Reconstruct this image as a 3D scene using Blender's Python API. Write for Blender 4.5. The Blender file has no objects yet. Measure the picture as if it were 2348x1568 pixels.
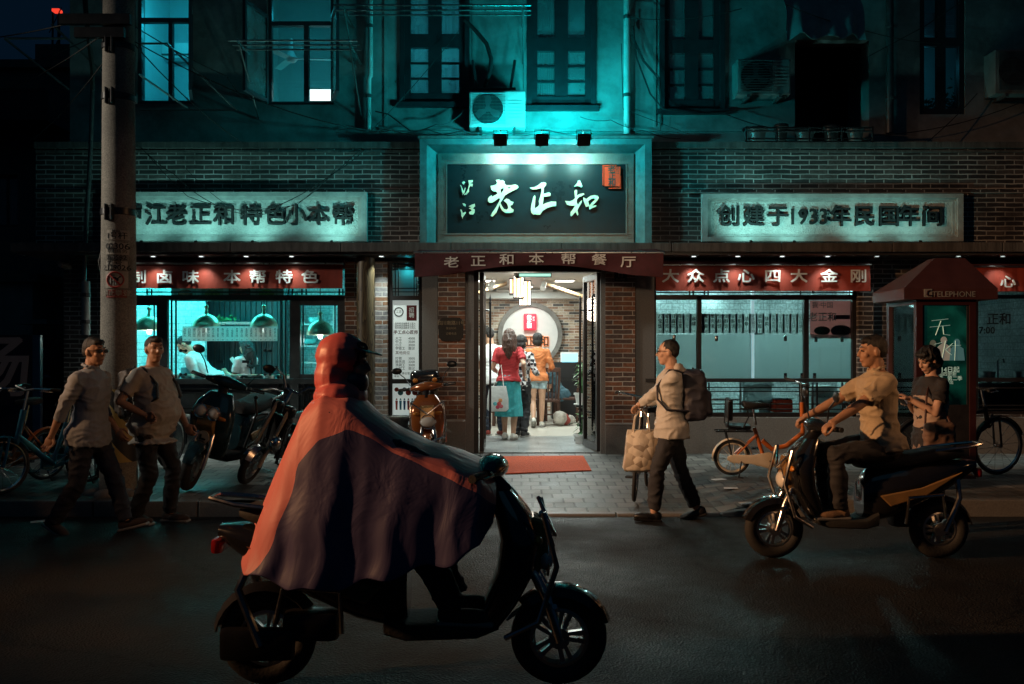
import bpy, bmesh, math, random
from mathutils import Vector, Matrix, noise
R = math.radians
rnd = random.Random(7)
SC = bpy.context.scene
COL = SC.collection

# ------------------------------------------------------------------ camera
CAMY, CAMZ, FPX = -12.0, 1.6, 2049.0
cd = bpy.data.cameras.new('camera'); cam = bpy.data.objects.new('camera', cd); COL.objects.link(cam)
cd.sensor_width = 36; cd.lens = 36 * FPX / 2347; cd.clip_end = 500; cd.clip_start = .1
cam.location = (0, CAMY, CAMZ); cam.rotation_euler = (R(90), 0, 0)
cd.shift_y = (800 - 784) / 2347.0
SC.camera = cam
# ------------------------------------------------------------------ world (night sky) and exposure
W = bpy.data.worlds.new('World'); SC.world = W; W.use_nodes = True
wn = W.node_tree.nodes; wl = W.node_tree.links
bgn = wn['Background']; bgn.inputs[0].default_value = (.06, .3, .7, 1); bgn.inputs[1].default_value = .016
SC.view_settings.view_transform = 'Standard'; SC.view_settings.look = 'None'
SC.view_settings.exposure = 0; SC.view_settings.gamma = 1
SC.cycles.use_denoising = True
SC.cycles.max_bounces = 7; SC.cycles.diffuse_bounces = 3; SC.cycles.glossy_bounces = 4
SC.cycles.transparent_max_bounces = 16; SC.cycles.transmission_bounces = 5
SC.cycles.sample_clamp_indirect = 3.0; SC.cycles.sample_clamp_direct = 0
SC.cycles.caustics_reflective = False; SC.cycles.caustics_refractive = False

def lamp(kind, name, loc, power, col, target=None, **k):
    d = bpy.data.lights.new(name, kind); d.energy = power; d.color = col
    for a, v in k.items(): setattr(d, a, v)
    o = bpy.data.objects.new(name, d); COL.objects.link(o); o.location = loc
    if target is not None:
        o.rotation_euler = (Vector(target) - Vector(loc)).to_track_quat('-Z', 'Y').to_euler()
    return o

# street lamps down the road on either side, sodium light, out of frame
SOD = (1.0, .50, .22)
lamp('SPOT', 'street_lamp_or_pole_fill', (-12.5, -9.0, 5.2), 9000, SOD, (2.4, -4.7, 1.5), spot_size=R(36), spot_blend=1.0, shadow_soft_size=.2)
lamp('SPOT', 'street_lamp_or_pole_fill', (8.5, -7.0, 3.4), 520, SOD, (-2.5, -4.3, 1.0), spot_size=R(32), spot_blend=1.0, shadow_soft_size=.2)
lamp('SPOT', 'street_lamp_or_pole_fill', (-12.5, -5.4, 5.5), 2600, (1.0, .88, .72), (-4.0, -2.97, 2.9), spot_size=R(32), spot_blend=1.0, shadow_soft_size=.2)  # unseen neutral spot added just to brighten the concrete pole
lamp('SPOT', 'front_fill_spot', (1.6, -12.6, 3.6), 620, (1.0, .66, .40), (.5, -.5, 1.75), spot_size=R(27), spot_blend=1.0, shadow_soft_size=.3)  # unseen warm spot added to brighten the awning letters and the doorway
lamp('AREA', 'sky_glow_light', (0, -14, 14), 22, (.2, .7, 1.0), (0, 0, 2), size=12)

# ------------------------------------------------------------------ helpers
def PX(u, Y=0.0): return (u - 1173.5) * (Y - CAMY) / FPX
def PZ(v, Y=0.0): return CAMZ - (v - 800) * (Y - CAMY) / FPX
def PT(u, v, Y=0.0): return Vector((PX(u, Y), Y, PZ(v, Y)))

def tag(o, label=None, cat=None, group=None, kind=None):
    if label: o['label'] = label
    if cat: o['category'] = cat
    if group: o['group'] = group
    if kind: o['kind'] = kind
    return o

def empty(name, loc=(0, 0, 0), label=None, cat=None, group=None, rz=0):
    o = bpy.data.objects.new(name, None); COL.objects.link(o)
    o.location = loc; o.rotation_euler = (0, 0, rz); o.empty_display_size = .1
    return tag(o, label, cat, group)

def copy_tree(o, parent=None):
    c = o.copy(); COL.objects.link(c)
    if parent is not None: c.parent = parent; c.matrix_parent_inverse = o.matrix_parent_inverse
    for ch in [x for x in COL.objects if x.parent == o]: copy_tree(ch, c)
    return c

def worldm(o):
    m = o.matrix_basis.copy()
    return m if o.parent is None else worldm(o.parent) @ o.matrix_parent_inverse @ m
def attach(o, parent, world=True):
    if parent is None: return o
    o.parent = parent
    if world: o.matrix_parent_inverse = worldm(parent).inverted()
    return o

class MB:
    """collects shapes and links them as one mesh object"""
    def __init__(s): s.b = bmesh.new()
    def quadbox(s, P):
        v = [s.b.verts.new(p) for p in P]
        for f in ((0,1,2,3),(7,6,5,4),(0,4,5,1),(1,5,6,2),(2,6,7,3),(3,7,4,0)): s.b.faces.new([v[i] for i in f])
        return s
    def box(s, x0, x1, y0, y1, z0, z1, M=None):
        if x0 > x1: x0, x1 = x1, x0
        if y0 > y1: y0, y1 = y1, y0
        if z0 > z1: z0, z1 = z1, z0
        P = [Vector(p) for p in ((x0,y1,z0),(x1,y1,z0),(x1,y0,z0),(x0,y0,z0),(x0,y1,z1),(x1,y1,z1),(x1,y0,z1),(x0,y0,z1))]
        if M is not None: P = [M @ p for p in P]
        return s.quadbox(P)
    def bbox(s, c, d, r=.01, M=None, seg=2):
        b2 = bmesh.new(); bmesh.ops.create_cube(b2, size=1)
        for v in b2.verts: v.co = Vector((v.co.x * d[0], v.co.y * d[1], v.co.z * d[2]))
        bmesh.ops.bevel(b2, geom=b2.edges[:], offset=min(r, min(d) * .45), segments=seg, profile=.6, affect='EDGES')
        T = Matrix.Translation(c)
        for v in b2.verts: v.co = (M @ T if M is not None else T) @ v.co
        return s.join(b2)
    def join(s, b2):
        m = bpy.data.meshes.new('t'); b2.to_mesh(m); b2.free(); s.b.from_mesh(m); bpy.data.meshes.remove(m); return s
    def mesh(s, m, M=None):
        b2 = bmesh.new(); b2.from_mesh(m)
        if M is not None: b2.transform(M)
        return s.join(b2)
    def rings(s, rings, closed=False, caps=True):
        V = [[s.b.verts.new(p) for p in r] for r in rings]
        n = len(V[0]); m = len(V)
        for i in range(m if closed else m - 1):
            A, B = V[i], V[(i + 1) % m]
            for j in range(n):
                k = (j + 1) % n
                try: s.b.faces.new((A[j], A[k], B[k], B[j]))
                except ValueError: pass
        if caps and not closed:
            try: s.b.faces.new(V[0][::-1]); s.b.faces.new(V[-1])
            except ValueError: pass
        return s
    def tube(s, pts, r, n=8, closed=False, flat=1.0, up=None):
        pts = [Vector(p) for p in pts]
        m = len(pts); rs = r if isinstance(r, (list, tuple)) else [r] * m
        rings = []; U = None
        for i, p in enumerate(pts):
            a = pts[i - 1] if (i > 0 or closed) else p
            c = pts[(i + 1) % m] if (i < m - 1 or closed) else p
            t = (c - a)
            t = t.normalized() if t.length > 1e-9 else Vector((0, 0, 1))
            if U is None:
                U = Vector(up) if up is not None else (Vector((0, 0, 1)) if abs(t.z) < .9 else Vector((1, 0, 0)))
            U = (U - t * U.dot(t))
            if U.length < 1e-6: U = t.orthogonal()
            U.normalize(); Vv = t.cross(U)
            rings.append([p + (U * math.cos(2 * math.pi * j / n) * flat + Vv * math.sin(2 * math.pi * j / n)) * rs[i] for j in range(n)])
        return s.rings(rings, closed)
    def cyl(s, p, q, r, n=16, r2=None):
        return s.tube([p, q], [r, r if r2 is None else r2], n)
    def lathe(s, prof, c=(0, 0, 0), n=20, M=None, caps=True):
        c = Vector(c); rr = []
        for (r, z) in prof:
            ring = [Vector((r * math.cos(2 * math.pi * j / n), r * math.sin(2 * math.pi * j / n), z)) for j in range(n)]
            rr.append([(M @ p if M is not None else p) + c for p in ring])
        return s.rings(rr, False, caps)
    def torus(s, c, Rr, r, axis='Y', n=28, k=8, M=None):
        pts = []
        for i in range(n):
            a = 2 * math.pi * i / n
            p = {'Y': Vector((math.cos(a), 0, math.sin(a))), 'Z': Vector((math.cos(a), math.sin(a), 0)), 'X': Vector((0, math.cos(a), math.sin(a)))}[axis] * Rr + Vector(c)
            pts.append(M @ p if M is not None else p)
        return s.tube(pts, r, k, True)
    def ball(s, c, r, n=12, M=None):
        b2 = bmesh.new(); bmesh.ops.create_uvsphere(b2, u_segments=n, v_segments=max(6, n * 2 // 3), radius=1)
        rr = r if isinstance(r, (list, tuple)) else (r, r, r)
        for v in b2.verts:
            v.co = Vector((v.co.x * rr[0], v.co.y * rr[1], v.co.z * rr[2]))
            if M is not None: v.co = M @ v.co
            v.co += Vector(c)
        return s.join(b2)
    def prism(s, poly, y0, y1, M=None):
        """polygon in XZ extruded along Y"""
        A = [Vector((x, y0, z)) for x, z in poly]; B = [Vector((x, y1, z)) for x, z in poly]
        if M is not None: A = [M @ p for p in A]; B = [M @ p for p in B]
        a = [s.b.verts.new(p) for p in A]; b = [s.b.verts.new(p) for p in B]; n = len(a)
        s.b.faces.new(a); s.b.faces.new(b[::-1])
        for i in range(n):
            k = (i + 1) % n; s.b.faces.new((a[k], a[i], b[i], b[k]))
        return s
    def quad(s, *P):
        s.b.faces.new([s.b.verts.new(p) for p in P]); return s
    def wall(s, x0, x1, z0, z1, y0, y1, holes=()):
        xs = sorted({x0, x1, *[h[0] for h in holes], *[h[1] for h in holes]}); zs = sorted({z0, z1, *[h[2] for h in holes], *[h[3] for h in holes]})
        xs = [x for x in xs if x0 <= x <= x1]; zs = [z for z in zs if z0 <= z <= z1]
        def solid(i, j):
            if i < 0 or j < 0 or i >= len(xs) - 1 or j >= len(zs) - 1: return False
            cx, cz = (xs[i] + xs[i+1]) / 2, (zs[j] + zs[j+1]) / 2
            return not any(h[0] < cx < h[1] and h[2] < cz < h[3] for h in holes)
        for i in range(len(xs) - 1):
            for j in range(len(zs) - 1):
                if not solid(i, j): continue
                a, b, c, d = xs[i], xs[i+1], zs[j], zs[j+1]
                s.quad((a,y0,c),(b,y0,c),(b,y0,d),(a,y0,d)); s.quad((a,y1,d),(b,y1,d),(b,y1,c),(a,y1,c))
                if not solid(i-1, j): s.quad((a,y0,d),(a,y1,d),(a,y1,c),(a,y0,c))
                if not solid(i+1, j): s.quad((b,y0,c),(b,y1,c),(b,y1,d),(b,y0,d))
                if not solid(i, j-1): s.quad((a,y0,c),(a,y1,c),(b,y1,c),(b,y0,c))
                if not solid(i, j+1): s.quad((a,y0,d),(b,y0,d),(b,y1,d),(a,y1,d))
        bmesh.ops.remove_doubles(s.b, verts=s.b.verts[:], dist=1e-5)
        return s
    def build(s, name, mat, parent=None, smooth=False, world=True, bevel=0, mats=None):
        bmesh.ops.recalc_face_normals(s.b, faces=s.b.faces[:])
        m = bpy.data.meshes.new(name); s.b.to_mesh(m); s.b.free()
        for q in ([mat] if mats is None else mats): m.materials.append(q)
        if smooth:
            for p in m.polygons: p.use_smooth = True
            try: m.set_sharp_from_angle(angle=R(smooth if smooth is not True else 40))
            except Exception: pass
        o = bpy.data.objects.new(name, m); COL.objects.link(o)
        if bevel:
            bv = o.modifiers.new('bevel', 'BEVEL'); bv.width = bevel; bv.segments = 2; bv.limit_method = 'ANGLE'
        return attach(o, parent, world)

def holed(outer, holes, y, depth):
    """curve-filled outline with holes, facing -Y, front at y - depth"""
    c = bpy.data.curves.new('t', 'CURVE'); c.dimensions = '2D'; c.fill_mode = 'BOTH'; c.extrude = depth / 2
    for pl in [outer] + list(holes):
        sp = c.splines.new('POLY'); sp.points.add(len(pl) - 1); sp.use_cyclic_u = True
        for q, (a, b) in zip(sp.points, pl): q.co = (a, b, 0, 1)
    o = bpy.data.objects.new('t', c); COL.objects.link(o)
    dg = bpy.context.evaluated_depsgraph_get(); dg.update()
    m = bpy.data.meshes.new_from_object(o.evaluated_get(dg))
    bpy.data.objects.remove(o); bpy.data.curves.remove(c)
    m.transform(Matrix.Translation((0, y - depth / 2, 0)) @ Matrix.Rotation(R(90), 4, 'X'))
    return m

def text_mesh(body, h, bold=0.0, extrude=.004, wx=1.0, spacing=1.0, line=1.0, align='CENTER'):
    c = bpy.data.curves.new('t', 'FONT'); c.body = body; c.size = h; c.extrude = extrude
    c.space_character = spacing; c.space_line = line; c.align_x = align; c.align_y = 'CENTER'; c.resolution_u = 2
    o = bpy.data.objects.new('t', c); COL.objects.link(o)
    dg = bpy.context.evaluated_depsgraph_get(); dg.update()
    m = bpy.data.meshes.new_from_object(o.evaluated_get(dg))
    bpy.data.objects.remove(o); bpy.data.curves.remove(c)
    m.transform(Matrix.Diagonal((wx, 1, 1, 1)))
    if bold > 0 and h > .05:                 # heavier strokes: shifted copies, each a hair in front of the last
        q = bmesh.new(); d = bold * h
        for k, (ax, ay) in enumerate(((0, 0), (-d, -d), (d, -d), (d, d), (-d, d))):
            t = bmesh.new(); t.from_mesh(m); t.transform(Matrix.Translation((ax, ay, k * .0003))); tm = bpy.data.meshes.new('t'); t.to_mesh(tm); t.free(); q.from_mesh(tm); bpy.data.meshes.remove(tm)
        q.to_mesh(m); q.free()
    return m

def text(name, body, loc, h, mat, parent=None, bold=.012, extrude=.003, wx=1.0, spacing=1.0, line=1.0, align='CENTER', M=None, fn=None, world=True):
    """flat lettering facing -Y; fn bends the vertices"""
    m = text_mesh(body, h, bold, extrude, wx, spacing, line, align)
    T = Matrix.Translation(loc) @ (M if M is not None else Matrix.Identity(4)) @ Matrix.Rotation(R(90), 4, 'X')
    m.transform(T)
    if fn is not None:
        for v in m.vertices: v.co = fn(v.co)
    m.materials.clear(); m.materials.append(mat)
    o = bpy.data.objects.new(name, m); COL.objects.link(o)
    return attach(o, parent, world)

# ------------------------------------------------------------------ materials
def nt(name):
    m = bpy.data.materials.new(name); m.use_nodes = True
    n = m.node_tree.nodes; return m, n, m.node_tree.links, n['Principled BSDF']
def mat(name, col, rough=.6, metal=0, var=.25, scale=6, bump=.0, bscale=40, spec=.5, coat=0, emit=None, es=0, stretch=(1,1,1)):
    m, n, l, p = nt(name)
    p.inputs['Roughness'].default_value = rough; p.inputs['Metallic'].default_value = metal
    p.inputs['Specular IOR Level'].default_value = spec; p.inputs['Coat Weight'].default_value = coat
    p.inputs['Base Color'].default_value = (*col, 1)
    if emit: p.inputs['Emission Color'].default_value = (*emit, 1); p.inputs['Emission Strength'].default_value = es
    if var or bump:
        tc = n.new('ShaderNodeTexCoord'); mp = n.new('ShaderNodeMapping'); l.new(tc.outputs['Object'], mp.inputs[0]); mp.inputs['Scale'].default_value = stretch
        if var:
            nz = n.new('ShaderNodeTexNoise'); nz.inputs['Scale'].default_value = scale; nz.inputs['Detail'].default_value = 6; nz.inputs['Roughness'].default_value = .65
            l.new(mp.outputs[0], nz.inputs['Vector'])
            cr = n.new('ShaderNodeValToRGB'); l.new(nz.outputs['Fac'], cr.inputs[0])
            cr.color_ramp.elements[0].position = .28; cr.color_ramp.elements[1].position = .72
            cr.color_ramp.elements[0].color = (*[c * (1 - var) for c in col], 1); cr.color_ramp.elements[1].color = (*[min(1, c * (1 + var * .8)) for c in col], 1)
            l.new(cr.outputs[0], p.inputs['Base Color'])
            mr = n.new('ShaderNodeMapRange'); mr.inputs['To Min'].default_value = max(.02, rough - .12); mr.inputs['To Max'].default_value = min(1, rough + .12)
            l.new(nz.outputs['Fac'], mr.inputs[0]); l.new(mr.outputs[0], p.inputs['Roughness'])
        if bump:
            nb = n.new('ShaderNodeTexNoise'); nb.inputs['Scale'].default_value = bscale; nb.inputs['Detail'].default_value = 5
            l.new(mp.outputs[0], nb.inputs['Vector'])
            bp = n.new('ShaderNodeBump'); bp.inputs['Strength'].default_value = bump; bp.inputs['Distance'].default_value = .02
            l.new(nb.outputs['Fac'], bp.inputs['Height']); l.new(bp.outputs[0], p.inputs['Normal'])
    return m

def brickmat(name, c1, c2, mortar, bw=.25, rh=.0632, ms=.010, rough=.6, bias=0, off=(0, 0), bump=.6, rare=None, offset=.5):
    m, n, l, p = nt(name)
    tc = n.new('ShaderNodeTexCoord'); sx = n.new('ShaderNodeSeparateXYZ'); l.new(tc.outputs['Object'], sx.inputs[0])
    ad = n.new('ShaderNodeMath'); l.new(sx.outputs[0], ad.inputs[0]); l.new(sx.outputs[1], ad.inputs[1])
    cb = n.new('ShaderNodeCombineXYZ'); l.new(ad.outputs[0], cb.inputs[0]); l.new(sx.outputs[2], cb.inputs[1])
    mp = n.new('ShaderNodeMapping'); l.new(cb.outputs[0], mp.inputs[0]); mp.inputs['Location'].default_value = (20 + off[0], 20 + off[1], 0)
    dn = n.new('ShaderNodeTexNoise'); dn.inputs['Scale'].default_value = 5; dn.inputs['Detail'].default_value = 3; l.new(mp.outputs[0], dn.inputs['Vector'])
    dv = n.new('ShaderNodeVectorMath'); dv.operation = 'MULTIPLY_ADD'; l.new(dn.outputs['Color'], dv.inputs[0]); dv.inputs[1].default_value = (.016, .016, 0); l.new(mp.outputs[0], dv.inputs[2])
    br = n.new('ShaderNodeTexBrick'); l.new(dv.outputs[0], br.inputs['Vector'])
    br.offset = offset; br.inputs['Scale'].default_value = 1; br.inputs['Brick Width'].default_value = bw; br.inputs['Row Height'].default_value = rh
    br.inputs['Mortar Size'].default_value = ms; br.inputs['Mortar Smooth'].default_value = .15; br.inputs['Bias'].default_value = bias
    br.inputs['Color1'].default_value = (0, 0, 0, 1); br.inputs['Color2'].default_value = (1, 1, 1, 1); br.inputs['Mortar'].default_value = (.5, .5, .5, 1)
    cr = n.new('ShaderNodeValToRGB'); l.new(br.outputs['Color'], cr.inputs[0])
    e = cr.color_ramp.elements; e[0].color = (*c1, 1); e[1].color = (*c2, 1)
    if rare:
        cr.color_ramp.interpolation = 'CONSTANT'; e[1].position = .42
        for pos, c in rare:
            q = e.new(pos); q.color = (*c, 1)
    nz = n.new('ShaderNodeTexNoise'); nz.inputs['Scale'].default_value = 26; nz.inputs['Detail'].default_value = 6; l.new(mp.outputs[0], nz.inputs['Vector'])
    nz2 = n.new('ShaderNodeTexNoise'); nz2.inputs['Scale'].default_value = 2.2; nz2.inputs['Detail'].default_value = 5; l.new(mp.outputs[0], nz2.inputs['Vector'])
    def mul(a, fac, lo, hi):
        mr = n.new('ShaderNodeMapRange'); l.new(fac, mr.inputs[0]); mr.inputs['From Min'].default_value = .3; mr.inputs['From Max'].default_value = .7; mr.inputs['To Min'].default_value = lo; mr.inputs['To Max'].default_value = hi
        mx = n.new('ShaderNodeMix'); mx.data_type = 'RGBA'; mx.blend_type = 'MULTIPLY'; mx.inputs['Factor'].default_value = 1
        l.new(a, mx.inputs['A']); l.new(mr.outputs[0], mx.inputs['B']); return mx.outputs['Result']
    bc = mul(mul(cr.outputs[0], nz.outputs['Fac'], .65, 1.3), nz2.outputs['Fac'], .6, 1.3)
    mc = n.new('ShaderNodeRGB'); mc.outputs[0].default_value = (*mortar, 1)
    mo = mul(mc.outputs[0], nz2.outputs['Fac'], .35, 1.3)
    mx = n.new('ShaderNodeMix'); mx.data_type = 'RGBA'; l.new(br.outputs['Fac'], mx.inputs['Factor']); l.new(bc, mx.inputs['A']); l.new(mo, mx.inputs['B'])
    l.new(mx.outputs['Result'], p.inputs['Base Color']); p.inputs['Roughness'].default_value = rough
    bp = n.new('ShaderNodeBump'); bp.inputs['Strength'].default_value = bump; bp.inputs['Distance'].default_value = .008; bp.invert = True
    ah = n.new('ShaderNodeMath'); ah.operation = 'MULTIPLY_ADD'; l.new(nz.outputs['Fac'], ah.inputs[0]); ah.inputs[1].default_value = .3; l.new(br.outputs['Fac'], ah.inputs[2])
    l.new(ah.outputs[0], bp.inputs['Height']); l.new(bp.outputs[0], p.inputs['Normal'])
    return m

def glassmat(name, tint=(1, 1, 1), refl=.06, rough=.02, dirt=0.0, dirtcol=(.5, .5, .5)):
    m, n, l, p = nt(name); n.remove(p); out = n['Material Output']
    tr = n.new('ShaderNodeBsdfTransparent'); tr.inputs[0].default_value = (*tint, 1)
    gl = n.new('ShaderNodeBsdfGlossy'); gl.inputs['Roughness'].default_value = rough
    fr = n.new('ShaderNodeFresnel'); fr.inputs['IOR'].default_value = 1.5
    mx = n.new('ShaderNodeMixShader'); l.new(fr.outputs[0], mx.inputs[0]); l.new(tr.outputs[0], mx.inputs[1]); l.new(gl.outputs[0], mx.inputs[2])
    if dirt:
        df = n.new('ShaderNodeBsdfDiffuse'); df.inputs[0].default_value = (*dirtcol, 1)
        tl = n.new('ShaderNodeBsdfTranslucent'); tl.inputs[0].default_value = (*dirtcol, 1)
        a = n.new('ShaderNodeAddShader'); l.new(df.outputs[0], a.inputs[0]); l.new(tl.outputs[0], a.inputs[1])
        tc = n.new('ShaderNodeTexCoord'); nz = n.new('ShaderNodeTexNoise'); nz.inputs['Scale'].default_value = 3; nz.inputs['Detail'].default_value = 6; l.new(tc.outputs['Object'], nz.inputs['Vector'])
        mr = n.new('ShaderNodeMapRange'); mr.inputs['From Min'].default_value = .3; mr.inputs['From Max'].default_value = .75; mr.inputs['To Min'].default_value = dirt * .6; mr.inputs['To Max'].default_value = min(1, dirt * 1.3); l.new(nz.outputs['Fac'], mr.inputs[0])
        m2 = n.new('ShaderNodeMixShader'); l.new(mr.outputs[0], m2.inputs[0]); l.new(mx.outputs[0], m2.inputs[1]); l.new(a.outputs[0], m2.inputs[2]); mx = m2
    l.new(mx.outputs[0], out.inputs[0]); return m

def emat(name, col, s):
    m, n, l, p = nt(name)
    p.inputs['Base Color'].default_value = (*[min(1, c) for c in col], 1); p.inputs['Emission Color'].default_value = (*col, 1); p.inputs['Emission Strength'].default_value = s
    return m

M = {}
M['brick_dark'] = brickmat('dark_brick', (.042, .036, .034), (.085, .07, .064), (.36, .35, .33), ms=.0075, rare=[(.85, (.035, .03, .03))])
M['brick_red'] = brickmat('red_brick', (.10, .062, .05), (.20, .085, .045), (.5, .45, .38), ms=.006, bw=.26, rare=[(.72, (.25, .10, .05))])
M['brick_mix'] = brickmat('mixed_brick', (.34, .20, .13), (.52, .42, .32), (.75, .72, .66), bw=.24, rh=.06, ms=.006, rare=[(.62, (.11, .10, .095)), (.8, (.42, .27, .18)), (.92, (.6, .5, .4))], bump=.3)
M['brick_pale'] = brickmat('pale_brick', (.30, .29, .30), (.40, .30, .25), (.72, .7, .66), ms=.007, rare=[(.8, (.32, .17, .10))])
M['tile'] = brickmat('white_tile', (.72, .76, .76), (.78, .8, .8), (.42, .45, .45), bw=.2, rh=.1, ms=.004, rough=.2, bump=.3)
M['plaster'] = mat('old_plaster', (.22, .22, .21), .85, var=.6, scale=1.6, bump=.35, bscale=9)
M['concrete'] = mat('concrete', (.20, .19, .175), .85, var=.4, scale=5, bump=.25, bscale=45)
M['ledge'] = mat('stained_ledge', (.10, .095, .088), .8, var=.6, scale=7, bump=.3, bscale=30, stretch=(1.6, 1, .25))
M['granite'] = mat('grey_granite', (.17, .165, .155), .5, var=.3, scale=60, bump=.08, bscale=80)
M['stone'] = mat('grey_stone', (.46, .46, .43), .8, var=.22, scale=14, bump=.9, bscale=55)
M['stone_frame'] = mat('stone_frame', (.33, .33, .31), .65, var=.3, scale=8, bump=.25, bscale=40)
M['frame_dark'] = mat('dark_frame', (.022, .02, .02), .38, var=.3, scale=12)
M['frame_grey'] = mat('grey_metal_frame', (.10, .10, .098), .4, .4, var=.25, scale=9)
M['black'] = mat('black_paint', (.012, .012, .013), .35, var=.2)
M['rubber'] = mat('rubber', (.016, .016, .016), .8, var=.3, scale=30, bump=.2, bscale=60)
M['chrome'] = mat('chrome', (.62, .6, .57), .2, 1, var=.15, scale=15)
M['steel'] = mat('brushed_steel', (.55, .55, .54), .3, 1, var=.12, scale=20)
M['brass'] = mat('brushed_brass', (.66, .54, .38), .3, .65, var=.12, scale=30, stretch=(1, 1, 8))
M['white'] = mat('white_paint', (.72, .72, .70), .5, var=.08, scale=8)
M['paper'] = mat('white_paper', (.76, .76, .73), .6, var=.05, scale=10)
m_, n_, l_, p_ = nt('translucent_card'); M['card'] = m_
tl_ = n_.new('ShaderNodeBsdfTranslucent'); tl_.inputs[0].default_value = (.9, .92, .9, 1); p_.inputs['Base Color'].default_value = (.62, .62, .6, 1); mx_ = n_.new('ShaderNodeMixShader'); mx_.inputs[0].default_value = .75
l_.new(p_.outputs[0], mx_.inputs[1]); l_.new(tl_.outputs[0], mx_.inputs[2]); l_.new(mx_.outputs[0], n_['Material Output'].inputs[0])
M['ink'] = mat('black_ink', (.012, .012, .012), .6, var=0)
M['awning'] = mat('maroon_canvas', (.085, .020, .026), .75, var=.3, scale=10, bump=.12, bscale=120)
M['red_board'] = mat('red_fabric_board', (.36, .052, .030), .6, var=.28, scale=7, bump=.06, bscale=120, stretch=(1, 1, .5))
M['letter_white'] = mat('white_letters', (.8, .8, .76), .5, var=.04)
M['wood_dark'] = mat('dark_wood', (.07, .028, .018), .45, var=.4, scale=5, stretch=(6, 6, .6))
M['glass'] = glassmat('window_glass')
M['glass_dirty'] = glassmat('dusty_glass', (.85, .9, .9), dirt=.22, dirtcol=(.5, .55, .55))
M['cable'] = mat('black_cable', (.012, .012, .012), .6, var=0)
M['gold_letter'] = mat('pale_gold_letters', (.62, .60, .42), .45, var=.12, scale=12, bump=.1)
# ================================================================== ground
def zk(x):
    def sm(a, b, t): t = min(1, max(0, (t - a) / (b - a))); return t * t * (3 - 2 * t)
    return .02 + .12 * sm(-1.6, -2.6, x) + .13 * sm(1.9, 2.7, x) if x < 0 else .02 + .13 * sm(1.9, 2.7, x)
def zs(x, y):
    t = min(1, max(0, (y + 3.35) / 3.35)); return zk(x) + (.197 - zk(x)) * t

m, n, l, p = nt('asphalt'); M['asphalt'] = m
tc = n.new('ShaderNodeTexCoord'); p.inputs['Specular IOR Level'].default_value = .22
n1 = n.new('ShaderNodeTexNoise'); n1.inputs['Scale'].default_value = 90; n1.inputs['Detail'].default_value = 4; l.new(tc.outputs['Object'], n1.inputs['Vector'])
n2 = n.new('ShaderNodeTexNoise'); n2.inputs['Scale'].default_value = .9; n2.inputs['Detail'].default_value = 7; n2.inputs['Roughness'].default_value = .65; l.new(tc.outputs['Object'], n2.inputs['Vector'])
mx = n.new('ShaderNodeMath'); mx.operation = 'MULTIPLY'; l.new(n1.outputs['Fac'], mx.inputs[0]); l.new(n2.outputs['Fac'], mx.inputs[1])
cr = n.new('ShaderNodeValToRGB'); l.new(mx.outputs[0], cr.inputs[0]); cr.color_ramp.elements[0].position = .12; cr.color_ramp.elements[1].position = .42
cr.color_ramp.elements[0].color = (.007, .008, .009, 1); cr.color_ramp.elements[1].color = (.032, .034, .036, 1); vc = n.new('ShaderNodeTexVoronoi'); vc.feature = 'DISTANCE_TO_EDGE'; vc.inputs['Scale'].default_value = .42; nw = n.new('ShaderNodeVectorMath'); nw.operation = 'MULTIPLY_ADD'; l.new(n2.outputs['Color'], nw.inputs[0]); nw.inputs[1].default_value = (.9, .9, 0); l.new(tc.outputs['Object'], nw.inputs[2]); l.new(nw.outputs[0], vc.inputs['Vector'])
ck = n.new('ShaderNodeMapRange'); l.new(vc.outputs['Distance'], ck.inputs[0]); ck.inputs['From Max'].default_value = .006; ck.inputs['To Min'].default_value = .25
mk = n.new('ShaderNodeMix'); mk.data_type = 'RGBA'; mk.blend_type = 'MULTIPLY'; mk.inputs['Factor'].default_value = 1; l.new(cr.outputs[0], mk.inputs['A']); l.new(ck.outputs[0], mk.inputs['B']); l.new(mk.outputs['Result'], p.inputs['Base Color'])
mr = n.new('ShaderNodeMapRange'); l.new(n2.outputs['Fac'], mr.inputs[0]); mr.inputs['From Min'].default_value = .35; mr.inputs['From Max'].default_value = .65; mr.inputs['To Min'].default_value = .42; mr.inputs['To Max'].default_value = .78; l.new(mr.outputs[0], p.inputs['Roughness'])
vo = n.new('ShaderNodeTexVoronoi'); vo.inputs['Scale'].default_value = 75; l.new(tc.outputs['Object'], vo.inputs['Vector'])
bp = n.new('ShaderNodeBump'); bp.inputs['Strength'].default_value = .55; bp.inputs['Distance'].default_value = .012; l.new(vo.outputs['Distance'], bp.inputs['Height']); l.new(bp.outputs[0], p.inputs['Normal'])

m, n, l, p = nt('pavers'); M['pavers'] = m
tc = n.new('ShaderNodeTexCoord'); br = n.new('ShaderNodeTexBrick'); l.new(tc.outputs['Object'], br.inputs['Vector']); br.inputs['Scale'].default_value = 1
br.inputs['Brick Width'].default_value = .21; br.inputs['Row Height'].default_value = .21; br.inputs['Mortar Size'].default_value = .011; br.inputs['Mortar Smooth'].default_value = .3
br.inputs['Color1'].default_value = (0, 0, 0, 1); br.inputs['Color2'].default_value = (1, 1, 1, 1); br.inputs['Mortar'].default_value = (0, 0, 0, 1)
cr = n.new('ShaderNodeValToRGB'); l.new(br.outputs['Color'], cr.inputs[0]); cr.color_ramp.elements[0].color = (.085, .085, .08, 1); cr.color_ramp.elements[1].color = (.20, .195, .18, 1)
nz = n.new('ShaderNodeTexNoise'); nz.inputs['Scale'].default_value = 3; nz.inputs['Detail'].default_value = 8; l.new(tc.outputs['Object'], nz.inputs['Vector'])
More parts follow.
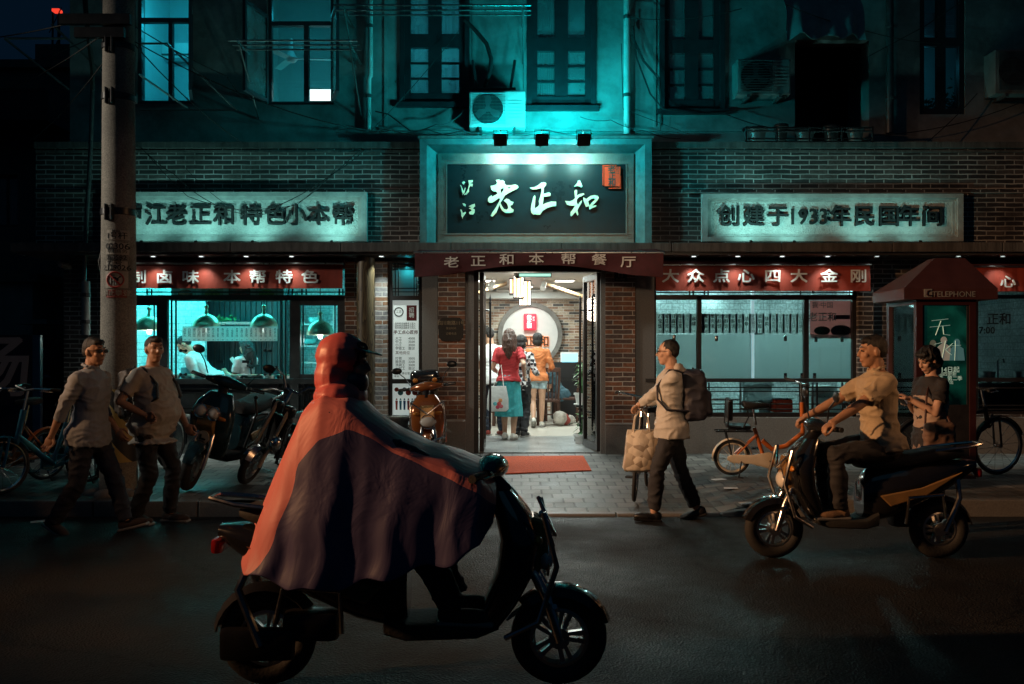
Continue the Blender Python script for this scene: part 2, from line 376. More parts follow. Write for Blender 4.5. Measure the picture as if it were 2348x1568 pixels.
mr = n.new('ShaderNodeMapRange'); l.new(nz.outputs['Fac'], mr.inputs[0]); mr.inputs['From Min'].default_value = .3; mr.inputs['From Max'].default_value = .7; mr.inputs['To Min'].default_value = .45; mr.inputs['To Max'].default_value = 1.2
mx = n.new('ShaderNodeMix'); mx.data_type = 'RGBA'; mx.blend_type = 'MULTIPLY'; mx.inputs['Factor'].default_value = 1; l.new(cr.outputs[0], mx.inputs['A']); l.new(mr.outputs[0], mx.inputs['B'])
m2 = n.new('ShaderNodeMix'); m2.data_type = 'RGBA'; l.new(br.outputs['Fac'], m2.inputs['Factor']); l.new(mx.outputs['Result'], m2.inputs['A']); m2.inputs['B'].default_value = (.035, .035, .033, 1); l.new(m2.outputs['Result'], p.inputs['Base Color'])
mr = n.new('ShaderNodeMapRange'); l.new(nz.outputs['Fac'], mr.inputs[0]); mr.inputs['To Min'].default_value = .3; mr.inputs['To Max'].default_value = .75; l.new(mr.outputs[0], p.inputs['Roughness'])
nf = n.new('ShaderNodeTexNoise'); nf.inputs['Scale'].default_value = 40; l.new(tc.outputs['Object'], nf.inputs['Vector'])
ma = n.new('ShaderNodeMath'); ma.operation = 'MULTIPLY_ADD'; l.new(nf.outputs['Fac'], ma.inputs[0]); ma.inputs[1].default_value = -.5; l.new(br.outputs['Fac'], ma.inputs[2])
bp = n.new('ShaderNodeBump'); bp.invert = True; bp.inputs['Strength'].default_value = .7; bp.inputs['Distance'].default_value = .012; l.new(ma.outputs[0], bp.inputs['Height']); l.new(bp.outputs[0], p.inputs['Normal'])

b = MB(); b.quad((-70, -40, 0), (70, -40, 0), (70, -3.4, 0), (-70, -3.4, 0)); tag(b.build('road', M['asphalt']), kind='structure')
b = MB(); b.quad((-90, -3.4, -.06), (90, -3.4, -.06), (90, 120, -.06), (-90, 120, -.06)); tag(b.build('ground', M['asphalt']), kind='structure')
b = MB()
xs = [-30, -20, -12, -9] + [-8 + .25 * i for i in range(69)] + [12, 20, 30]; ys = [-3.35 + i * .335 for i in range(11)]
V = [[b.b.verts.new((x, y, zs(x, y))) for x in xs] for y in ys]
for j in range(len(ys) - 1):
    for i in range(len(xs) - 1): b.b.faces.new((V[j][i], V[j][i+1], V[j+1][i+1], V[j+1][i]))
tag(b.build('pavement', M['pavers']), kind='structure')
b = MB(); b.box(-30, PX(82), 0, 9, -.05, .195); tag(b.build('alley_ground', M['concrete']), kind='structure')
b = MB(); x = -14.0
while x < 14:
    for (xa, xb) in ((x + .006, x + .994),):
        za, zb = zk(xa) + .006, zk(xb) + .006; j = rnd.uniform(-.004, .004)
        P = [(xa, -3.352, -.05), (xb, -3.352, -.05), (xb, -3.47 + j, -.05), (xa, -3.47 + j, -.05), (xa, -3.352, za), (xb, -3.352, zb), (xb, -3.458 + j, zb), (xa, -3.458 + j, za)]
        b.quadbox([Vector(q) for q in P])
    x += 1
tag(b.build('kerb', M['granite'], bevel=.01), kind='structure')

# ================================================================== the restaurant building
BLD = empty('restaurant_building', (0, 0, .2), 'old two-tone building with brick shopfront below and stained plaster wall above', 'building')
YU = .25                                           # plaster wall stands back from the brick front
def U(u): return PX(u, YU)
def Vz(v): return PZ(v, YU)
# window openings of the plaster wall, (u0,u1,v0,v1)
UPW = [(312, 442, -60, 238), (612, 764, -60, 240), (925, 1068, -60, 236), (1216, 1357, -60, 244), (1520, 1652, -60, 252), (2108, 2212, -40, 262)]
DARK = (1822, 1992, 92, 322)
holes = [(U(a), U(b_), Vz(d), Vz(c)) for a, b_, c, d in UPW + [DARK]]
b = MB(); b.wall(U(160), 10.5, 2.7, 7.4, YU, YU + .3, holes); b.build('plaster_wall', M['plaster'], BLD)
b = MB()
for a, c in ((160, 305), (449, 604), (772, 917), (1076, 1206), (1366, 1512), (1660, 1815), (2000, 2100), (2220, 2400)):   # shallow raised strips and string course
    pass
b.box(U(870), U(1065), YU - .03, YU - .001, Vz(300), Vz(292)); b.box(U(1205), U(1700), YU - .03, YU - .001, Vz(302), Vz(295))
for u in (884, 1086, 1204, 1512, 1500): b.box(U(u) - .02, U(u) + .02, YU - .018, YU - .001, Vz(290), 7.3)
b.build('plaster_moulding', M['plaster'], BLD)
# brick shopfront, upper zone
b = MB(); b.wall(PX(82), 10.5, 2.86, PZ(330), 0, .245); b.build('brick_wall', M['brick_dark'], BLD)
b = MB(); b.box(PX(82), PX(962), -.05, .27, PZ(341), PZ(327)); b.box(PX(1494), 10.5, -.05, .27, PZ(341), PZ(327)); b.box(PX(82), PX(962), -.02, -.002, PZ(350), PZ(345)); b.box(PX(1494), 10.5, -.02, -.002, PZ(350), PZ(345))
b.build('coping', M['ledge'], BLD)
b = MB()
for (a, c) in ((82, 962), (1494, 2560)):
    b.box(PX(a), PX(c), -.03, -.001, PZ(443), PZ(436))
b.build('string_course', M['brick_dark'], BLD)
LZ0, LZ1, LY = 2.85, 2.972, -.5
b = MB()
x = PX(70)
while x < 10.4:
    x2 = min(10.4, x + 1.42); b.box(x + .003, x2 - .003, LY, -.001, LZ0, LZ1 + rnd.uniform(-.004, .004)); x = x2
b.build('ledge', M['ledge'], BLD, bevel=.008)
b = MB(); b.box(PX(82), 10.4, -.44, .3, LZ0 - .03, LZ0 - .001); b.build('soffit', M['frame_grey'], BLD)
# lower brick wall with openings at Y = YL
YL = .1
def UL(u): return PX(u, YL)
def VL(v): return PZ(v, YL)
OPEN = {'kitchen': (246, 790, 598, 958), 'poster': (890, 966, 596, 958), 'door': (1085, 1387, 600, 1060), 'right': (1500, 1966, 598, 955), 'far': (2236, 2380, 598, 950)}
H = {k: (UL(a), UL(b_), VL(d), VL(c)) for k, (a, b_, c, d) in OPEN.items()}
b = MB(); b.wall(UL(146), 10.5, .15, 2.86, YL, YL + .28, H.values()); b.build('shopfront_wall', M['brick_dark'], BLD)
def face(name, u0, u1, v0, v1, m, y0=.05, y1=.0999, bevel=0):
    return MB().box(PX(u0, y0), PX(u1, y0), y0, y1, PZ(v1, y0), PZ(v0, y0)).build(name, m, BLD, bevel=bevel)
face('brick_pilaster', 790.5, 818, 600, 956, M['brick_red']); face('brick_pilaster', 860, 888, 600, 956, M['brick_pale'], -.02)
face('brick_pillar', 1004, 1066, 600, 963, M['brick_red'], -.04); face('brick_pillar', 1388, 1456, 600, 970, M['brick_red'], -.04)
face('stone_jamb', 967, 1003, 600, 1040, M['granite'], .0); face('stone_jamb', 1067, 1086, 600, 1042, M['granite'], -.02)
face('stone_jamb', 1377, 1387.5, 600, 1042, M['granite'], -.02); face('stone_jamb', 1457, 1500, 600, 1042, M['granite'], .0)
face('brick_pilaster', 1968, 2002, 664, 955, M['brick_dark'], .02)
face('stone_plinth', 1003.5, 1066.5, 963.5, 1043, M['granite'], -.07); face('stone_plinth', 1387.8, 1456.5, 970.5, 1043, M['granite'], -.07)
face('stone_plinth', 790, 966.5, 959, 1042, M['concrete'], -.05); face('stone_plinth', 1500.5, 2560, 957, 1048, M['granite'], -.02)
face('stone_plinth', 146, 789.5, 959, 1046, M['concrete'], -.04); face('plinth_cap', 146, 966, 954.5, 958.7, M['stone_frame'], -.07)
for (a, c) in ((1004, 1066.5), (1387.5, 1457)): face('plinth_cap', a, c, 963 if a < 1200 else 970, 966.5 if a < 1200 else 973.5, M['stone_frame'], -.085)
# round timber post on a stone drum
POST = MB(); x = PX(838, -.2)
m, n, l, p = nt('grained_timber'); M['timber'] = m
tc = n.new('ShaderNodeTexCoord'); mp = n.new('ShaderNodeMapping'); l.new(tc.outputs['Object'], mp.inputs[0]); mp.inputs['Scale'].default_value = (3, 3, .55)
nz = n.new('ShaderNodeTexNoise'); nz.inputs['Scale'].default_value = 1.6; nz.inputs['Detail'].default_value = 3; l.new(mp.outputs[0], nz.inputs['Vector'])
ma = n.new('ShaderNodeMath'); ma.operation = 'MULTIPLY'; l.new(nz.outputs['Fac'], ma.inputs[0]); ma.inputs[1].default_value = 16
fr = n.new('ShaderNodeMath'); fr.operation = 'FRACT'; l.new(ma.outputs[0], fr.inputs[0])
cr = n.new('ShaderNodeValToRGB'); l.new(fr.outputs[0], cr.inputs[0]); cr.color_ramp.elements[0].color = (.030, .020, .012, 1); cr.color_ramp.elements[1].color = (.15, .11, .055, 1); l.new(cr.outputs[0], p.inputs['Base Color']); p.inputs['Roughness'].default_value = .45
pt = POST.lathe([(.118, .52), (.118, 2.81)], (x, -.2, 0), 24).build('timber_post', M['timber'], BLD, smooth=True)
MB().lathe([(.13, .16), (.16, .20), (.185, .30), (.18, .42), (.15, .49), (.135, .52), (.118, .53)], (x, -.2, 0), 24).build('stone_drum', M['stone_frame'], BLD, smooth=True)
# inner shell of the lower floor: dividing walls keep the rooms apart
b = MB()
b.box(PX(246) - .2, PX(246) - .05, YL + .29, 3.2, .1, 2.84); b.build('partition_wall', M['tile'], BLD)

# ------------------------------------------------------------------ upstairs windows
def win_room(x0, x1, z0, z1, depth, col, m):
    """a shallow room behind the opening"""
    b = MB(); y0 = YU + .301; y1 = y0 + depth; e = .5
    b.quad((x0 - e, y1, z0 - e), (x1 + e, y1, z0 - e), (x1 + e, y1, z1 + e), (x0 - e, y1, z1 + e))
    b.quad((x0 - e, y0, z0 - e), (x0 - e, y1, z0 - e), (x0 - e, y1, z1 + e), (x0 - e, y0, z1 + e))
    b.quad((x1 + e, y0, z0 - e), (x1 + e, y1, z0 - e), (x1 + e, y1, z1 + e), (x1 + e, y0, z1 + e))
    b.quad((x0 - e, y0, z0 - e), (x1 + e, y0, z0 - e), (x1 + e, y1, z0 - e), (x0 - e, y1, z0 - e))
    b.quad((x0 - e, y0, z1 + e), (x1 + e, y0, z1 + e), (x1 + e, y1, z1 + e), (x0 - e, y1, z1 + e))
    return b.build('room_wall', m, BLD)
M['room_blue'] = mat('pale_room_wall', (.5, .55, .55), .8, var=.12, scale=2)
m, n, l, p = nt('pale_curtain'); M['curtain'] = m; tl = n.new('ShaderNodeBsdfTranslucent'); tl.inputs[0].default_value = (.6, .64, .64, 1); p.inputs['Base Color'].default_value = (.42, .46, .46, 1); mx = n.new('ShaderNodeMixShader'); mx.inputs[0].default_value = .6
l.new(p.outputs[0], mx.inputs[1]); l.new(tl.outputs[0], mx.inputs[2]); l.new(mx.outputs[0], n['Material Output'].inputs[0])
def sash(parent_name, x0, x1, z0, z1, y, fm, cols=2, rows=3, transom=None, fw=.05, glass='glass', frame2=True):
    w = MB()
    w.box(x0, x0 + fw, y - .04, y + .04, z0, z1); w.box(x1 - fw, x1, y - .04, y + .04, z0, z1)
    w.box(x0 + fw, x1 - fw, y - .04, y + .04, z1 - fw, z1); w.box(x0 + fw, x1 - fw, y - .05, y + .05, z0, z0 + fw * 1.2)
    mid = [x0 + (x1 - x0) * i / cols for i in range(1, cols)]
    tz = z1 - fw
    if transom is not None: w.box(x0 + fw, x1 - fw, y - .039, y + .039, transom - fw * .8, transom + fw * .8)
    for c in mid: w.box(c - fw * .8, c + fw * .8, y - .038, y + .038, z0 + fw * 1.2, z1 - fw)
    top = transom - fw * .8 if transom is not None else z1 - fw
    for r in range(1, rows):
        zz = z0 + fw * 1.2 + (top - z0 - fw * 1.2) * r / rows; w.box(x0 + fw, x1 - fw, y - .02, y + .02, zz - .012, zz + .012)
    fr_ = w.build('window', fm, BLD)
    g = MB(); g.box(x0 + fw, x1 - fw, y - .003, y + .003, z0 + fw, z1 - fw); g.build('pane', M[glass], fr_)
    return fr_
def hinged(x, y, z0, z1, width, ang, fm, side, parent):
    """an open casement leaf turned outwards about a vertical edge"""
    T = Matrix.Translation((x, y, 0)) @ Matrix.Rotation(ang, 4, 'Z'); s = side
    w = MB(); f = .045
    for bx in ((0, f, z0, z1), (width - f, width, z0, z1), (f, width - f, z0, z0 + f), (f, width - f, z1 - f, z1)): w.box(s * bx[0], s * bx[1], -.02, .02, bx[2], bx[3], T)
    o = w.build('casement', fm, parent)
    MB().box(s * f, s * (width - f), -.003, .003, z0 + f, z1 - f, T).build('pane', M['glass_dirty'], o)
M['blue_frame'] = mat('blue_grey_frame', (.05, .065, .075), .5, var=.2)
# window 1 and 2, lit rooms with open casements
for k, (a, b_, tr) in enumerate(((312, 442, 37), (612, 764, 45))):
    x0, x1 = U(a), U(b_); z0, z1 = Vz(UPW[k][3]), 7.2
    win_room(x0, x1, z0, z1, 2.2, None, M['room_blue'])
    w = MB(); fw = .05; y = YU + .1
    for bx in ((x0, x0 + fw, z0, z1), (x1 - fw, x1, z0, z1), (x0 + fw, x1 - fw, z0, z0 + .06), (x0 + fw, x1 - fw, Vz(tr + 10), Vz(tr)), ((U(382 if k == 0 else 694)), (U(391 if k == 0 else 705)), z0 + .06, Vz(tr + 10))): w.box(bx[0], bx[1], y - .04, y + .04, bx[2], bx[3])
    o = w.build('window', M['blue_frame'], BLD)
    MB().box(x0 + fw, x1 - fw, y - .003, y + .003, z0 + .06, Vz(tr + 10)).build('pane', M['glass'], o)
    hinged(x1 - .01, YU - .02, z0 + .02, Vz(tr - 8), .6, R(-72), M['blue_frame'], 1, o)
    if k == 1: hinged(x0 + .01, YU - .02, z0 + .02, Vz(tr - 8), .6, R(76), M['blue_frame'], -1, o)
lamp('POINT', 'bedroom_light', (U(372), 1.4, Vz(-10)), 34, (.02, .62, .85), shadow_soft_size=.15)
lamp('POINT', 'bedroom_light', (U(735), 1.9, Vz(205)), 12, (.05, .75, .85), shadow_soft_size=.1)
lamp('POINT', 'bedroom_light', (U(650), 1.2, Vz(-20)), 5, (.02, .6, .8), shadow_soft_size=.1)
# windows 3..5, dark timber sashes
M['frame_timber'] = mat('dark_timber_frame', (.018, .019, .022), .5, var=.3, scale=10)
for k in (2, 3, 4):
    x0, x1, z0, z1 = U(UPW[k][0]), U(UPW[k][1]), Vz(UPW[k][3]), 7.2
    win_room(x0, x1, z0, z1, 1.0, None, M['room_blue'])
    o = sash('window', x0 - .02, x1 + .02, z0, z1, YU + .06, M['frame_timber'], 2, 3, Vz((92, 100, 105)[k - 2]), fw=.115, glass='glass_dirty')
    MB().box(x0 - .09, x1 + .09, YU - .07, YU + .02, z0 - .07, z0 - .001).build('sill', M['frame_timber'], o)
    MB().wall(x0 - .05, x1 + .05, z0 - .002, 7.25, YU - .035, YU - .001, [(x0 + .015, x1 - .015, z0 + .0, 7.2)]).build('casing', M['frame_timber'], o)
    if k < 4:
        c = MB(); n_ = 46; yy = YU + .28; zz0 = z0 + .03
        xa, xb = (x0, x1) if k == 2 else (x0 + .1, x0 + .36)
        for i in range(n_):
            u0 = xa + (xb - xa) * i / n_; u1 = xa + (xb - xa) * (i + 1) / n_
            f0 = .022 * math.sin(i * 1.15) + .012 * math.sin(i * .4); f1 = .022 * math.sin((i + 1) * 1.15) + .012 * math.sin((i + 1) * .4)
            c.quad((u0, yy + f0, zz0), (u1, yy + f1, zz0), (u1, yy + f1, 7.1), (u0, yy + f0, 7.1))
        c.build('curtain', M['curtain'], o, smooth=True)
lamp('POINT', 'dim_room_light', (U(990), 1.2, Vz(120)), 9, (.05, .65, .85), shadow_soft_size=.1)
lamp('POINT', 'dim_room_light', (U(1300), 1.0, Vz(70)), .7, (.05, .65, .85), shadow_soft_size=.1)
lamp('POINT', 'dim_room_light', (U(1590), 1.0, Vz(160)), .12, (.05, .65, .85), shadow_soft_size=.1)
k = 5; x0, x1, z0, z1 = U(2108), U(2212), Vz(262), Vz(-40)
win_room(x0, x1, z0, z1, 1.0, None, M['room_blue'])
o = sash('window', x0, x1, z0, z1, YU + .06, M['frame_timber'], 2, 1, Vz(95), fw=.07)
bl = MB()
for i in range(16): zz = Vz(20) - i * .026; bl.box(x0 + .07, x1 - .07, YU + .16, YU + .19, zz - .010, zz + .006)
bl.build('blind', M['white'], o)
lamp('POINT', 'dim_room_light', (U(2165), 1.0, Vz(120)), .9, (.05, .6, .9), shadow_soft_size=.1)
# dark opening of the right (a balcony door in shade)
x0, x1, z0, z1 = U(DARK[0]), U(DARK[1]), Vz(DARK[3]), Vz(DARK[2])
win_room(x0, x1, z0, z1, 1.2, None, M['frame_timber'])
# far upper floors stop at a plain parapet
MB().box(U(160), 10.5, YU - .02, YU + 6, 7.4, 7.6).build('parapet', M['plaster'], BLD)
MB().box(U(160) + .001, U(160) + .25, YU + .301, YU + 6, .2, 7.399).build('gable_wall', M['plaster'], BLD)
# ceiling fan, wall air conditioner, screen, fittings inside the lit rooms
f = empty('ceiling_fan', (U(622), 1.35, Vz(75)), 'pale ceiling fan seen through the second lit upstairs window', 'fan')
cx, cz = U(622), Vz(75)
MB().lathe([(.02, .3), (.03, .12), (.07, .05), (.10, .0), (.06, -.05), (.01, -.06)], (cx, 1.35, cz), 16).build('motor', M['white'], f, smooth=True)
for a in (4, 124, 244):
    Tm = Matrix.Translation((cx, 1.35, cz)) @ Matrix.Rotation(R(a), 4, 'Z') @ Matrix.Rotation(R(10), 4, 'X')
    MB().bbox((.33, 0, .0), (.52, .11, .012), .005, Tm).build('blade', M['white'], f)
ac = empty('wall_air_conditioner', (PX(408, 2.5), 2.35, PZ(118, 2.5)), 'white split air conditioner hung inside the first lit upstairs window', 'air conditioner')
MB().bbox((PX(408, 2.5), 2.55, PZ(118, 2.5)), (.72, .22, .26), .04).build('casing', M['white'], ac, smooth=True)
MB().box(PX(408, 2.5) - .3, PX(408, 2.5) + .3, 2.41, 2.437, PZ(130, 2.5), PZ(127, 2.5)).build('outlet', M['frame_grey'], ac)
SU, SV = PX(732, 1.6), PZ(219, 1.6)
pc = empty('computer_screen', (SU, 1.5, SV), 'glowing white screen low in the second lit upstairs window', 'screen')
MB().bbox((SU, 1.6, SV), (.40, .03, .20), .01).build('casing', M['black'], pc)
MB().box(SU - .19, SU + .19, 1.575, 1.583, SV - .085, SV + .085).build('display', emat('screen_glow', (.7, 1, 1), 2.2), pc)
# ================================================================== main sign over the door
M['sign_board'] = mat('lacquer_board', (.005, .015, .018), .3, var=.35, scale=2.5, spec=.2, bump=.02, bscale=200)
M['sign_metal'] = mat('tarnished_zinc', (.17, .165, .15), .42, .55, var=.3, scale=5, bump=.12, bscale=30)
M['marble'] = mat('veined_stone', (.07, .125, .125), .5, var=.45, scale=9, bump=.1, bscale=30)
SY = -.27
sg = empty('main_sign', (PX(1228), SY, PZ(560)), 'big framed dark sign board with pale brush characters above the entrance awning', 'sign')
def S(u, v, y): return PT(u, v, y)
# stone surround: splayed reveal between the outer front ring and the inner ring
o4 = [(962, 318), (1494, 318), (1494, 557), (962, 557)]; i4 = [(978, 331), (1478, 331), (1478, 557), (978, 557)]; d4 = [(1003, 352), (1453, 352), (1453, 557), (1003, 557)]
b = MB()
Of = [S(u, v, SY) for u, v in o4]; If = [S(u, v, SY) for u, v in i4]
Db = [Vector((PX(u, -.08), -.08, PZ(v, -.08))) for u, v in d4]
Ob = [Vector((p.x, .2, p.z)) for p in Of]
for (a, c) in ((0, 1), (1, 2), (3, 0)):
    b.quad(Of[a], Of[c], If[c], If[a]); b.quad(If[a], If[c], Db[c], Db[a]); b.quad(Of[a], Ob[a], Ob[c], Of[c])
b.quad(Db[0], Db[1], Db[2], Db[3])
b.build('surround', M['marble'], sg)
# drip cap
MB().box(Of[0].x - .02, Of[1].x + .02, SY - .04, .1, Of[0].z, Of[0].z + .03).build('cap', M['ledge'], sg)
# metal frame with fret border
fy = -.12
x0, x1, z0, z1 = PX(1003, fy), PX(1453, fy), PZ(556, fy), PZ(352, fy)
X0, X1, Z0, Z1 = PX(1022, fy), PX(1437, fy), PZ(538, fy), PZ(374, fy)
MB().wall(x0, x1, z0, z1, fy, fy + .038, [(X0, X1, Z0, Z1)]).build('frame', M['sign_metal'], sg)
b = MB()
for bx in ((X0, X0 + .016, Z0, Z1), (X1 - .016, X1, Z0, Z1), (X0 + .016, X1 - .016, Z0, Z0 + .016), (X0 + .016, X1 - .016, Z1 - .016, Z1)): b.box(bx[0], bx[1], fy - .014, fy + .01, bx[2], bx[3])
b.build('bead', M['sign_metal'], sg)
b = MB(); t = .007; ym = fy - .006
def fret(cx, cz, s_, fl):
    P = [(-1, -1), (-1, 1), (1, 1), (1, -.6), (-.35, -.6), (-.35, .35), (.4, .35)]
    P = [(cx + px * s_ * fl, cz + pz * s_) for px, pz in P]
    for (a, c), (d, e) in zip(P, P[1:]): b.box(min(a, d) - t / 2, max(a, d) + t / 2, ym, fy - .0005, min(c, e) - t / 2, max(c, e) + t / 2)
nfr = 22
for i in range(nfr): fret(x0 + .11 + (x1 - x0 - .22) * i / (nfr - 1), (z1 + Z1) / 2, .036, 1 if i % 2 else -1)
for i in range(9):
    for xx in ((x0 + X0) / 2, (x1 + X1) / 2): fret(xx, z0 + .08 + (z1 - z0 - .2) * i / 9, .033, 1 if i % 2 else -1)
b.build('fret_border', M['sign_metal'], sg)
MB().box(X0 + .001, X1 - .001, fy + .005, fy + .03, Z0 + .001, Z1 - .001).build('board', M['sign_board'], sg)
BRUSH = [
 ([[(598,268),(640,262),(655,272),(690,270),(715,290),(710,310),(735,335),(800,335),(850,325),(885,340),(893,362),(870,385),(820,410),(760,440),(715,470),(700,500),(680,530),(660,560),(640,600),(625,640),(605,690),(575,725),(550,742),(530,730),(545,700),(575,660),(605,615),(635,560),(655,520),(640,500),(600,530),(555,560),(520,565),(495,545),(497,510),(515,485),(545,465),(550,485),(600,460),(620,445),(600,415),(565,415),(540,390),(530,345),(560,340),(605,325),(615,300)],
   [(662,385),(700,372),(695,400),(665,440)], [(755,360),(802,356),(765,378)]]),
 ([[(700,535),(735,510),(770,520),(795,545),(830,555),(815,585),(785,605),(800,635),(832,655),(825,685),(780,697),(720,692),(680,665),(655,620),(645,575),(660,570),(680,610),(705,645),(740,655),(760,635),(755,600),(735,565)]]),
 ([[(1040,370),(1100,360),(1150,335),(1190,302),(1225,297),(1255,310),(1252,335),(1225,365),(1220,420),(1218,448),(1250,440),(1290,428),(1312,445),(1305,475),(1265,482),(1222,488),(1215,540),(1210,585),(1260,565),(1320,548),(1383,550),(1383,605),(1330,612),(1270,630),(1210,665),(1175,718),(1140,722),(1110,712),(1085,720),(1060,690),(1052,650),(1058,600),(1075,530),(1085,490),(1105,465),(1115,490),(1110,560),(1105,637),(1150,610),(1165,580),(1158,540),(1180,470),(1195,400),(1185,370),(1130,390),(1075,390)]]),
 ([[(1615,352),(1650,315),(1670,275),(1690,270),(1705,300),(1725,350),(1712,362),(1685,350),(1660,345)]]),
 ([[(1620,410),(1640,395),(1655,405),(1655,440),(1650,470),(1690,450),(1740,440),(1750,455),(1715,475),(1680,490),(1655,515),(1650,560),(1665,590),(1700,545),(1722,530),(1712,565),(1670,640),(1660,665),(1672,715),(1660,730),(1640,690),(1630,685),(1600,725),(1580,743),(1568,725),(1572,685),(1600,650),(1625,600),(1570,605),(1525,590),(1500,540),(1560,545),(1600,530),(1630,505),(1625,460)]]),
 ([[(1735,495),(1775,515),(1830,475),(1880,465),(1925,475),(1938,500),(1925,530),(1885,570),(1850,605),(1905,597),(1900,615),(1815,650),(1810,610),(1770,620),(1755,580),(1740,540)],[(1800,540),(1850,510),(1880,505),(1885,525),(1850,560),(1815,600),(1805,570)]]),
 ([[(160,300),(185,285),(200,300),(180,318),(165,315)]]), ([[(133,330),(150,345),(165,380),(178,415),(200,365),(205,375),(190,440),(165,455),(158,410),(150,370)]]),
 ([[(240,275),(300,270),(298,295),(260,310),(300,320),(295,355),(265,345),(250,375),(250,420),(215,462),(185,458),(215,430),(235,390),(250,330)]]),
 ([[(165,575),(190,575),(210,592),(200,608),(180,600)]]), ([[(135,650),(155,660),(170,700),(205,682),(210,695),(175,745),(165,765),(150,735),(150,700)]]),
 ([[(245,612),(290,590),(325,580),(328,605),(300,640),(325,655),(322,690),(305,717),(258,715),(250,690),(285,670),(275,650),(250,640),(285,620)]]),
]
def bz(q): u, v = (1800 + q[0] / 3.2611) / 1.7452, (640 + q[1] / 3.26) / 1.7452; return (PX(u, fy), PZ(v, fy))
for grp, idx in (('character', (0, 1)), ('character', (2,)), ('character', (3, 4, 5)), ('small_character', (6, 7, 8)), ('small_character', (9, 10, 11))):
    b = MB()
    for k in idx:
        L = [[bz(q) for q in pl] for pl in BRUSH[k]]
        b.mesh(holed(L[0], L[1:], fy - .018 - .0015 * k, .02))
        for (ax, az) in [L[0][len(L[0]) // 4], L[0][len(L[0]) * 3 // 4]]: b.cyl((ax * .97 + L[0][0][0] * .03, fy + .004, az), (ax * .97 + L[0][0][0] * .03, fy - .016, az), .004, 6)
    b.build(grp, M['gold_letter'], sg)
M['seal_red'] = mat('seal_red', (.75, .05, .02), .8, var=.15, spec=.1)
pz = lambda q: bz(q)
(a0, c0), (a1, c1) = bz((2010, 352)), bz((2216, 98))
pl = MB().box(a0, a1, fy - .05, fy - .034, c0, c1).build('seal_plaque', M['seal_red'], sg)
b = MB()
for bx in (((1992, 330), (1996, 76)), ((1992, 80), (2170, 76)), ((2070, 376), (2228, 370)), ((2223, 372), (2228, 215))):
    (p0, q0), (p1, q1) = bz(bx[0]), bz(bx[1]); b.box(p0 - .003, p1 + .003, fy - .034, fy + .006, q0 - .003, q1 + .003)
b.build('seal_rim', M['seal_red'], pl)
for ch, q in (('老', (2105, 138)), ('正', (2108, 225)), ('和', (2108, 312))):
    x_, z_ = bz(q); text('seal_character', ch, (x_, fy - .052, z_), .105, M['ink'], pl, bold=.015)
text('seal_character', '泸\n江', (bz((2182, 150))[0], fy - .052, bz((2182, 150))[1]), .05, M['ink'], pl, bold=.0)

# three floodlights over the sign, on arms
TEAL = (.0, .78, .84)
for i, u in enumerate((1147, 1242, 1338)):
    y = -.86; cx, cz = PX(u, y), PZ(320, y)
    f = empty('floodlight', (cx, y, cz), ('left', 'middle', 'right')[i] + ' one of three black floodlights hung over the main sign', 'floodlight', 'floodlights over the main sign')
    T = Matrix.Translation((cx, y, cz)) @ Matrix.Rotation(R(28), 4, 'X')
    MB().bbox((0, -.02, 0), (.165, .05, .15), .012, T).bbox((0, -.055, 0), (.12, .03, .11), .008, T).build('housing', M['black'], f, smooth=True)
    MB().box(-.07, .07, .006, .012, -.062, .062, T).build('lens', emat('flood_lens', (.5, 1, .95), 2.0), f)
    MB().tube([(cx - .09, y, cz), (cx - .09, y + .01, cz + .12), (cx + .09, y + .01, cz + .12), (cx + .09, y, cz)], .008, 6).build('bracket', M['black'], f)
    MB().tube([(cx, y + .01, cz + .12), (cx, -.32, cz + .135), (cx, -.24, cz + .04), (cx, -.10, PZ(318, -.1))], .011, 6).build('arm', M['frame_grey'], f)
    lamp('SPOT', 'floodlight_beam', (cx, y + .03, cz - .01), 36, (1.0, .84, .48), (cx, -.05, PZ(450)), spot_size=R(112), spot_blend=.7, shadow_soft_size=.035)
    lamp('SPOT', 'floodlight_spill', (cx, y + .035, cz + .02), 58, (.02, .82, .90), (cx, .2, cz + .05), spot_size=R(176), spot_blend=.3, shadow_soft_size=.035)
    lamp('SPOT', 'floodlight_uplight', (cx, -.24, PZ(313, -.1)), 46, TEAL, (cx, .25, PZ(150)), spot_size=R(165), spot_blend=.8, shadow_soft_size=.04)

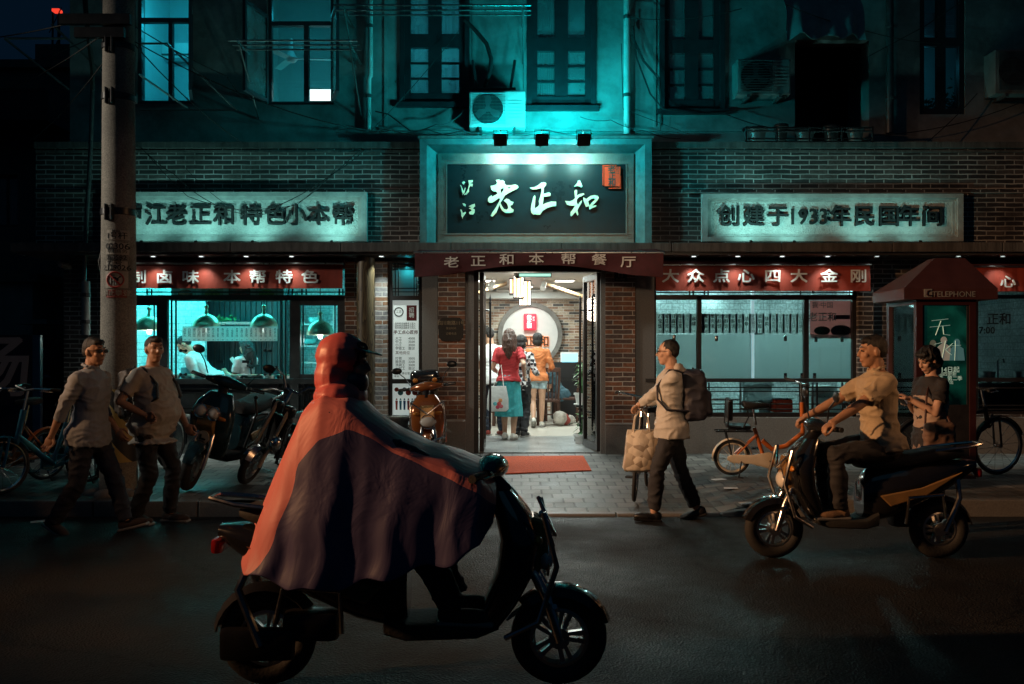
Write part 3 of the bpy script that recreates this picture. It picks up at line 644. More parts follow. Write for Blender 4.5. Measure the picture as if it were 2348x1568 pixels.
# ================================================================== grey stone signs
def stone_sign(u0, u1, v0, v1, body, uc0, label, spots):
    e = empty('stone_sign', (PX((u0 + u1) / 2), -.05, PZ(v1)), label, 'sign')
    x0, x1, z0, z1 = PX(u0, -.05), PX(u1, -.05), PZ(v1, -.05), PZ(v0, -.05)
    MB().box(x0 + .01, x1 - .01, -.03, -.001, z0 + .01, z1 - .01).build('slab', M['stone'], e)
    b = MB()
    for (w0, w1, y) in ((0, .075, -.09), (.075, .092, -.06), (.092, .125, -.045)):
        A = (x0 + w0, x1 - w0, z0 + w0 * .8, z1 - w0 * .8); B_ = (x0 + w1, x1 - w1, z0 + w1 * .8, z1 - w1 * .8)
        b.wall(A[0], A[1], A[2], A[3], y, -.0005, [B_])
    b.build('frame', M['stone_frame'], e)
    for ch, u in zip(body, uc0):
        text('character', ch, (PX(u, -.09), -.050, PZ((v0 + v1) / 2 - 2, -.09)), .295, M['ink'], e, bold=.014, extrude=.016, wx=.8 if ch in '193' else 1.03)
    for u, pw in spots:
        lamp('SPOT', 'sign_uplight', (PX(u, -.4), -.46, LZ1 + .03), pw * .8, (.34, 1.0, .92), (PX(u), .0, PZ(430)), spot_size=R(140), spot_blend=1, shadow_soft_size=.02)
        s_ = empty('sign_spot', (PX(u, -.4), -.46, LZ1 + .001), 'small uplight on the ledge under the ' + ('left' if u < 1000 else 'right') + ' stone sign', 'spotlight', 'uplights under the stone signs')
        MB().cyl((PX(u, -.4), -.495, LZ1 + .006), (PX(u, -.4), -.475, LZ1 + .016), .02, 10).build('barrel', M['black'], s_)
        MB().box(PX(u, -.4) - .02, PX(u, -.4) + .02, -.497, -.45, LZ1 + .002, LZ1 + .006).build('foot', M['black'], s_)
    return e
stone_sign(236, 842, 441, 554, '泸江老正和特色小本帮', (299, 354, 403, 457, 512, 574, 629, 678, 730, 785), 'left grey stone sign with dark raised characters in a moulded frame', ((330, 14), (454, 24), (583, 26), (763, 30)))
stone_sign(1608, 2205, 445, 554, '创建于1933年民国年间', (1674, 1730, 1785, 1819, 1842, 1866, 1890, 1929, 1984, 2040, 2087, 2140), 'right grey stone sign with founding year in dark raised characters', ((1717, 30), (1816, 24), (1988, 17), (2103, 11)))

# ================================================================== red sign boards under the soffit
def red_board(u0, u1, v0, v1, body, chars, label):
    y = -.14; e = empty('red_signboard', (PX((u0 + u1) / 2, y), y, PZ(v1, y)), label, 'signboard', 'red fabric signboards under the soffit')
    x0, x1, z0, z1 = PX(u0, y), PX(u1, y), PZ(v1, y), PZ(v0, y)
    b = MB(); n_ = 36
    for j in range(2): pass
    R_ = []
    for i in range(n_ + 1):
        x = x0 + (x1 - x0) * i / n_; w_ = .006 * math.sin(i * 1.9) + .004 * math.sin(i * .73)
        R_.append([Vector((x, y + .02, z1)), Vector((x, y + w_, (z0 + z1) / 2)), Vector((x, y + w_ * 1.6, z0)), Vector((x, y + w_ * 1.6 + .006, z0)), Vector((x, y + w_ + .006, (z0 + z1) / 2)), Vector((x, y + .026, z1))])
    b.rings(R_); b.build('valance', M['red_board'], e, smooth=True)
    b = MB(); rr = [[Vector((x, y + .01 + .23 * (1 - math.cos(a)) , z1 + .012 + .075 * math.sin(a))) for a in [R(t) for t in (0, 18, 36, 54, 72, 90)]] + [Vector((x, y + .25, z1 + .012))] for x in (x0, x1)]
    b.rings(rr); b.build('hood', M['awning'], e)
    MB().cyl((x0 - .01, y - .004, z1 + .006), (x1 + .01, y - .004, z1 + .006), .014, 10).build('front_bar', M['steel'], e, smooth=True)
    for ch, u, v, h in chars:
        text('character', ch, (PX(u, y), y - .022, PZ(v, y)), h, M['letter_white'], e, bold=.018, extrude=.004, wx=1.28)
    return e
c1 = [(ch, u, 637, .185) for ch, u in (('制', 318), ('卤', 378), ('味', 438), ('本', 533), ('帮', 592), ('特', 652), ('色', 711))]
red_board(252, 785, 605, 661, '', c1, 'left red fabric signboard with white characters above the kitchen window')
c2 = [(ch, u, 635, .185) for ch, u in (('大', 1536), ('众', 1594), ('点', 1653), ('心', 1709), ('四', 1770), ('大', 1830), ('金', 1899), ('刚', 1966))]
red_board(1503, 1995, 608, 667, '', c2, 'long red fabric signboard with white characters above the right window')
red_board(2215, 2460, 612, 668, '', [('心', 2308, 648, .17)], 'far right red fabric signboard half hidden by the telephone booth roof')

# soffit downlights
DL = [(290, 'left'), (351, 'left'), (461, 'left'), (564, 'left'), (668, 'left'), (874, 'pale brick pilaster'), (1590, 'right'), (1691, 'right'), (1793, 'right'), (1897, 'right'), (2010, 'booth'), (2197, 'booth'), (2298, 'far right')]
for u, where in DL:
    y = -.27; x = PX(u, y)
    d = empty('downlight', (x, y, LZ0 - .032), {'left': 'round downlight in the soffit over the left red signboard', 'right': 'round downlight in the soffit over the long right red signboard', 'booth': 'round downlight in the soffit near the booth roof', 'far right': 'round downlight in the soffit over the far right signboard', 'pale brick pilaster': 'round downlight in the soffit over the pale brick pilaster'}[where], 'downlight', 'soffit downlights')
    MB().lathe([(.03, -.031), (.048, -.034), (.05, -.040), (.036, -.040)], (x, y, LZ0), 16, caps=False).build('trim_ring', M['steel'], d, smooth=True)
    MB().lathe([(.001, -.036), (.034, -.036)], (x, y, LZ0), 14, caps=False).build('lens', emat('downlight_lens', (.85, 1, .95), 6 if u < 2000 else 3), d)
    k_ = {'left': 15, 'right': 14, 'booth': 3, 'far right': 9, 'pale brick pilaster': 40}[where]
    lamp('SPOT', 'downlight_beam', (x, y, LZ0 - .045), k_, (.85, 1.0, .93), (x, y + .10, 0), spot_size=R(96), spot_blend=.75, shadow_soft_size=.03)
    lamp('SPOT', 'downlight_core', (x, y, LZ0 - .045), {'booth': 60, 'far right': 60}.get(where, 95), (.80, 1.0, .93), (x, y - .25, 0), spot_size=R(46), spot_blend=1, shadow_soft_size=.03)

# ================================================================== centre awning
aw = empty('entrance_awning', (PX(1236, -.5), -.5, PZ(600)), 'sagging maroon canvas awning with white characters over the open door', 'awning')
ya, yf = -.16, -.98
def awn(s_, t):       # s_ 0..1 along, t 0..1 wall edge -> front bar, 1..2 valance
    if t <= 1:
        y = ya + (yf - ya) * t; x = PX(951, yf) + (PX(1520, yf) - PX(951, yf)) * s_
        z = PZ(562, ya) + (PZ(578, yf) - PZ(562, ya)) * t - .03 * math.sin(math.pi * t) * (.7 + .3 * math.sin(s_ * 17))
    else:
        q = t - 1; y = yf - .012 + .05 * q * math.sin(s_ * 9) * .5 + .016 * math.sin(s_ * 23 + q * 3) * q; x = PX(951, yf) + (PX(1520, yf) - PX(951, yf)) * s_
        z = PZ(580, yf) - q * (PZ(580, yf) - PZ(635, yf)) * (.80 + .20 * (2 * s_ - 1) ** 2 - .30 * max(0, math.sin((s_ - .12) / .76 * math.pi)) * 1.0)
    return Vector((x, y, z))
b = MB(); N = 70; T_ = [i / 6 for i in range(7)]; T2 = [1.002 + i / 8 for i in range(9)]
for TT in (T_, T2):
    G = [[awn(i / N, t) for t in TT] for i in range(N + 1)]
    b.rings([g + [p + Vector((0, .006, -.004)) for p in g[::-1]] for g in G])
b.build('canvas', M['awning'], aw, smooth=True)
MB().cyl((PX(948, yf), yf, PZ(579, yf)), (PX(1523, yf), yf, PZ(579, yf)), .017, 10).build('front_bar', M['steel'], aw, smooth=True)
for s_ in (-1, 1):
    xx = PX(951 if s_ < 0 else 1520, yf) - s_ * .05; MB().tube([(xx, yf + .02, PZ(581, yf)), (xx, -.5, PZ(590, -.5) - .05), (xx, -.06, PZ(600, 0))], .014, 6).build('arm', M['frame_grey'], aw)
for ch, u, v in (('老', 1035, 603), ('正', 1096, 600), ('和', 1162, 597), ('本', 1229, 596), ('帮', 1303, 596), ('餐', 1373, 597), ('厅', 1440, 602)):
    def bend(p):
        s_ = (p.x - PX(951, yf)) / (PX(1520, yf) - PX(951, yf)); lo, hi = awn(s_, 1.0), awn(s_, 2.0)
        q = min(1, max(0, (lo.z - p.z) / max(1e-4, lo.z - hi.z))); c = awn(s_, 1 + max(.003, q)); return Vector((p.x, c.y - .008 + (p.y + 5) * 1.0, p.z))
    text('character', ch, (PX(u, yf), -5, PZ(v, yf)), .145, M['letter_white'], aw, bold=.012, extrude=.002, wx=1.35, fn=bend)
lamp('AREA', 'awning_reveal_light', (PX(1236), .16, 2.56), 26, (.9, 1, .95), (PX(1236), .1, 0), size=.9)
# ================================================================== kitchen window (left)
def frame_bars(name, bars, y0, y1, m, parent):
    b = MB()
    for u0, u1, v0, v1 in bars: b.box(PX(u0, y0), PX(u1, y0), y0, y1, PZ(v1, y0), PZ(v0, y0))
    return b.build(name, m, parent)
KW = empty('kitchen_window', (PX(520, .1), .1, PZ(958, .1)), 'wide shop window with dark grey frame and lattice bars before the bright kitchen', 'window')
frame_bars('frame', [(246, 250, 600, 957), (250, 790, 676.5, 688), (359, 383, 688, 868), (664, 688, 688, 868), (686, 790, 688, 700), (686, 790, 858, 868), (774, 790, 700, 858), (250, 359, 688, 700), (250, 359, 858, 868), (250, 790, 868.5, 880), (664, 684, 880, 956), (784, 790, 880, 956), (250, 310, 600, 604), (310, 790, 600, 604)], .115, .19, M['frame_grey'], KW)
frame_bars('lattice_bar', [(u, u + 3, 662, 676) for u in (268, 275, 335, 345, 660, 668, 690, 700, 776, 784)] + [(250, 790, 668, 671)], .13, .16, M['frame_dark'], KW)
for u0, u1, v0, v1 in ((391, 394.5, 688, 868), (401, 404.5, 688, 868), (642, 645.5, 688, 868), (653, 656.5, 688, 868), (693, 696, 700, 858), (766, 769, 700, 858), (352, 354, 700, 858)):
    frame_bars('lattice_bar', [(u0, u1, v0, v1)], .13, .15, M['frame_dark'], KW)
for (a, c, v0, v1) in ((250, 359, 700, 858), (383, 664, 688, 868), (688, 774, 700, 858), (250, 790, 604, 676)):
    MB().box(PX(a, .16), PX(c, .16), .165, .169, PZ(v1, .16), PZ(v0, .16)).build('pane', M['glass'], KW)
M['panel_grey'] = mat('pale_grey_panel', (.24, .235, .22), .5, var=.25, scale=4)
MB().box(PX(250, .15), PX(790, .15), .16, .2, PZ(956, .15), PZ(880, .15)).build('apron_panel', M['panel_grey'], KW)
frame_bars('apron_bar', [(250, 664, v, v + 3.2) for v in (890, 899, 934, 943)] + [(684, 784, v, v + 3.2) for v in (890, 899, 934, 943)] + [(u, u + 3.5, 881, 955) for u in (635, 646, 694, 705, 770)], .11, .15, M['frame_dark'], KW)
frame_bars('sill', [(246, 792, 952, 956.5)], .0, .16, M['stone_frame'], KW)
for (u, v) in ((420, 804), (613, 804), (420, 858), (613, 858)):
    b = MB(); y = .155
    for du in (-6, 6): b.ball((PX(u + du, y), y, PZ(v, y)), (.022, .012, .022), 8)
    b.box(PX(u - 6, y), PX(u + 6, y), y - .008, y + .008, PZ(v, y) - .008, PZ(v, y) + .008); b.build('glass_clamp', M['black'], KW)
frame_bars('door_pull', [(489, 506, 755, 761)], .12, .15, M['black'], KW) if False else None
for u in (495, 555):
    frame_bars('pull_handle', [(u, u + 17, 826, 832)], .125, .16, M['black'], KW)
# kitchen room
KX0, KX1, KY1 = PX(246) - .05, PX(800) + .1, 3.2
def room(name, x0, x1, y0, y1, z0, z1, wm, fm, cm, left=True, right=True):
    if left: MB().box(x0 - .05, x0, y0, y1, z0, z1).build(name + '_wall', wm, BLD)
    if right: MB().box(x1, x1 + .05, y0, y1, z0, z1).build(name + '_wall', wm, BLD)
    MB().box(x0 - .05, x1 + .05, y1 + .002, y1 + .06, z0, z1).build(name + '_wall', wm, BLD)
    MB().box(x0 - .05, x1 + .05, y0, y1 + .06, z0 - .05, z0 - .002).build(name + '_floor', fm, BLD)
    MB().box(x0 - .05, x1 + .05, y0, y1 + .06, z1 + .002, z1 + .05).build(name + '_ceiling', cm, BLD)
room('kitchen', KX0 + .06, KX1, .39, KY1, .21, 2.8, M['tile'], M['granite'], M['white'], left=True, right=True)
# tiled return wall left of the main pane, passage with dark slats behind
MB().box(PX(246), PX(470, 1.7), 1.7, 1.78, .21, 2.79).build('tiled_wall', M['tile'], BLD)
M['slat_dark'] = mat('dark_slats', (.03, .035, .04), .5, var=.3)
b = MB()
for i in range(18): x = PX(470, 2.4) + i * .085; b.box(x, x + .05, 2.4, 2.44, .9, 2.5)
sc = empty('slatted_screen', (PX(560, 2.4), 2.4, .2), 'dark slatted screen at the back of the kitchen behind the cooks', 'screen')
b.build('slat_panel', M['slat_dark'], sc); MB().box(PX(465, 2.4), PX(655, 2.4), 2.445, 2.49, .21, 2.6).build('backing', M['frame_grey'], sc)
sh = empty('kitchen_shelf', (PX(730, 1.9), 1.9, .21), 'steel kitchen shelf with bowls behind the right narrow pane', 'shelf')
for v in (742, 792, 830): MB().box(PX(672, 1.7), PX(800, 1.7), 1.65, 2.1, PZ(v, 1.7) - .02, PZ(v, 1.7)).build('shelf_board', M['white'], sh)
for u in (676, 765): MB().box(PX(u, 1.7), PX(u, 1.7) + .05, 1.62, 1.648, .21, 2.3).build('upright', M['white'], sh)
for i, (u, v, r) in enumerate(((712, 791, .14), (770, 791, .11), (720, 741, .10))):
    bw = tag(MB().lathe([(.03, 0), (r * .7, .02), (r, .09), (r * .97, .092), (r * .66, .03), (.02, .012)], (PX(u, 1.85), 1.85, PZ(v, 1.7) + .003), 18).build('metal_bowl', M['steel'], smooth=True), ('wide steel bowl on the middle kitchen shelf, left', 'steel bowl on the middle kitchen shelf, right', 'small steel bowl on the top kitchen shelf')[i], 'bowl', 'bowls on the kitchen shelf')
pl = empty('pass_shelf', (PX(540, 1.9), 1.9, PZ(740, 1.9)), 'teal shelf holding greens above the cooks', 'shelf')
MB().box(PX(470, 1.9), PX(610, 1.9), 1.8, 2.2, PZ(744, 1.9), PZ(738, 1.9)).build('shelf_board', M['steel'], pl)
for u in (475, 605): MB().box(PX(u, 1.9), PX(u, 1.9) + .03, 2.16, 2.2, PZ(744, 1.9) - .22, PZ(744, 1.9) - .001).build('bracket', M['steel'], pl)
M['green_leaf'] = mat('leaf_green', (.05, .16, .05), .5, var=.4, scale=12)
b = MB()
for i in range(60):
    c = Vector((PX(516, 1.95) + rnd.gauss(0, .09), 1.95 + rnd.gauss(0, .05), PZ(738, 1.9) + .02 + abs(rnd.gauss(0, .03)))); d = Vector((rnd.uniform(-1, 1), rnd.uniform(-1, 1), rnd.uniform(-.3, 1))) * .04; e = d.orthogonal().normalized() * .014
    b.quad(c - d, c + e, c + d, c - e)
tag(b.build('salad_greens', M['green_leaf']), 'heap of green leaves on the shelf above the cooks', 'greens')
MB_ = MB(); MB_.box(PX(383), PX(660), .35, .38, PZ(664, .3), PZ(690, .3))
# strip of food pictures over the window inside
st = empty('picture_strip', (PX(520, .4), .42, PZ(690, .4)), 'strip of colourful dish pictures along the top of the kitchen window', 'picture strip')
MB().box(PX(392, .42), PX(650, .42), .42, .435, PZ(691, .42), PZ(655, .42)).build('backing', M['white'], st)
dish = [(.45, .08, .04), (.5, .3, .1), (.55, .07, .06), (.3, .35, .1), (.5, .2, .08)]
for i in range(4):
    u = 425 + i * 62; x = PX(u, .42); z = PZ(674, .42)
    MB().box(x - .15, x + .15, .414, .4195, z - .085, z + .085).build('picture', mat('picture_card', [(.45, .5, .5), (.5, .45, .35), (.35, .1, .08), (.5, .5, .42)][i], .5, var=.3, scale=18), st)
    MB().lathe([(.001, -.004), (.10, -.004), (.105, 0)], (0, 0, 0), 18, M=Matrix.Translation((x, .413, z)) @ Matrix.Rotation(R(90), 4, 'X') @ Matrix.Scale(.6, 4, (0, 1, 0))).build('dish_photo', mat('dish_print', dish[i], .5, var=.7, scale=22), st)
# hanging menu strip
ms = empty('menu_strip', (PX(527, .22), .215, PZ(782, .22)), 'row of pale menu cards hung inside the kitchen window below the lamps', 'menu')
items = ['海蜇头', '白斩鸡', '辣白菜', '走油肉', '酱鸭胗', '萝卜丝', '鸡汁牛腩', '糟香小黄鱼', '鱼汁鲭方', '正和烧鸡', '上海熏鱼', '葱烤大排', '金牌叉烧', '本帮酱鸭', '本帮烤鸭', '鲜汁百叶', '糖醋小排', '四喜烤麸', '五香素鸡', '爽口萝卜干']
for i in range(20):
    x = PX(418 + (636 - 418) * (i + .5) / 20, .215); w = (PX(636, .2) - PX(418, .2)) / 20
    cd_ = MB().box(x - w * .48, x + w * .48, .212, .216, PZ(782, .215), PZ(748, .215)).build('menu_card', M['card'], ms)
    t = items[i]; h = min(.047, .15 / len(t)); text('dish_name', '\n'.join(t), (x, .2105, PZ(763, .215)), h, M['ink'], cd_, bold=.02, extrude=.0006, line=.82)
    text('price', str(18 + (i * 7) % 30), (x, .2105, PZ(779, .215)), .026, M['ink'], cd_, bold=.0, extrude=.0006)
# steel counter with trays
ct = empty('kitchen_counter', (PX(520, .6), .6, .21), 'steel counter along the inside of the kitchen window', 'counter')
MB().box(PX(310, .3), PX(664, .3), .30, .95, PZ(868, .3) - .05, PZ(868, .3) - .005).build('worktop', M['steel'], ct)
MB().box(PX(315, .3), PX(660, .3), .42, .93, .21, PZ(868, .3) - .051).build('cabinet', M['frame_grey'], ct)
zc = PZ(868, .3) - .005
food = [(.30, .10, .04), (.22, .16, .07), (.08, .14, .05), (.35, .06, .03), (.3, .22, .12)]
for i, u in enumerate((398, 428, 462, 500, 540, 578, 616, 648)):
    x = PX(u, .48); y = .48 + (i % 2) * .1; r = .10 + .03 * (i % 3)
    tr = empty('food_tray', (x, y, zc), 'round steel tray of cooked food on the kitchen counter', 'tray', 'trays on the kitchen counter')
    MB().lathe([(.001, .002), (r * .8, .002), (r, .045), (r + .012, .047), (r + .012, .051), (r - .006, .05), (r * .78, .008), (.001, .008)], (x, y, zc), 20).build('tray', M['steel'], tr, smooth=True)
    b = MB()
    for k in range(14): a = rnd.uniform(0, 6.28); q = r * .62 * math.sqrt(rnd.random()); b.ball((x + q * math.cos(a), y + q * math.sin(a), zc + .04), (.03, .025, .018), 6)
    b.build('food', mat('cooked_food', food[i % 5], .4, var=.5, scale=40), tr, smooth=True)
cb = empty('steel_bin', (PX(455, 1.0), 1.0, .21), 'tall steel bin lined with a bag left of the stooping cook', 'bin')
MB().lathe([(.15, .75), (.17, 1.32), (.165, 1.32), (.14, .76)], (PX(438, 1.0), 1.1, 0), 18).build('bin', M['steel'], cb, smooth=True)
MB().lathe([(.172, 1.2), (.178, 1.33), (.16, 1.31), (.15, 1.25)], (PX(438, 1.0), 1.1, 0), 18).build('liner', mat('blue_liner', (.1, .35, .4), .4), cb, smooth=True)
MB().box(PX(438, 1.0) - .2, PX(438, 1.0) + .2, .95, 1.3, .21, .748).build('stand', M['steel'], cb)
# four dome pendants
BULB = emat('lamp_bulb', (.95, 1, .95), 9)
for u, v, w in ((342, 757, 'first dome pendant lamp from the left, partly behind the concrete pole'), (473, 753, 'second dome pendant lamp from the left, over the cooks'), (605, 753, 'third dome pendant lamp from the left, above the menu cards'), (734, 768, 'fourth dome pendant lamp, in the right narrow pane')):
    y = .42; x, z = PX(u, y), PZ(v, y); r = 31 * (y - CAMY) / FPX
    e = empty('pendant_lamp', (x, y, z), 'brushed metal ' + w, 'lamp', 'dome pendant lamps in the kitchen window')
    pr = [(r + .004, 0), (r, .012)] + [(r * math.cos(R(a)), .012 + r * 1.02 * math.sin(R(a))) for a in range(8, 80, 8)] + [(r * .17, r * 1.08), (r * .12, r * 1.25), (r * .1, r * 1.45), (r * .17, r * 1.55), (r * .16, r * 1.68), (r * .05, r * 1.76)]
    MB().lathe(pr, (x, y, z), 28, caps=False).build('shade', M['brass'], e, smooth=True)
    MB().cyl((x, y, z + r * 1.75), (x, y, 2.79), .006, 6).build('cord', M['cable'], e)
    MB().lathe([(.02, .04), (.03, -.005), (.032, -.03), (.022, -.05), (.005, -.052)], (x, y, z), 12).build('bulb', BULB, e, smooth=True)
    lamp('POINT', 'pendant_light', (x, y, z - .08), 5, (.8, 1, .92), shadow_soft_size=.04)
# kitchen ceiling light (cyan cast tubes)
for u, y in ((420, 1.0), (620, 1.3)):
    e = empty('tube_light', (PX(u, y), y, 2.78), 'fluorescent tube on the kitchen ceiling ' + ('near the tiled wall' if u == 420 else 'near the shelves'), 'light', 'kitchen ceiling tubes')
    MB().box(PX(u, y) - .5, PX(u, y) + .5, y - .03, y + .03, 2.76, 2.796).build('batten', M['white'], e)
    MB().cyl((PX(u, y) - .48, y, 2.745), (PX(u, y) + .48, y, 2.745), .013, 8).build('tube', emat('tube_glow', (.3, 1, 1), 5), e)
    lamp('AREA', 'tube_lamp', (PX(u, y), y, 2.72), 46, (.03, .80, .82), (PX(u, y), y, 0), size=1.0)

# ================================================================== poster panel left of the door
PP = empty('notice_window', (PX(928, .1), .1, PZ(958, .1)), 'narrow dark framed window with lattice top and notice below, left of the entrance', 'window')
frame_bars('frame', [(890, 899, 598, 958), (960, 966, 598, 958), (899, 960, 598, 603), (899, 960, 678, 688), (899, 960, 869, 879), (899, 960, 952, 958)], .08, .17, M['frame_dark'], PP)
frame_bars('lattice_bar', [(u, u + 2, 603, 678) for u in (905, 912, 948, 954)] + [(899, 960, v, v + 2) for v in (610, 617, 660, 668)], .10, .13, M['frame_dark'], PP)
MB().box(PX(899, .14), PX(960, .14), .140, .144, PZ(678, .14), PZ(603, .14)).build('pane', M['glass'], PP)
MB().box(PX(892, .2), PX(964, .2), .40, .44, PZ(700, .2), PZ(598, .2)).build('backdrop', M['room_blue'], PP)
lamp('POINT', 'small_window_light', (PX(928), .3, PZ(612)), 1.5, (.05, .8, .9), shadow_soft_size=.03)
nb = empty('notice_board', (PX(930, .1), .1, PZ(868, .1)), 'pale printed job notice with lines of dark characters behind glass', 'notice')
y = .125
M['glow_paper'] = mat('glowing_paper', (.72, .75, .72), .5, var=.04, emit=(.75, .9, .86), es=.34)  # even emission added to the paper colour
MB().box(PX(899.5, y), PX(959.5, y), y, y + .01, PZ(868.5, y), PZ(688.5, y)).build('sheet', M['glow_paper'], nb)
def ptxt(bd, u, v, h, mt=None, al='CENTER', bold=.015, wx=1.0, par=None): return text('lettering', bd, (PX(u, y), y - .0015, PZ(v, y)), h, mt or M['ink'], par or nb, bold=bold, extrude=.0008, align=al, wx=wx)
M['maroon_ink'] = mat('maroon_ink', (.12, .012, .015), .5, var=0)
MB().torus((PX(914, y), y - .002, PZ(715, y)), .058, .007, 'Y', 28, 6).build('ring_emblem', M['ink'], nb); ptxt('工匠', 914, 715, .042, M['concrete'])
MB().box(PX(932, y), PX(955, y), y - .003, y - .0008, PZ(735, y), PZ(700, y)).build('red_block', M['maroon_ink'], nb); text('lettering', '招\n聘', (PX(943.5, y), y - .0045, PZ(717.5, y)), .075, M['letter_white'], nb, extrude=.0005, bold=.01, line=1.0)
for i in range(3): ptxt('百年老店诚聘手工匠人', 929, 742 + i * 5, .03, wx=.95)
ptxt('手工点心匠师', 930, 762, .055, M['maroon_ink']); 
for i, (a, c) in enumerate((('大工', '4000'), ('中工', '3500'), ('小工', '3000'), ('学徒工', '面议'))): ptxt(a, 906, 776 + i * 7.6, .045, al='LEFT'); ptxt(c, 951, 776 + i * 7.6, .045, al='RIGHT', bold=.0)
ptxt('其他岗位', 906, 809, .05, M['maroon_ink'], 'LEFT')
for i, (a, c) in enumerate((('打荷', '3000'), ('服务员', '3300'), ('洗碗工', '3000'), ('小时工', '面议'))): ptxt(a, 906, 822 + i * 7.6, .045, al='LEFT'); ptxt(c, 951, 822 + i * 7.6, .045, al='RIGHT', bold=.0)
ptxt('联系人薛主管', 903, 856, .036, al='LEFT'); ptxt('电话：', 903, 862.5, .034, al='LEFT')
po = empty('small_poster', (PX(928, .1), .1, PZ(952, .1)), 'pale poster with a group of coloured stick figures under the notice', 'poster')
MB().box(PX(899.5, y), PX(959.5, y), y, y + .01, PZ(951.5, y), PZ(879.5, y)).build('sheet', M['glow_paper'], po)
for i, (u, c) in enumerate(((909, (.4, .06, .04)), (918, (.03, .2, .28)), (927, (.05, .12, .25)), (936, (.4, .05, .05)), (945, (.2, .25, .3)), (951, (.45, .08, .05)))):
    pm = mat('print', c, .5, var=0); x = PX(u, y); z = PZ(925, y)
    b = MB(); b.prism([(x - .018, z + .04), (x + .018, z + .04), (x + .014, z - .02), (x + .012, z - .085), (x - .012, z - .085), (x - .014, z - .02)], y - .002, y - .0006)
    b.lathe([(.001, 0), (.012, 0), (.012, .001)], (x, y - .0006, z + .058), 10, Matrix.Rotation(R(90), 4, 'X')); b.build('printed_figure', pm, po)
    MB().lathe([(.001, 0), (.03 + .008 * (i % 2), 0), (.03 + .008 * (i % 2), .001)], (x, y - .0008 - .0006 * i, PZ(893 + 7 * (i % 2), y)), 14, Matrix.Rotation(R(90), 4, 'X')).build('speech_dot', pm, po)
# octagonal plaque
M['plaque'] = mat('dark_bronze_plaque', (.020, .018, .016), .4, .3, var=.3)
pq = empty('address_plaque', (PX(1035, -.06), -.06, PZ(782, -.06)), 'black notched plaque with faint lettering on the left brick pillar', 'plaque')
x0, x1, z0, z1 = PX(1005.5, -.06), PX(1062, -.06), PZ(782, -.06), PZ(728, -.06); c = .05
MB().prism([(x0, z0 + c), (x0 + c * .5, z0 + c * .5), (x0 + c, z0), (x1 - c, z0), (x1 - c * .5, z0 + c * .5), (x1, z0 + c), (x1, z1 - c), (x1 - c * .5, z1 - c * .5), (x1 - c, z1), (x0 + c, z1), (x0 + c * .5, z1 - c * .5), (x0, z1 - c)], -.065, -.0402).build('plate', M['plaque'], pq)
M['dull_gold'] = mat('dull_gold', (.25, .20, .13), .5, .3, var=.1)
for bd, v, h in (('四川南路11号', 741, .062), ('营业时间', 753, .034), ('订餐电话', 765, .036)): text('lettering', bd, (PX(1034, -.06), -.067, PZ(v, -.06)), h, M['dull_gold'], pq, extrude=.001)
hn = empty('house_number', (PX(1422, -.05), -.05, PZ(640, -.05)), 'dark house number plate reading 11 under the awning right end', 'number plate')
MB().box(PX(1408, -.05), PX(1437, -.05), -.055, -.0402, PZ(645, -.05), PZ(622, -.05)).build('plate', M['plaque'], hn); text('lettering', '11', (PX(1422, -.05), -.057, PZ(631, -.05)), .09, M['dull_gold'], hn, extrude=.001)
text('lettering', '四川南路', (PX(1422, -.05), -.057, PZ(641, -.05)), .03, M['dull_gold'], hn, extrude=.001)

# ================================================================== right window
RW = empty('counter_window', (PX(1733, .1), .1, PZ(955, .1)), 'dark framed shop window with frosted panes and lattice rail right of the entrance', 'window')
frame_bars('frame', [(1500, 1966, 598, 603), (1500, 1966, 676, 687), (1500, 1504, 603, 955), (1598, 1608, 676, 955), (1843, 1854, 676, 955), (1954, 1966, 603, 955), (1504, 1966, 946, 955)], .11, .19, M['frame_dark'], RW)
frame_bars('counter_ledge', [(1480, 1962, 868, 876)], -.02, .20, M['frame_dark'], RW)
frame_bars('lattice_bar', [(1504, 1966, v, v + 2.6) for v in (887, 896, 925, 937)] + [(u, u + 2.8, 877, 946) for u in (1614, 1624, 1526, 1535, 1833, 1862, 1872, 1930, 1940)], .10, .14, M['frame_dark'], RW)
frame_bars('lattice_bar', [(1504, 1966, 669, 671.5)] + [(u, u + 2.6, 662, 676) for u in (1580, 1588, 1614, 1622, 1834, 1862, 1946)], .13, .16, M['frame_dark'], RW)
MB().box(PX(1504, .16), PX(1954, .16), .165, .169, PZ(946, .16), PZ(603, .16)).build('pane', M['glass'], RW)
m, n, l, p = nt('frosted_film'); M['frost'] = m; n.remove(p); out = n['Material Output']
tl = n.new('ShaderNodeBsdfTranslucent'); tl.inputs[0].default_value = (.50, .54, .53, 1); df = n.new('ShaderNodeBsdfDiffuse'); df.inputs[0].default_value = (.22, .25, .25, 1)
ad = n.new('ShaderNodeAddShader'); l.new(tl.outputs[0], ad.inputs[0]); l.new(df.outputs[0], ad.inputs[1]); tr = n.new('ShaderNodeBsdfTransparent'); mx = n.new('ShaderNodeMixShader'); mx.inputs[0].default_value = .82
l.new(tr.outputs[0], mx.inputs[1]); l.new(ad.outputs[0], mx.inputs[2]); gl = n.new('ShaderNodeBsdfGlossy'); gl.inputs['Roughness'].default_value = .12; m2 = n.new('ShaderNodeMixShader'); m2.inputs[0].default_value = .05; l.new(mx.outputs[0], m2.inputs[1]); l.new(gl.outputs[0], m2.inputs[2]); l.new(m2.outputs[0], out.inputs[0])
for a, c, v0 in ((1505, 1597, 767), (1609, 1722, 767), (1729, 1842, 767), (1855, 1953, 767)):
    MB().box(PX(a, .18), PX(c, .18), .176, .180, PZ(867, .18), PZ(v0, .18)).build('frosted_panel', M['frost'], RW)
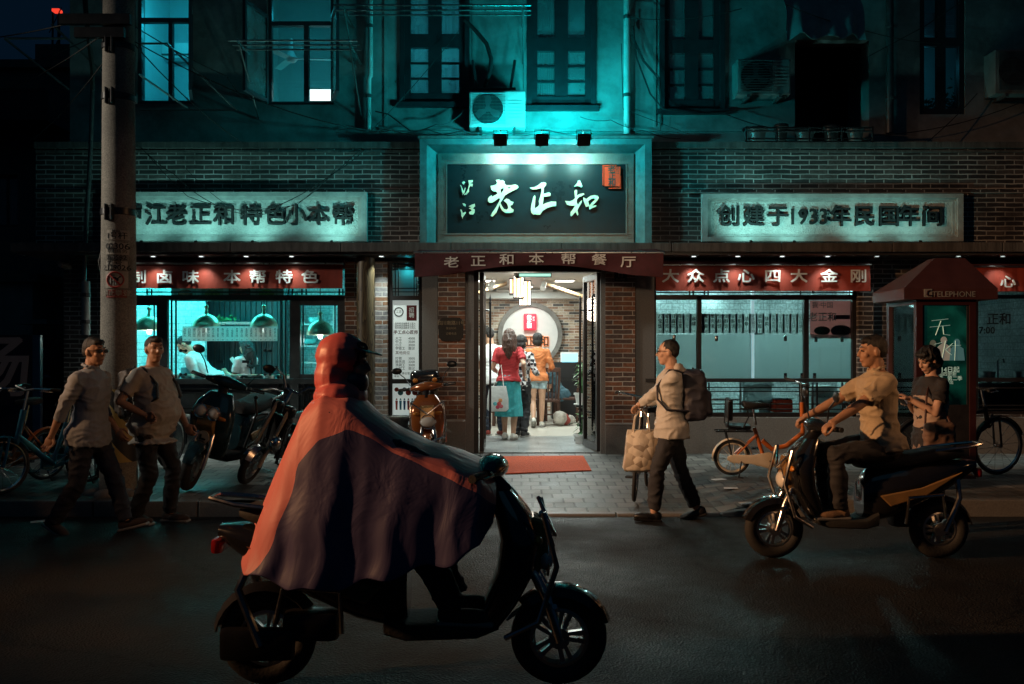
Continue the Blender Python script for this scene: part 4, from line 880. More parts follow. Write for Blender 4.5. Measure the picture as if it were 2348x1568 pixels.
for u, v in ((1545, 774), (1642, 776), (1800, 776), (1870, 778), (1930, 778), (1562, 861), (1800, 861), (1838, 861), (1867, 861)):
    y = .15; b = MB(); b.bbox((PX(u, y), y, PZ(v, y)), (.045, .03, .075), .02); b.build('glass_bracket', M['chrome'], RW, smooth=True)
rm = empty('price_strip', (PX(1650, .2), .2, PZ(764, .2)), 'row of white price cards with vertical characters inside the right window', 'menu')
items = ['八宝饭', '咸豆浆', '豆腐花', '甜豆浆', '原味豆浆', '麻球', '茶叶蛋', None, '蟹壳黄', '蟹壳黄', '油酥饼', '油酥饼', '油酥饼', '油酥饼', '油条', '老虎脚爪', '粢饭糕', '烧卖', '鲜肉大包', '豆沙大包', '香菇菜包', '鲜肉月饼', '豆沙月饼']
pr = ['4.0', '5.0', '5.0', '5.0', '4.0', '3.0', '2.0', '', '2.0', '2.0', '3.0', '3.0', '3.0', '3.0', '3.0', '4.0', '3.0', '2.0', '2.5', '2.5', '2.5', '3.5', '3.5']
us = [1505 + 15.35 * (i + .5) for i in range(7)] + [0] + [1610 + 15.45 * (i + .5) for i in range(15)]
for t, q, u in zip(items, pr, us):
    if t is None: continue
    x = PX(u, .2); w = .118
    cd_ = MB().box(x - w / 2, x + w / 2, .186, .190, PZ(764, .19), PZ(719, .19)).build('price_card', M['card'], rm)
    h = min(.062, .2 / len(t)); text('dish_name', '\n'.join(t), (x, .1845, PZ(737, .19)), h, M['ink'], cd_, bold=.02, extrude=.0006, line=.95 if len(t) > 3 else 1.1)
    text('price', q, (x, .1845, PZ(759, .19)), .034, M['ink'], cd_, bold=.01, extrude=.0006)
fp = empty('food_poster', (PX(1905, .2), .19, PZ(776, .2)), 'faded pink poster with dark dishes in the right window corner', 'poster')
m, n, l, p = nt('faded_pink_paper'); M['pink_paper'] = m; tl = n.new('ShaderNodeBsdfTranslucent'); tl.inputs[0].default_value = (.62, .30, .28, 1); p.inputs['Base Color'].default_value = (.45, .28, .26, 1); mx = n.new('ShaderNodeMixShader'); mx.inputs[0].default_value = .7
l.new(p.outputs[0], mx.inputs[1]); l.new(tl.outputs[0], mx.inputs[2]); l.new(mx.outputs[0], n['Material Output'].inputs[0])
MB().box(PX(1856, .19), PX(1952, .19), .186, .190, PZ(775, .19), PZ(689, .19)).build('sheet', M['pink_paper'], fp)
text('lettering', '我·中国', (PX(1885, .19), .184, PZ(700, .19)), .09, M['concrete'], fp, extrude=.0006)
text('lettering', '老正和', (PX(1885, .19), .184, PZ(728, .19)), .13, M['concrete'], fp, extrude=.0006)
M['dish_brown'] = mat('printed_dish', (.06, .02, .015), .5, var=.4, scale=30)
for u, w_ in ((1884, .11), (1927, .14)):
    MB().lathe([(.001, 0), (w_, 0), (w_, .001)], (PX(u, .19), .1852, PZ(758, .19)), 18, Matrix.Rotation(R(90), 4, 'X') @ Matrix.Scale(.55, 4, (0, 1, 0))).build('dish_print', M['dish_brown'], fp)
MB().box(PX(1911, .19), PX(1948, .19), .1845, .1855, PZ(732, .19), PZ(722, .19)).build('red_stripe', M['maroon_ink'], fp)
room('counter_room', PX(1500) - .02, PX(2430), .39, 3.6, .21, 2.8, M['tile'], M['granite'], M['white'])
MB().box(PX(2080), PX(2080) + .06, .39, 2.6, .21, 2.8).build('room_divider', M['tile'], BLD)
for u, y, pw in ((1590, 1.8, 30), (1780, 1.4, 58.0), (1722, .5, 5), (2320, 1.4, 60)):
    lamp('POINT', 'counter_room_light', (PX(u, y), y, 2.55 if u != 1722 else 2.3), pw, (.44, .92, .90), shadow_soft_size=.12)
st = empty('steel_shelving', (PX(1640, 1.0), 1.2, .21), 'steel kitchen shelving seen under the frosted panes', 'shelving')
for z in (.5, .85, 1.2): MB().box(PX(1520, 1.2), PX(1690, 1.2), 1.0, 1.5, z, z + .025).build('shelf_board', M['steel'], st)
for u in (1522, 1686): MB().box(PX(u, 1.2), PX(u, 1.2) + .03, .97, .998, .21, 1.5).build('upright', M['steel'], st)
for i, (u, v, w_, h_, c) in enumerate(((1880, 895, .30, .10, 'steel'), (1895, 930, .38, .26, 'white'), (1945, 935, .2, .16, 'steel'), (1790, 930, .26, .2, 'seal_red'))):
    x, y = PX(u, .9), .9; z0 = PZ(v, .9)
    bx = empty('storage_box', (x, y, z0 - h_ / 2), ('steel food container behind the lattice rail', 'white plastic tub behind the lattice rail', 'small steel pan behind the lattice rail', 'dark red crate behind the lattice rail')[i], 'container')
    MB().bbox((x, y, z0), (w_, .3, h_), .03).build('body', M[c], bx, smooth=True); MB().bbox((x, y, z0 + h_ / 2 + .012), (w_ + .02, .32, .02), .008).build('lid', M['steel' if c != 'steel' else 'white'], bx, smooth=True)
    MB().box(x - .3, x + .3, .78, 1.1, z0 - h_ / 2 - .03, z0 - h_ / 2 - .002).build('stand_shelf', M['steel'], bx)
b = MB(); b.box(PX(1722, .2), PX(1729, .2), .20, .24, PZ(868, .2), PZ(665, .2)); b.build('bright_mullion', mat('glowing_mullion', (.75, .8, .8), .4, emit=(.6, .95, 1), es=.5), RW)  # bar glows through its material though it is no lamp
# far right window
FW = empty('corner_window', (PX(2310, .1), .1, PZ(950, .1)), 'dim teal shop window behind the telephone booth', 'window')
frame_bars('frame', [(2236, 2242, 598, 950), (2242, 2380, 676, 684), (2374, 2380, 598, 950), (2242, 2374, 943, 950), (2242, 2374, 866, 875)], .11, .19, M['frame_dark'], FW)
frame_bars('lattice_bar', [(2242, 2374, v, v + 2.6) for v in (888, 928, 937)], .10, .14, M['frame_dark'], FW)
MB().box(PX(2242, .16), PX(2374, .16), .165, .169, PZ(943, .16), PZ(598, .16)).build('pane', M['glass'], FW)
text('lettering', '正和', (PX(2290, .16), .162, PZ(733, .16)), .17, M['frame_dark'], FW, extrude=.0008); text('lettering', '7:00', (PX(2262, .16), .162, PZ(758, .16)), .13, M['frame_dark'], FW, extrude=.0008)
sk = empty('kitchen_sink', (PX(2310, 1.0), 1.0, .21), 'steel sink counter with tap behind the corner window', 'sink')
MB().box(PX(2225, 1.0), PX(2420, 1.0), .8, 1.3, 1.05, 1.11).build('worktop', M['steel'], sk); MB().box(PX(2235, 1.0), PX(2410, 1.0), .9, 1.28, .21, 1.048).build('cabinet', M['frame_grey'], sk)
MB().tube([(PX(2300, 1), 1.15, 1.11), (PX(2300, 1), 1.15, 1.42), (PX(2300, 1), 1.10, 1.46), (PX(2300, 1), 1.0, 1.45), (PX(2300, 1), .98, 1.40)], .014, 8).build('tap', M['chrome'], sk, smooth=True)
for i, u in enumerate((2265, 2340)):
    tag(MB().lathe([(.05, 0), (.09, .06), (.1, .16), (.095, .16), (.045, .01)], (PX(u, 1.0), 1.0, 1.111), 16).build('steel_pot', M['steel'], smooth=True), ('steel pot left of the tap in the corner window', 'steel pot right of the tap in the corner window')[i], 'pot')
# ================================================================== dining room behind the door
DX0, DX1, DY1, DZ0, DZ1 = -1.25, 1.75, 8.0, .2, 2.92
MB().wall(DX0, DX1, DZ0, DZ1, DY1, DY1 + .1).build('dining_wall', M['brick_mix'], BLD)
MB().box(DX0 - .06, DX0, .385, DY1 + .1, DZ0, DZ1).build('dining_wall', M['brick_mix'], BLD); MB().box(DX1, DX1 + .06, .385, DY1 + .1, DZ0, DZ1).build('dining_wall', M['brick_mix'], BLD)
M['floor_stone'] = brickmat('floor_stone', (.26, .27, .27), (.32, .33, .33), (.16, .16, .16), bw=.6, rh=.6, ms=.004, rough=.28, bump=.1)
M['floor_pale'] = mat('pale_floor_boards', (.46, .43, .38), .35, var=.2, scale=3, stretch=(1, 5, 1))
m_ = M['floor_stone']
for nd in m_.node_tree.nodes:
    if nd.type == 'COMBXYZ':
        sx = [q for q in m_.node_tree.nodes if q.type == 'SEPXYZ'][0]; l_ = m_.node_tree.links; l_.new(sx.outputs[0], nd.inputs[0]); l_.new(sx.outputs[1], nd.inputs[1])
MB().box(DX0 - .06, DX1 + .06, .1, 2.35, .05, .201).build('dining_floor', M['floor_stone'], BLD); MB().box(DX0 - .06, DX1 + .06, 2.353, DY1, .05, .203).build('dining_floor', M['floor_pale'], BLD)
MB().box(DX0 - .06, DX1 + .06, .385, DY1 + .1, DZ1, DZ1 + .08).build('dining_ceiling', M['white'], BLD)
MB().box(DX0, DX1, DY1 - .5, DY1 - .002, PZ(684, 7.5), PZ(668, 7.5)).build('ceiling_bulkhead', M['white'], BLD)
MB().box(DX0, DX1, DY1 - .35, DY1 - .002, PZ(667, 7.5), DZ1 - .001).build('ceiling_bulkhead', M['room_blue'], BLD)
MB().box(DX0 + .02, DX1 - .02, .9, 1.3, 2.70, DZ1 - .001).build('ceiling_beam', M['white'], BLD)
M['wood_beam'] = mat('pale_wood_beam', (.30, .19, .10), .5, var=.3, scale=3, stretch=(1, 6, 6))
for s_ in (-1, 1):
    for k in range(4):
        yy = 5.2 + .16 * k; b = MB(); b.prism([(.25 + s_ * .35, 2.90), (.25 + s_ * .35, 2.86), (.25 + s_ * 1.5, 2.47), (.25 + s_ * 1.5, 2.52)], yy, yy + .06); b.build('rafter', M['wood_beam'], BLD)
ac = empty('duct_grille', (.42, 7.1, PZ(660, 7.2)), 'long white slotted air grille over the round wall niche', 'air grille')
MB().wall(PX(1138, 7.2), PX(1268, 7.2), PZ(667, 7.2), PZ(648, 7.2), 7.2, 7.5, [(PX(1141, 7.2), PX(1265, 7.2), PZ(665, 7.2), PZ(650, 7.2))]).build('casing', M['white'], ac)
for i in range(7): zz = PZ(651 + i * 2.1, 7.2); MB().box(PX(1141, 7.2), PX(1265, 7.2), 7.22, 7.26, zz - .012, zz + .004).build('slat', M['white'], ac)
# moon niche
mn = empty('moon_niche', (PX(1215, 8), 7.9, PZ(767, 8)), 'round white wall niche in a grey stone ring on the back brick wall', 'niche')
cx, cz, r = PX(1215, 8), PZ(767, 8), .62; TY = Matrix.Translation((cx, 8, cz)) @ Matrix.Rotation(R(90), 4, 'X')
MB().lathe([(r, .002), (r, .10), (r + .10, .10), (r + .10, .002)], (0, 0, 0), 64, TY).build('stone_ring', M['concrete'], mn, smooth=True)
MB().lathe([(.001, .014), (r - .002, .014)], (0, 0, 0), 64, TY, caps=False).build('niche_back', M['white'], mn)
lamp('AREA', 'niche_light', (cx, 7.5, cz + .75), 7, (1, .97, .9), (cx, 8, cz - .1), size=.8)
M['lantern_red'] = emat('lantern_red', (.85, .02, .05), .9)
ls = empty('red_light_box', (PX(1215, 7.9), 7.88, PZ(738, 7.9)), 'small glowing red light box with white characters in the round niche', 'light box')
MB().bbox((PX(1215, 7.9), 7.9, PZ(738, 7.9)), (.28, .10, .36), .02).build('box', M['lantern_red'], ls)
for t, u, v, h in (('老', 1213, 728, .11), ('正', 1213, 738, .11), ('和', 1213, 748, .11), ('泸\n江', 1223, 731, .05)): text('lettering', t, (PX(u, 7.85), 7.846, PZ(v, 7.85)), h, emat('glow_white', (1, .9, .9), 1.3), ls, bold=.02, extrude=.001)
wl_ = empty('brush_lettering', (PX(1232, 7.9), 7.95, PZ(790, 7.9)), 'dark brush characters with orange glow at the bottom of the niche', 'lettering')
for t, u in (('老', 1195), ('正', 1216), ('和', 1246)):
    text('character', t, (PX(u, 7.9), 7.94, PZ(784, 7.9)), .26, M['wood_dark'], wl_, bold=.02, extrude=.012)
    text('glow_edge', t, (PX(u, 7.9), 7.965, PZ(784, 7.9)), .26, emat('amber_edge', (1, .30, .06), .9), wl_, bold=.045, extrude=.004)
# lanterns of wire and paper
b0 = empty('wire_lantern', (PX(1196, 2.6), 2.6, 2.75), 'cluster of rectangular wire lanterns with white and orange slats hung inside the door', 'lantern')
M['lantern_white'] = emat('lantern_paper', (1, .95, .85), 1.5); M['lantern_orange'] = emat('lantern_slat', (1, .42, .15), .8)
for (u0, u1, v0, v1, y) in ((1177, 1200, 632, 684, 2.5), (1190, 1216, 645, 702, 2.75), (1168, 1190, 640, 675, 2.8)):
    x0, x1, z0, z1 = PX(u0, y), PX(u1, y), PZ(v1, y), PZ(v0, y); d = .14
    w = MB()
    for (a, c) in ((x0, y - d), (x1, y - d), (x0, y + d), (x1, y + d)): w.cyl((a, c, z0), (a, c, z1), .007, 6)
    for z in (z0, z1): w.tube([(x0, y - d, z), (x1, y - d, z), (x1, y + d, z), (x0, y + d, z)], .008, 6, True)
    w.build('wire_frame', M['black'], b0)
    for i in range(6): xx = x0 + .02 + (x1 - x0 - .04) * i / 5; MB().box(xx - .014, xx + .014, y - d * .6, y - d * .55, z0 + .02, z1 - .01).build('paper_slat', M['lantern_orange'] if i in (1, 4) else M['lantern_white'], b0)
    MB().cyl((x0 * .5 + x1 * .5, y, z1), (x0 * .5 + x1 * .5, y, DZ1), .004, 5).build('wire', M['cable'], b0)
lamp('POINT', 'lantern_light', (PX(1196, 2.6), 2.5, 2.25), 16, (1, .88, .72), shadow_soft_size=.2)
# ceiling lights of the dining room
for i, (x, y) in enumerate(((-.4, 1.7), (.9, 1.7), (.25, 3.4), (-.5, 5.0), (1.0, 5.0), (.25, 6.6))):
    e = empty('ceiling_panel_light', (x, y, DZ1 - .02), 'square ceiling light inside the dining room', 'light', 'dining room ceiling lights')
    MB().box(x - .2, x + .2, y - .2, y + .2, DZ1 - .03, DZ1 - .002).build('housing', M['white'], e)
    MB().box(x - .17, x + .17, y - .17, y + .17, DZ1 - .034, DZ1 - .0305).build('diffuser', emat('panel_glow', (1, .98, .92), 6), e)
    lamp('AREA', 'ceiling_panel_lamp', (x, y, DZ1 - .05), 44 if y < 3 else 42, (.84, 1.0, .94), (x, y, 0), size=.36)
for i, u in enumerate((1128, 1247)):
    y = 4.5; x, z = PX(u, y), PZ(655, y); e = empty('track_spot', (x, y, z), ('white track spotlight near the left rafters', 'white track spotlight near the right rafters')[i], 'spotlight')
    MB().cyl((x, y, z + .06), (x - .03, y - .1, z - .06), .05, 12, .055).build('head', M['white'], e, smooth=True); MB().cyl((x, y, z + .06), (x, y, DZ1), .012, 6).build('stem', M['white'], e)
dm = empty('dome_camera', (PX(1187, 1.0), 1.0, 2.7), 'small dark dome camera on the beam inside the door', 'camera')
MB().ball((PX(1187, 1.0), 1.0, 2.67), (.05, .05, .05), 12).build('dome', M['black'], dm, smooth=True); MB().cyl((PX(1187, 1.0), 1.0, 2.66), (PX(1187, 1.0), 1.0, 2.70), .06, 14).build('base', M['white'], dm)
ex = empty('exit_sign', (PX(1225, .5), .5, 2.6), 'thin lit green strip sign over the door opening', 'sign')
MB().box(PX(1190, .38), PX(1262, .38), .33, .35, PZ(634, .38), PZ(628, .38)).build('face', emat('exit_green', (.5, 1, .8), 1.0), ex); MB().box(PX(1188, .38), PX(1264, .38), .352, .38, PZ(636, .38), PZ(626, .38)).build('housing', M['frame_grey'], ex)
# counter, monitor, cabinet, tables, chairs
sc = empty('serving_counter', (-.95, 2.6, .2), 'glass fronted serving counter along the left side of the dining room', 'counter')
MB().box(-1.24, -.62, 1.5, 4.6, 1.14, 1.18).build('worktop', M['steel'], sc); MB().box(-1.24, -.68, 1.55, 4.55, .2, 1.138).build('cabinet', M['panel_grey'], sc); MB().box(-.675, -.665, 1.55, 4.55, .75, 1.13).build('glass_front', M['glass'], sc)
for i, (y, c, h_) in enumerate(((1.75, 'seal_red', .22), (2.05, 'wood_dark', .35), (3.1, 'steel', .25), (3.6, 'white', .2))):
    o = empty('counter_jar', (-.85, y, 1.181), ('red tea tin', 'dark wooden tag holder', 'steel canister', 'white canister')[i] + ' on the serving counter', 'container')
    MB().lathe([(.05, 0), (.06, .02), (.06, h_ - .02), (.045, h_)], (-.85, y, 1.181), 14).build('body', M[c], o, smooth=True); MB().lathe([(.048, h_), (.048, h_ + .02), (.01, h_ + .03)], (-.85, y, 1.181), 14).build('lid', M['steel'], o)
mo = empty('till_monitor', (PX(1305, 6), 6, PZ(834, 6)), 'white framed till monitor showing a blue screen on a black cabinet', 'monitor')
x, z = PX(1305, 6), PZ(822, 6)
MB().bbox((x, 6, z), (.36, .04, .25), .012).build('casing', M['white'], mo); MB().box(x - .155, x + .155, 5.976, 5.979, z - .1, z + .1).build('display', emat('blue_screen', (.25, .75, 1.0), 1.3), mo)
MB().box(x - .03, x + .03, 6.0, 6.04, PZ(835, 6), z - .12).build('stand', M['white'], mo)
cbn = empty('black_cabinet', (x, 6.2, .2), 'black cabinet with dark drawers under the till monitor', 'cabinet')
MB().box(x - .36, x + .36, 5.85, 6.5, .2, PZ(836, 6)).build('body', M['frame_dark'], cbn)
for i in range(3): MB().box(x - .33, x + .33, 5.83, 5.848, .3 + i * .36, .62 + i * .36).build('drawer', M['black'], cbn)
def table(x, y, w, d, label):
    e = empty('dining_table', (x, y, .2), label, 'table', 'dark dining tables')
    MB().bbox((x, y, .2 + .74), (w, d, .05), .01).build('tabletop', M['wood_dark'], e)
    for sx_ in (-1, 1):
        for sy_ in (-1, 1): MB().box(x + sx_ * (w / 2 - .07) - .03, x + sx_ * (w / 2 - .07) + .03, y + sy_ * (d / 2 - .07) - .03, y + sy_ * (d / 2 - .07) + .03, .2, .914).build('leg', M['wood_dark'], e)
    return e
table(.25, 5.6, .95, .8, 'dark wooden table in front of the seated man'); table(-.05, 4.5, .7, .7, 'dark wooden table behind the woman in orange')
def chair(x, y, rz, label):
    e = empty('slat_chair', (x, y, .2), label, 'chair', 'dark slat back chairs', rz)
    MB().bbox((0, 0, .45), (.44, .44, .045), .012).build('seat', M['wood_dark'], e, world=False)
    for sx_ in (-1, 1):
        MB().tube([(sx_ * .19, .19, 0), (sx_ * .19, .19, .43)], .022, 6).build('leg', M['wood_dark'], e, world=False); MB().tube([(sx_ * .19, -.19, 0), (sx_ * .19, -.19, .5), (sx_ * .2, -.26, 1.05)], .022, 6).build('leg', M['wood_dark'], e, world=False)
    MB().bbox((0, -.255, 1.02), (.42, .03, .08), .01).build('top_rail', M['wood_dark'], e, world=False)
    for k in range(5): MB().tube([(-.14 + .07 * k, -.205, .47), (-.14 + .07 * k, -.25, .99)], .012, 6).build('back_slat', M['wood_dark'], e, world=False)
    MB().tube([(-.19, -.19, .2), (.19, -.19, .2)], .014, 6).build('stretcher', M['wood_dark'], e, world=False)
    return e
chair(PX(1252, 4.6), 4.55, R(8), 'slat back chair with its back to the door, in front of the seated man')
chair(PX(1302, 5.2), 5.2, R(80), 'reddish dark chair carrying the seated man in teal'); chair(PX(1150, 5), 5.0, R(-60), 'dark chair half hidden behind the woman in red')
# carrier bags under the chair
for i, (u, v, c, w) in enumerate(((1283, 945, (.35, .32, .28), .24), (1296, 950, (.3, .05, .04), .18), (1310, 948, (.4, .38, .34), .16))):
    b = MB(); x, y = PX(u, 4.2), 4.2 + i * .1
    b.ball((x, y, .2 + w * .6), (w * .55, w * .4, w * .6), 10); o = b.build('carrier_bag', mat('carrier', c, .6, var=.5, scale=14, bump=.5, bscale=12), smooth=True)
    for v_ in o.data.vertices: v_.co += Vector((noise.noise(v_.co * 14), noise.noise(v_.co * 14 + Vector((5, 0, 0))), noise.noise(v_.co * 14 + Vector((0, 9, 0))))) * .035
    for v_ in o.data.vertices: v_.co.z = max(.204, v_.co.z)
    tag(o, ('crumpled beige carrier bag on the floor by the chair legs', 'crumpled dark red carrier bag between two beige bags on the floor', 'crumpled pale carrier bag beside the red one on the floor')[i], 'bag')
# potted plants by the right leaf
def plant(x, y, z0, pot_h, n_, h, sp, label):
    e = empty('potted_plant', (x, y, z0), label, 'plant', 'plants inside the door')
    MB().lathe([(.08, 0), (.11, pot_h), (.12, pot_h), (.12, pot_h - .03), (.02, pot_h - .04)], (x, y, z0), 16).build('pot', M['white'], e, smooth=True)
    b = MB(); st = MB()
    for i in range(n_):
        a = rnd.uniform(0, 6.28); q = rnd.random(); c = Vector((x + math.cos(a) * sp * (.3 + .7 * rnd.random()), y + math.sin(a) * sp, z0 + pot_h + h * q)); d = Vector((math.cos(a), math.sin(a), rnd.uniform(-.9, .3))).normalized() * rnd.uniform(.05, .09); s_ = d.cross(Vector((0, 0, 1))).normalized() * .035
        b.quad(c - d, c - d * .1 + s_, c + d, c - d * .1 - s_)
        if i % 3 == 0: st.tube([(x, y, z0 + pot_h - .05), (x * .6 + c.x * .4, y * .6 + c.y * .4, z0 + pot_h + h * q * .6), c - d], .004, 4)
    b.build('foliage', M['green_leaf'], e); st.build('stem', M['green_leaf'], e)
ps = empty('plant_stand', (PX(1333, 1.6), 1.6, .2), 'tall white plant stand just inside the right door leaf', 'stand')
MB().lathe([(.11, 0), (.11, .03), (.03, .05), (.03, .50), (.10, .52), (.10, .55)], (PX(1333, 1.6), 1.6, .201), 14).build('column', M['black'], ps, smooth=True); MB().lathe([(.12, .551), (.12, .57), (.01, .57)], (PX(1333, 1.6), 1.6, .201), 14).build('top', M['white'], ps)
plant(PX(1333, 1.6), 1.6, .773, .16, 60, .42, .10, 'leafy plant in a white pot on the tall stand by the door'); plant(PX(1332, 1.25), 1.25, .202, .14, 34, .30, .10, 'leafy plant in a white pot on the floor by the right door leaf')
# door leaves, open inwards
def leaf(hx, tipx, tipy, label):
    T = Matrix.Translation((hx, .06, 0)) @ Matrix.Rotation(math.atan2(tipy - .06, tipx - hx), 4, 'Z'); L = math.hypot(tipx - hx, tipy - .06); zt = 2.63; z0 = .215
    e = empty('door_leaf', (hx, .06, z0), label, 'door', 'glass door leaves of the entrance')
    b = MB()
    for bx in ((0, .075, z0, zt), (L - .065, L, z0, zt), (.075, L - .065, z0, z0 + .10), (.075, L - .065, zt - .08, zt)): b.box(bx[0], bx[1], -.03, .03, bx[2], bx[3], T)
    b.build('frame', M['frame_dark'], e); MB().box(.075, L - .065, -.004, .004, z0 + .10, zt - .08, T).build('pane', M['glass'], e)
    for s_ in (-1, 1):
        b = MB(); q = Matrix.Translation(T @ Vector((L - .12, s_ * .095, 0)))
        b.lathe([(.002, .43), (.012, .46), (.006, .48), (.017, .51), (.010, .54), (.016, .56), (.016, 2.24), (.024, 2.26), (.012, 2.28), (.02, 2.31), (.008, 2.35), (.001, 2.39)], q.translation, 10)
        for z in (.62, 2.15): b.cyl(T @ Vector((L - .12, s_ * .03, z)), T @ Vector((L - .12, s_ * .095, z)), .011, 8)
        b.build('long_handle', M['black'], e, smooth=True)
leaf(PX(1104, .06), PX(1109, .85), .86, 'left glass door leaf with long black handles, opened inwards edge-on'); leaf(PX(1373, .06), PX(1340, .85), .86, 'right glass door leaf with long black handles, opened inwards at an angle')
MB().wall(PX(1086, .1), PX(1386.5, .1), .2, 2.72, .0, .12, [(PX(1097, .06), PX(1379, .06), .19, 2.635)]).build('door_frame', M['frame_dark'], BLD)
# red door mat
m = tag(None or bpy.data.objects.new('tmp', None), None) if False else None
M['mat_red'] = mat('red_mat', (.55, .075, .018), .9, var=.25, scale=30, bump=.5, bscale=300)
b = MB(); P = []
for (u, v) in ((1113, 1046), (1337, 1045), (1356, 1068), (1130, 1074)):
    # point on the pavement seen at that height
    s_ = (v - 800) / (CAMZ - .195); y = FPX / s_ + CAMY; P.append(Vector((PX(u, y), y, zs(PX(u, y), y) + .004)))
b.quadbox([P[0], P[1], P[2], P[3]] + [p + Vector((0, 0, .012)) for p in P]); tag(b.build('door_mat', M['mat_red'], bevel=.004), 'plain bright red door mat on the pavers before the entrance', 'mat')

# ================================================================== things on the wall
def ac_unit(u0, u1, v0, v1, y, label, m, grille=True):
    d = .32; yf = y - d; x0, x1, z0, z1 = PX(u0, yf), PX(u1, yf), PZ(v1, yf), PZ(v0, yf)
    e = empty('air_conditioner', ((x0 + x1) / 2, yf, z0), label, 'air conditioner'); w = x1 - x0; h = z1 - z0
    cx = x0 + w * .335; cz = (z0 + z1) / 2; r = min(w * .27, h * .41)
    MB().bbox(((x0 + x1) / 2, (yf + y) / 2 + .01, cz), (w, d - .02, h), .015).build('casing', m, e)
    MB().wall(x0 + .025, x0 + w * .66, z0 + .03, z1 - .03, yf - .008, yf + .004, [(x0 + .035, x0 + w * .65, z0 + .04, z1 - .04)]).build('fan_bezel', m, e)
    MB().lathe([(.001, .0), (r, 0), (r * 1.03, .012)], (cx, yf + .012, cz), 28, Matrix.Rotation(R(90), 4, 'X')).build('fan_well', M['black'], e)
    b = MB()
    for k in range(3):
        a = R(120 * k + 20); T = Matrix.Translation((cx, yf - .006, cz)) @ Matrix.Rotation(a, 4, 'Y')
        b.prism([(r * .15, -r * .12), (r * .5, -r * .36), (r * .88, -r * .30), (r * .9, .1 * r), (r * .15, r * .1)], -.003, 0, T)
    b.lathe([(.001, .006), (r * .2, .006), (r * .2, 0)], (cx, yf - .006, cz), 14, Matrix.Rotation(R(90), 4, 'X')); b.build('fan', M['frame_grey'], e)
    b = MB()
    if grille:
        for k in range(1, 26): xx = x0 + .035 + (w * .65 - .035) * k / 26; b.box(xx - .0016, xx + .0016, yf - .018, yf - .014, z0 + .04, z1 - .04)
        for k in range(1, 9): zz = z0 + .04 + (h - .08) * k / 9; b.box(x0 + .035, x0 + w * .65, yf - .0135, yf - .0105, zz - .002, zz + .002)
    else:
        for k in range(1, 12): zz = z0 + .04 + (h - .08) * k / 12; b.box(x0 + .035, x0 + w * .65, yf - .02, yf - .009, zz - .006, zz + .004)
    b.build('grille', M['frame_grey'], e)
    b = MB()
    for k in range(6): zz = z0 + h * (.25 + .09 * k); b.box(x0 + w * .7, x0 + w * .95, yf - .004, yf + .0, zz - .004, zz + .004)
    b.build('louvre', m, e)
    for xx in (x0 + w * .2, x0 + w * .8): MB().box(xx - .02, xx + .02, yf - .02, y - .001, z0 - .045, z0 - .004).build('bracket', M['frame_grey'], e)
    return e
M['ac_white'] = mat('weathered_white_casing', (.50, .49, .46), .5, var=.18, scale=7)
M['ac_shaded'] = mat('shaded_casing', (.17, .17, .16), .6, var=.35, scale=6)  # white casing darkened: the deep shade is put into its colour
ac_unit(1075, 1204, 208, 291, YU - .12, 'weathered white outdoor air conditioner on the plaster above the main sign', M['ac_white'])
ac_unit(1691, 1813, 133, 216, YU, 'slatted window air conditioner on a pale shelf beside the dark balcony opening', M['ac_shaded'], False)
ac_unit(2283, 2400, 112, 214, YU, 'air conditioner in deep shade at the far right edge of the wall', M['ac_shaded'])
ld = empty('hanging_ladder', (PX(1140, 0), YU - .3, PZ(200)), 'dark metal frame standing on top of the middle air conditioner', 'frame')
for u0, u1 in ((1083, 1093), (1180, 1170)): MB().tube([PT(u0, 138, YU - .25), PT(u1, 205, YU - .25)], .02, 6).build('upright', M['black'], ld)
MB().tube([PT(1080, 204, YU - .25), PT(1182, 203, YU - .25)], .018, 6).build('foot_bar', M['black'], ld)
MB().tube([PT(u, v, YU - .2) for u, v in ((1065, 45), (1090, 70), (1115, 100), (1126, 135), (1123, 165), (1112, 195), (1108, 205))], .028, 8).build('hose', M['cable'], ld, smooth=True)
# pipes and cables
def pipe(name, pts, r, m, label, cat='pipe', y=None, clips=True, group=None):
    e = empty(name, pts[-1], label, cat, group); MB().tube(pts, r, 12).build('pipe', m, e, smooth=True)
    if clips:
        a, c = Vector(pts[0]), Vector(pts[-1])
        for t in (.25, .75): b = MB(); p = a.lerp(c, t); b.lathe([(r + .001, -.025), (r + .008, -.02), (r + .008, .02), (r + .001, .025)], p, 12); b.box(p.x - .02, p.x + .02, p.y, p.y + .08, p.z - .015, p.z + .015); b.build('clip', M['frame_grey'], e)
    return e
pipe('drainpipe', [PT(1437, -50, YU - .09), PT(1437, 308, YU - .09)], .046, M['ac_white'], 'pale drainpipe down the plaster right of the main sign')
pipe('drainpipe', [PT(2039, -20, YU - .08), PT(2039, 305, YU - .08)], .05, M['frame_grey'], 'dark drainpipe down the plaster right of the black opening')
pipe('drainpipe', [PT(849, -20, YU - .07), PT(849, 175, YU - .07), PT(845, 180, YU - .07), PT(845, 300, YU - .07)], .035, M['ac_white'], 'thin pale drainpipe down the plaster left of the main sign')
def cable(pts, r, label, sag=0):
    pts = [Vector(p) for p in pts]; out = []
    for a, c in zip(pts, pts[1:]):
        for k in range(8): t = k / 8; p = a.lerp(c, t); p.z -= sag * 4 * t * (1 - t); out.append(p)
    out.append(pts[-1]); tag(MB().tube(out, r, 5).build('cable', M['cable'], smooth=True), label, 'cable')
cable([PT(1450, 60, .1), PT(1458, 130, .12), PT(1490, 215, .1), PT(1520, 250, .1), PT(1600, 262, .12), PT(1690, 255, .1)], .012, 'thick black cable sagging from the drainpipe under the right upstairs windows')
cable([PT(1447, 80, .12), PT(1475, 140, .12), PT(1510, 180, .12), PT(1515, 230, .12)], .018, 'thick black cable bundle hugging the right window jamb')
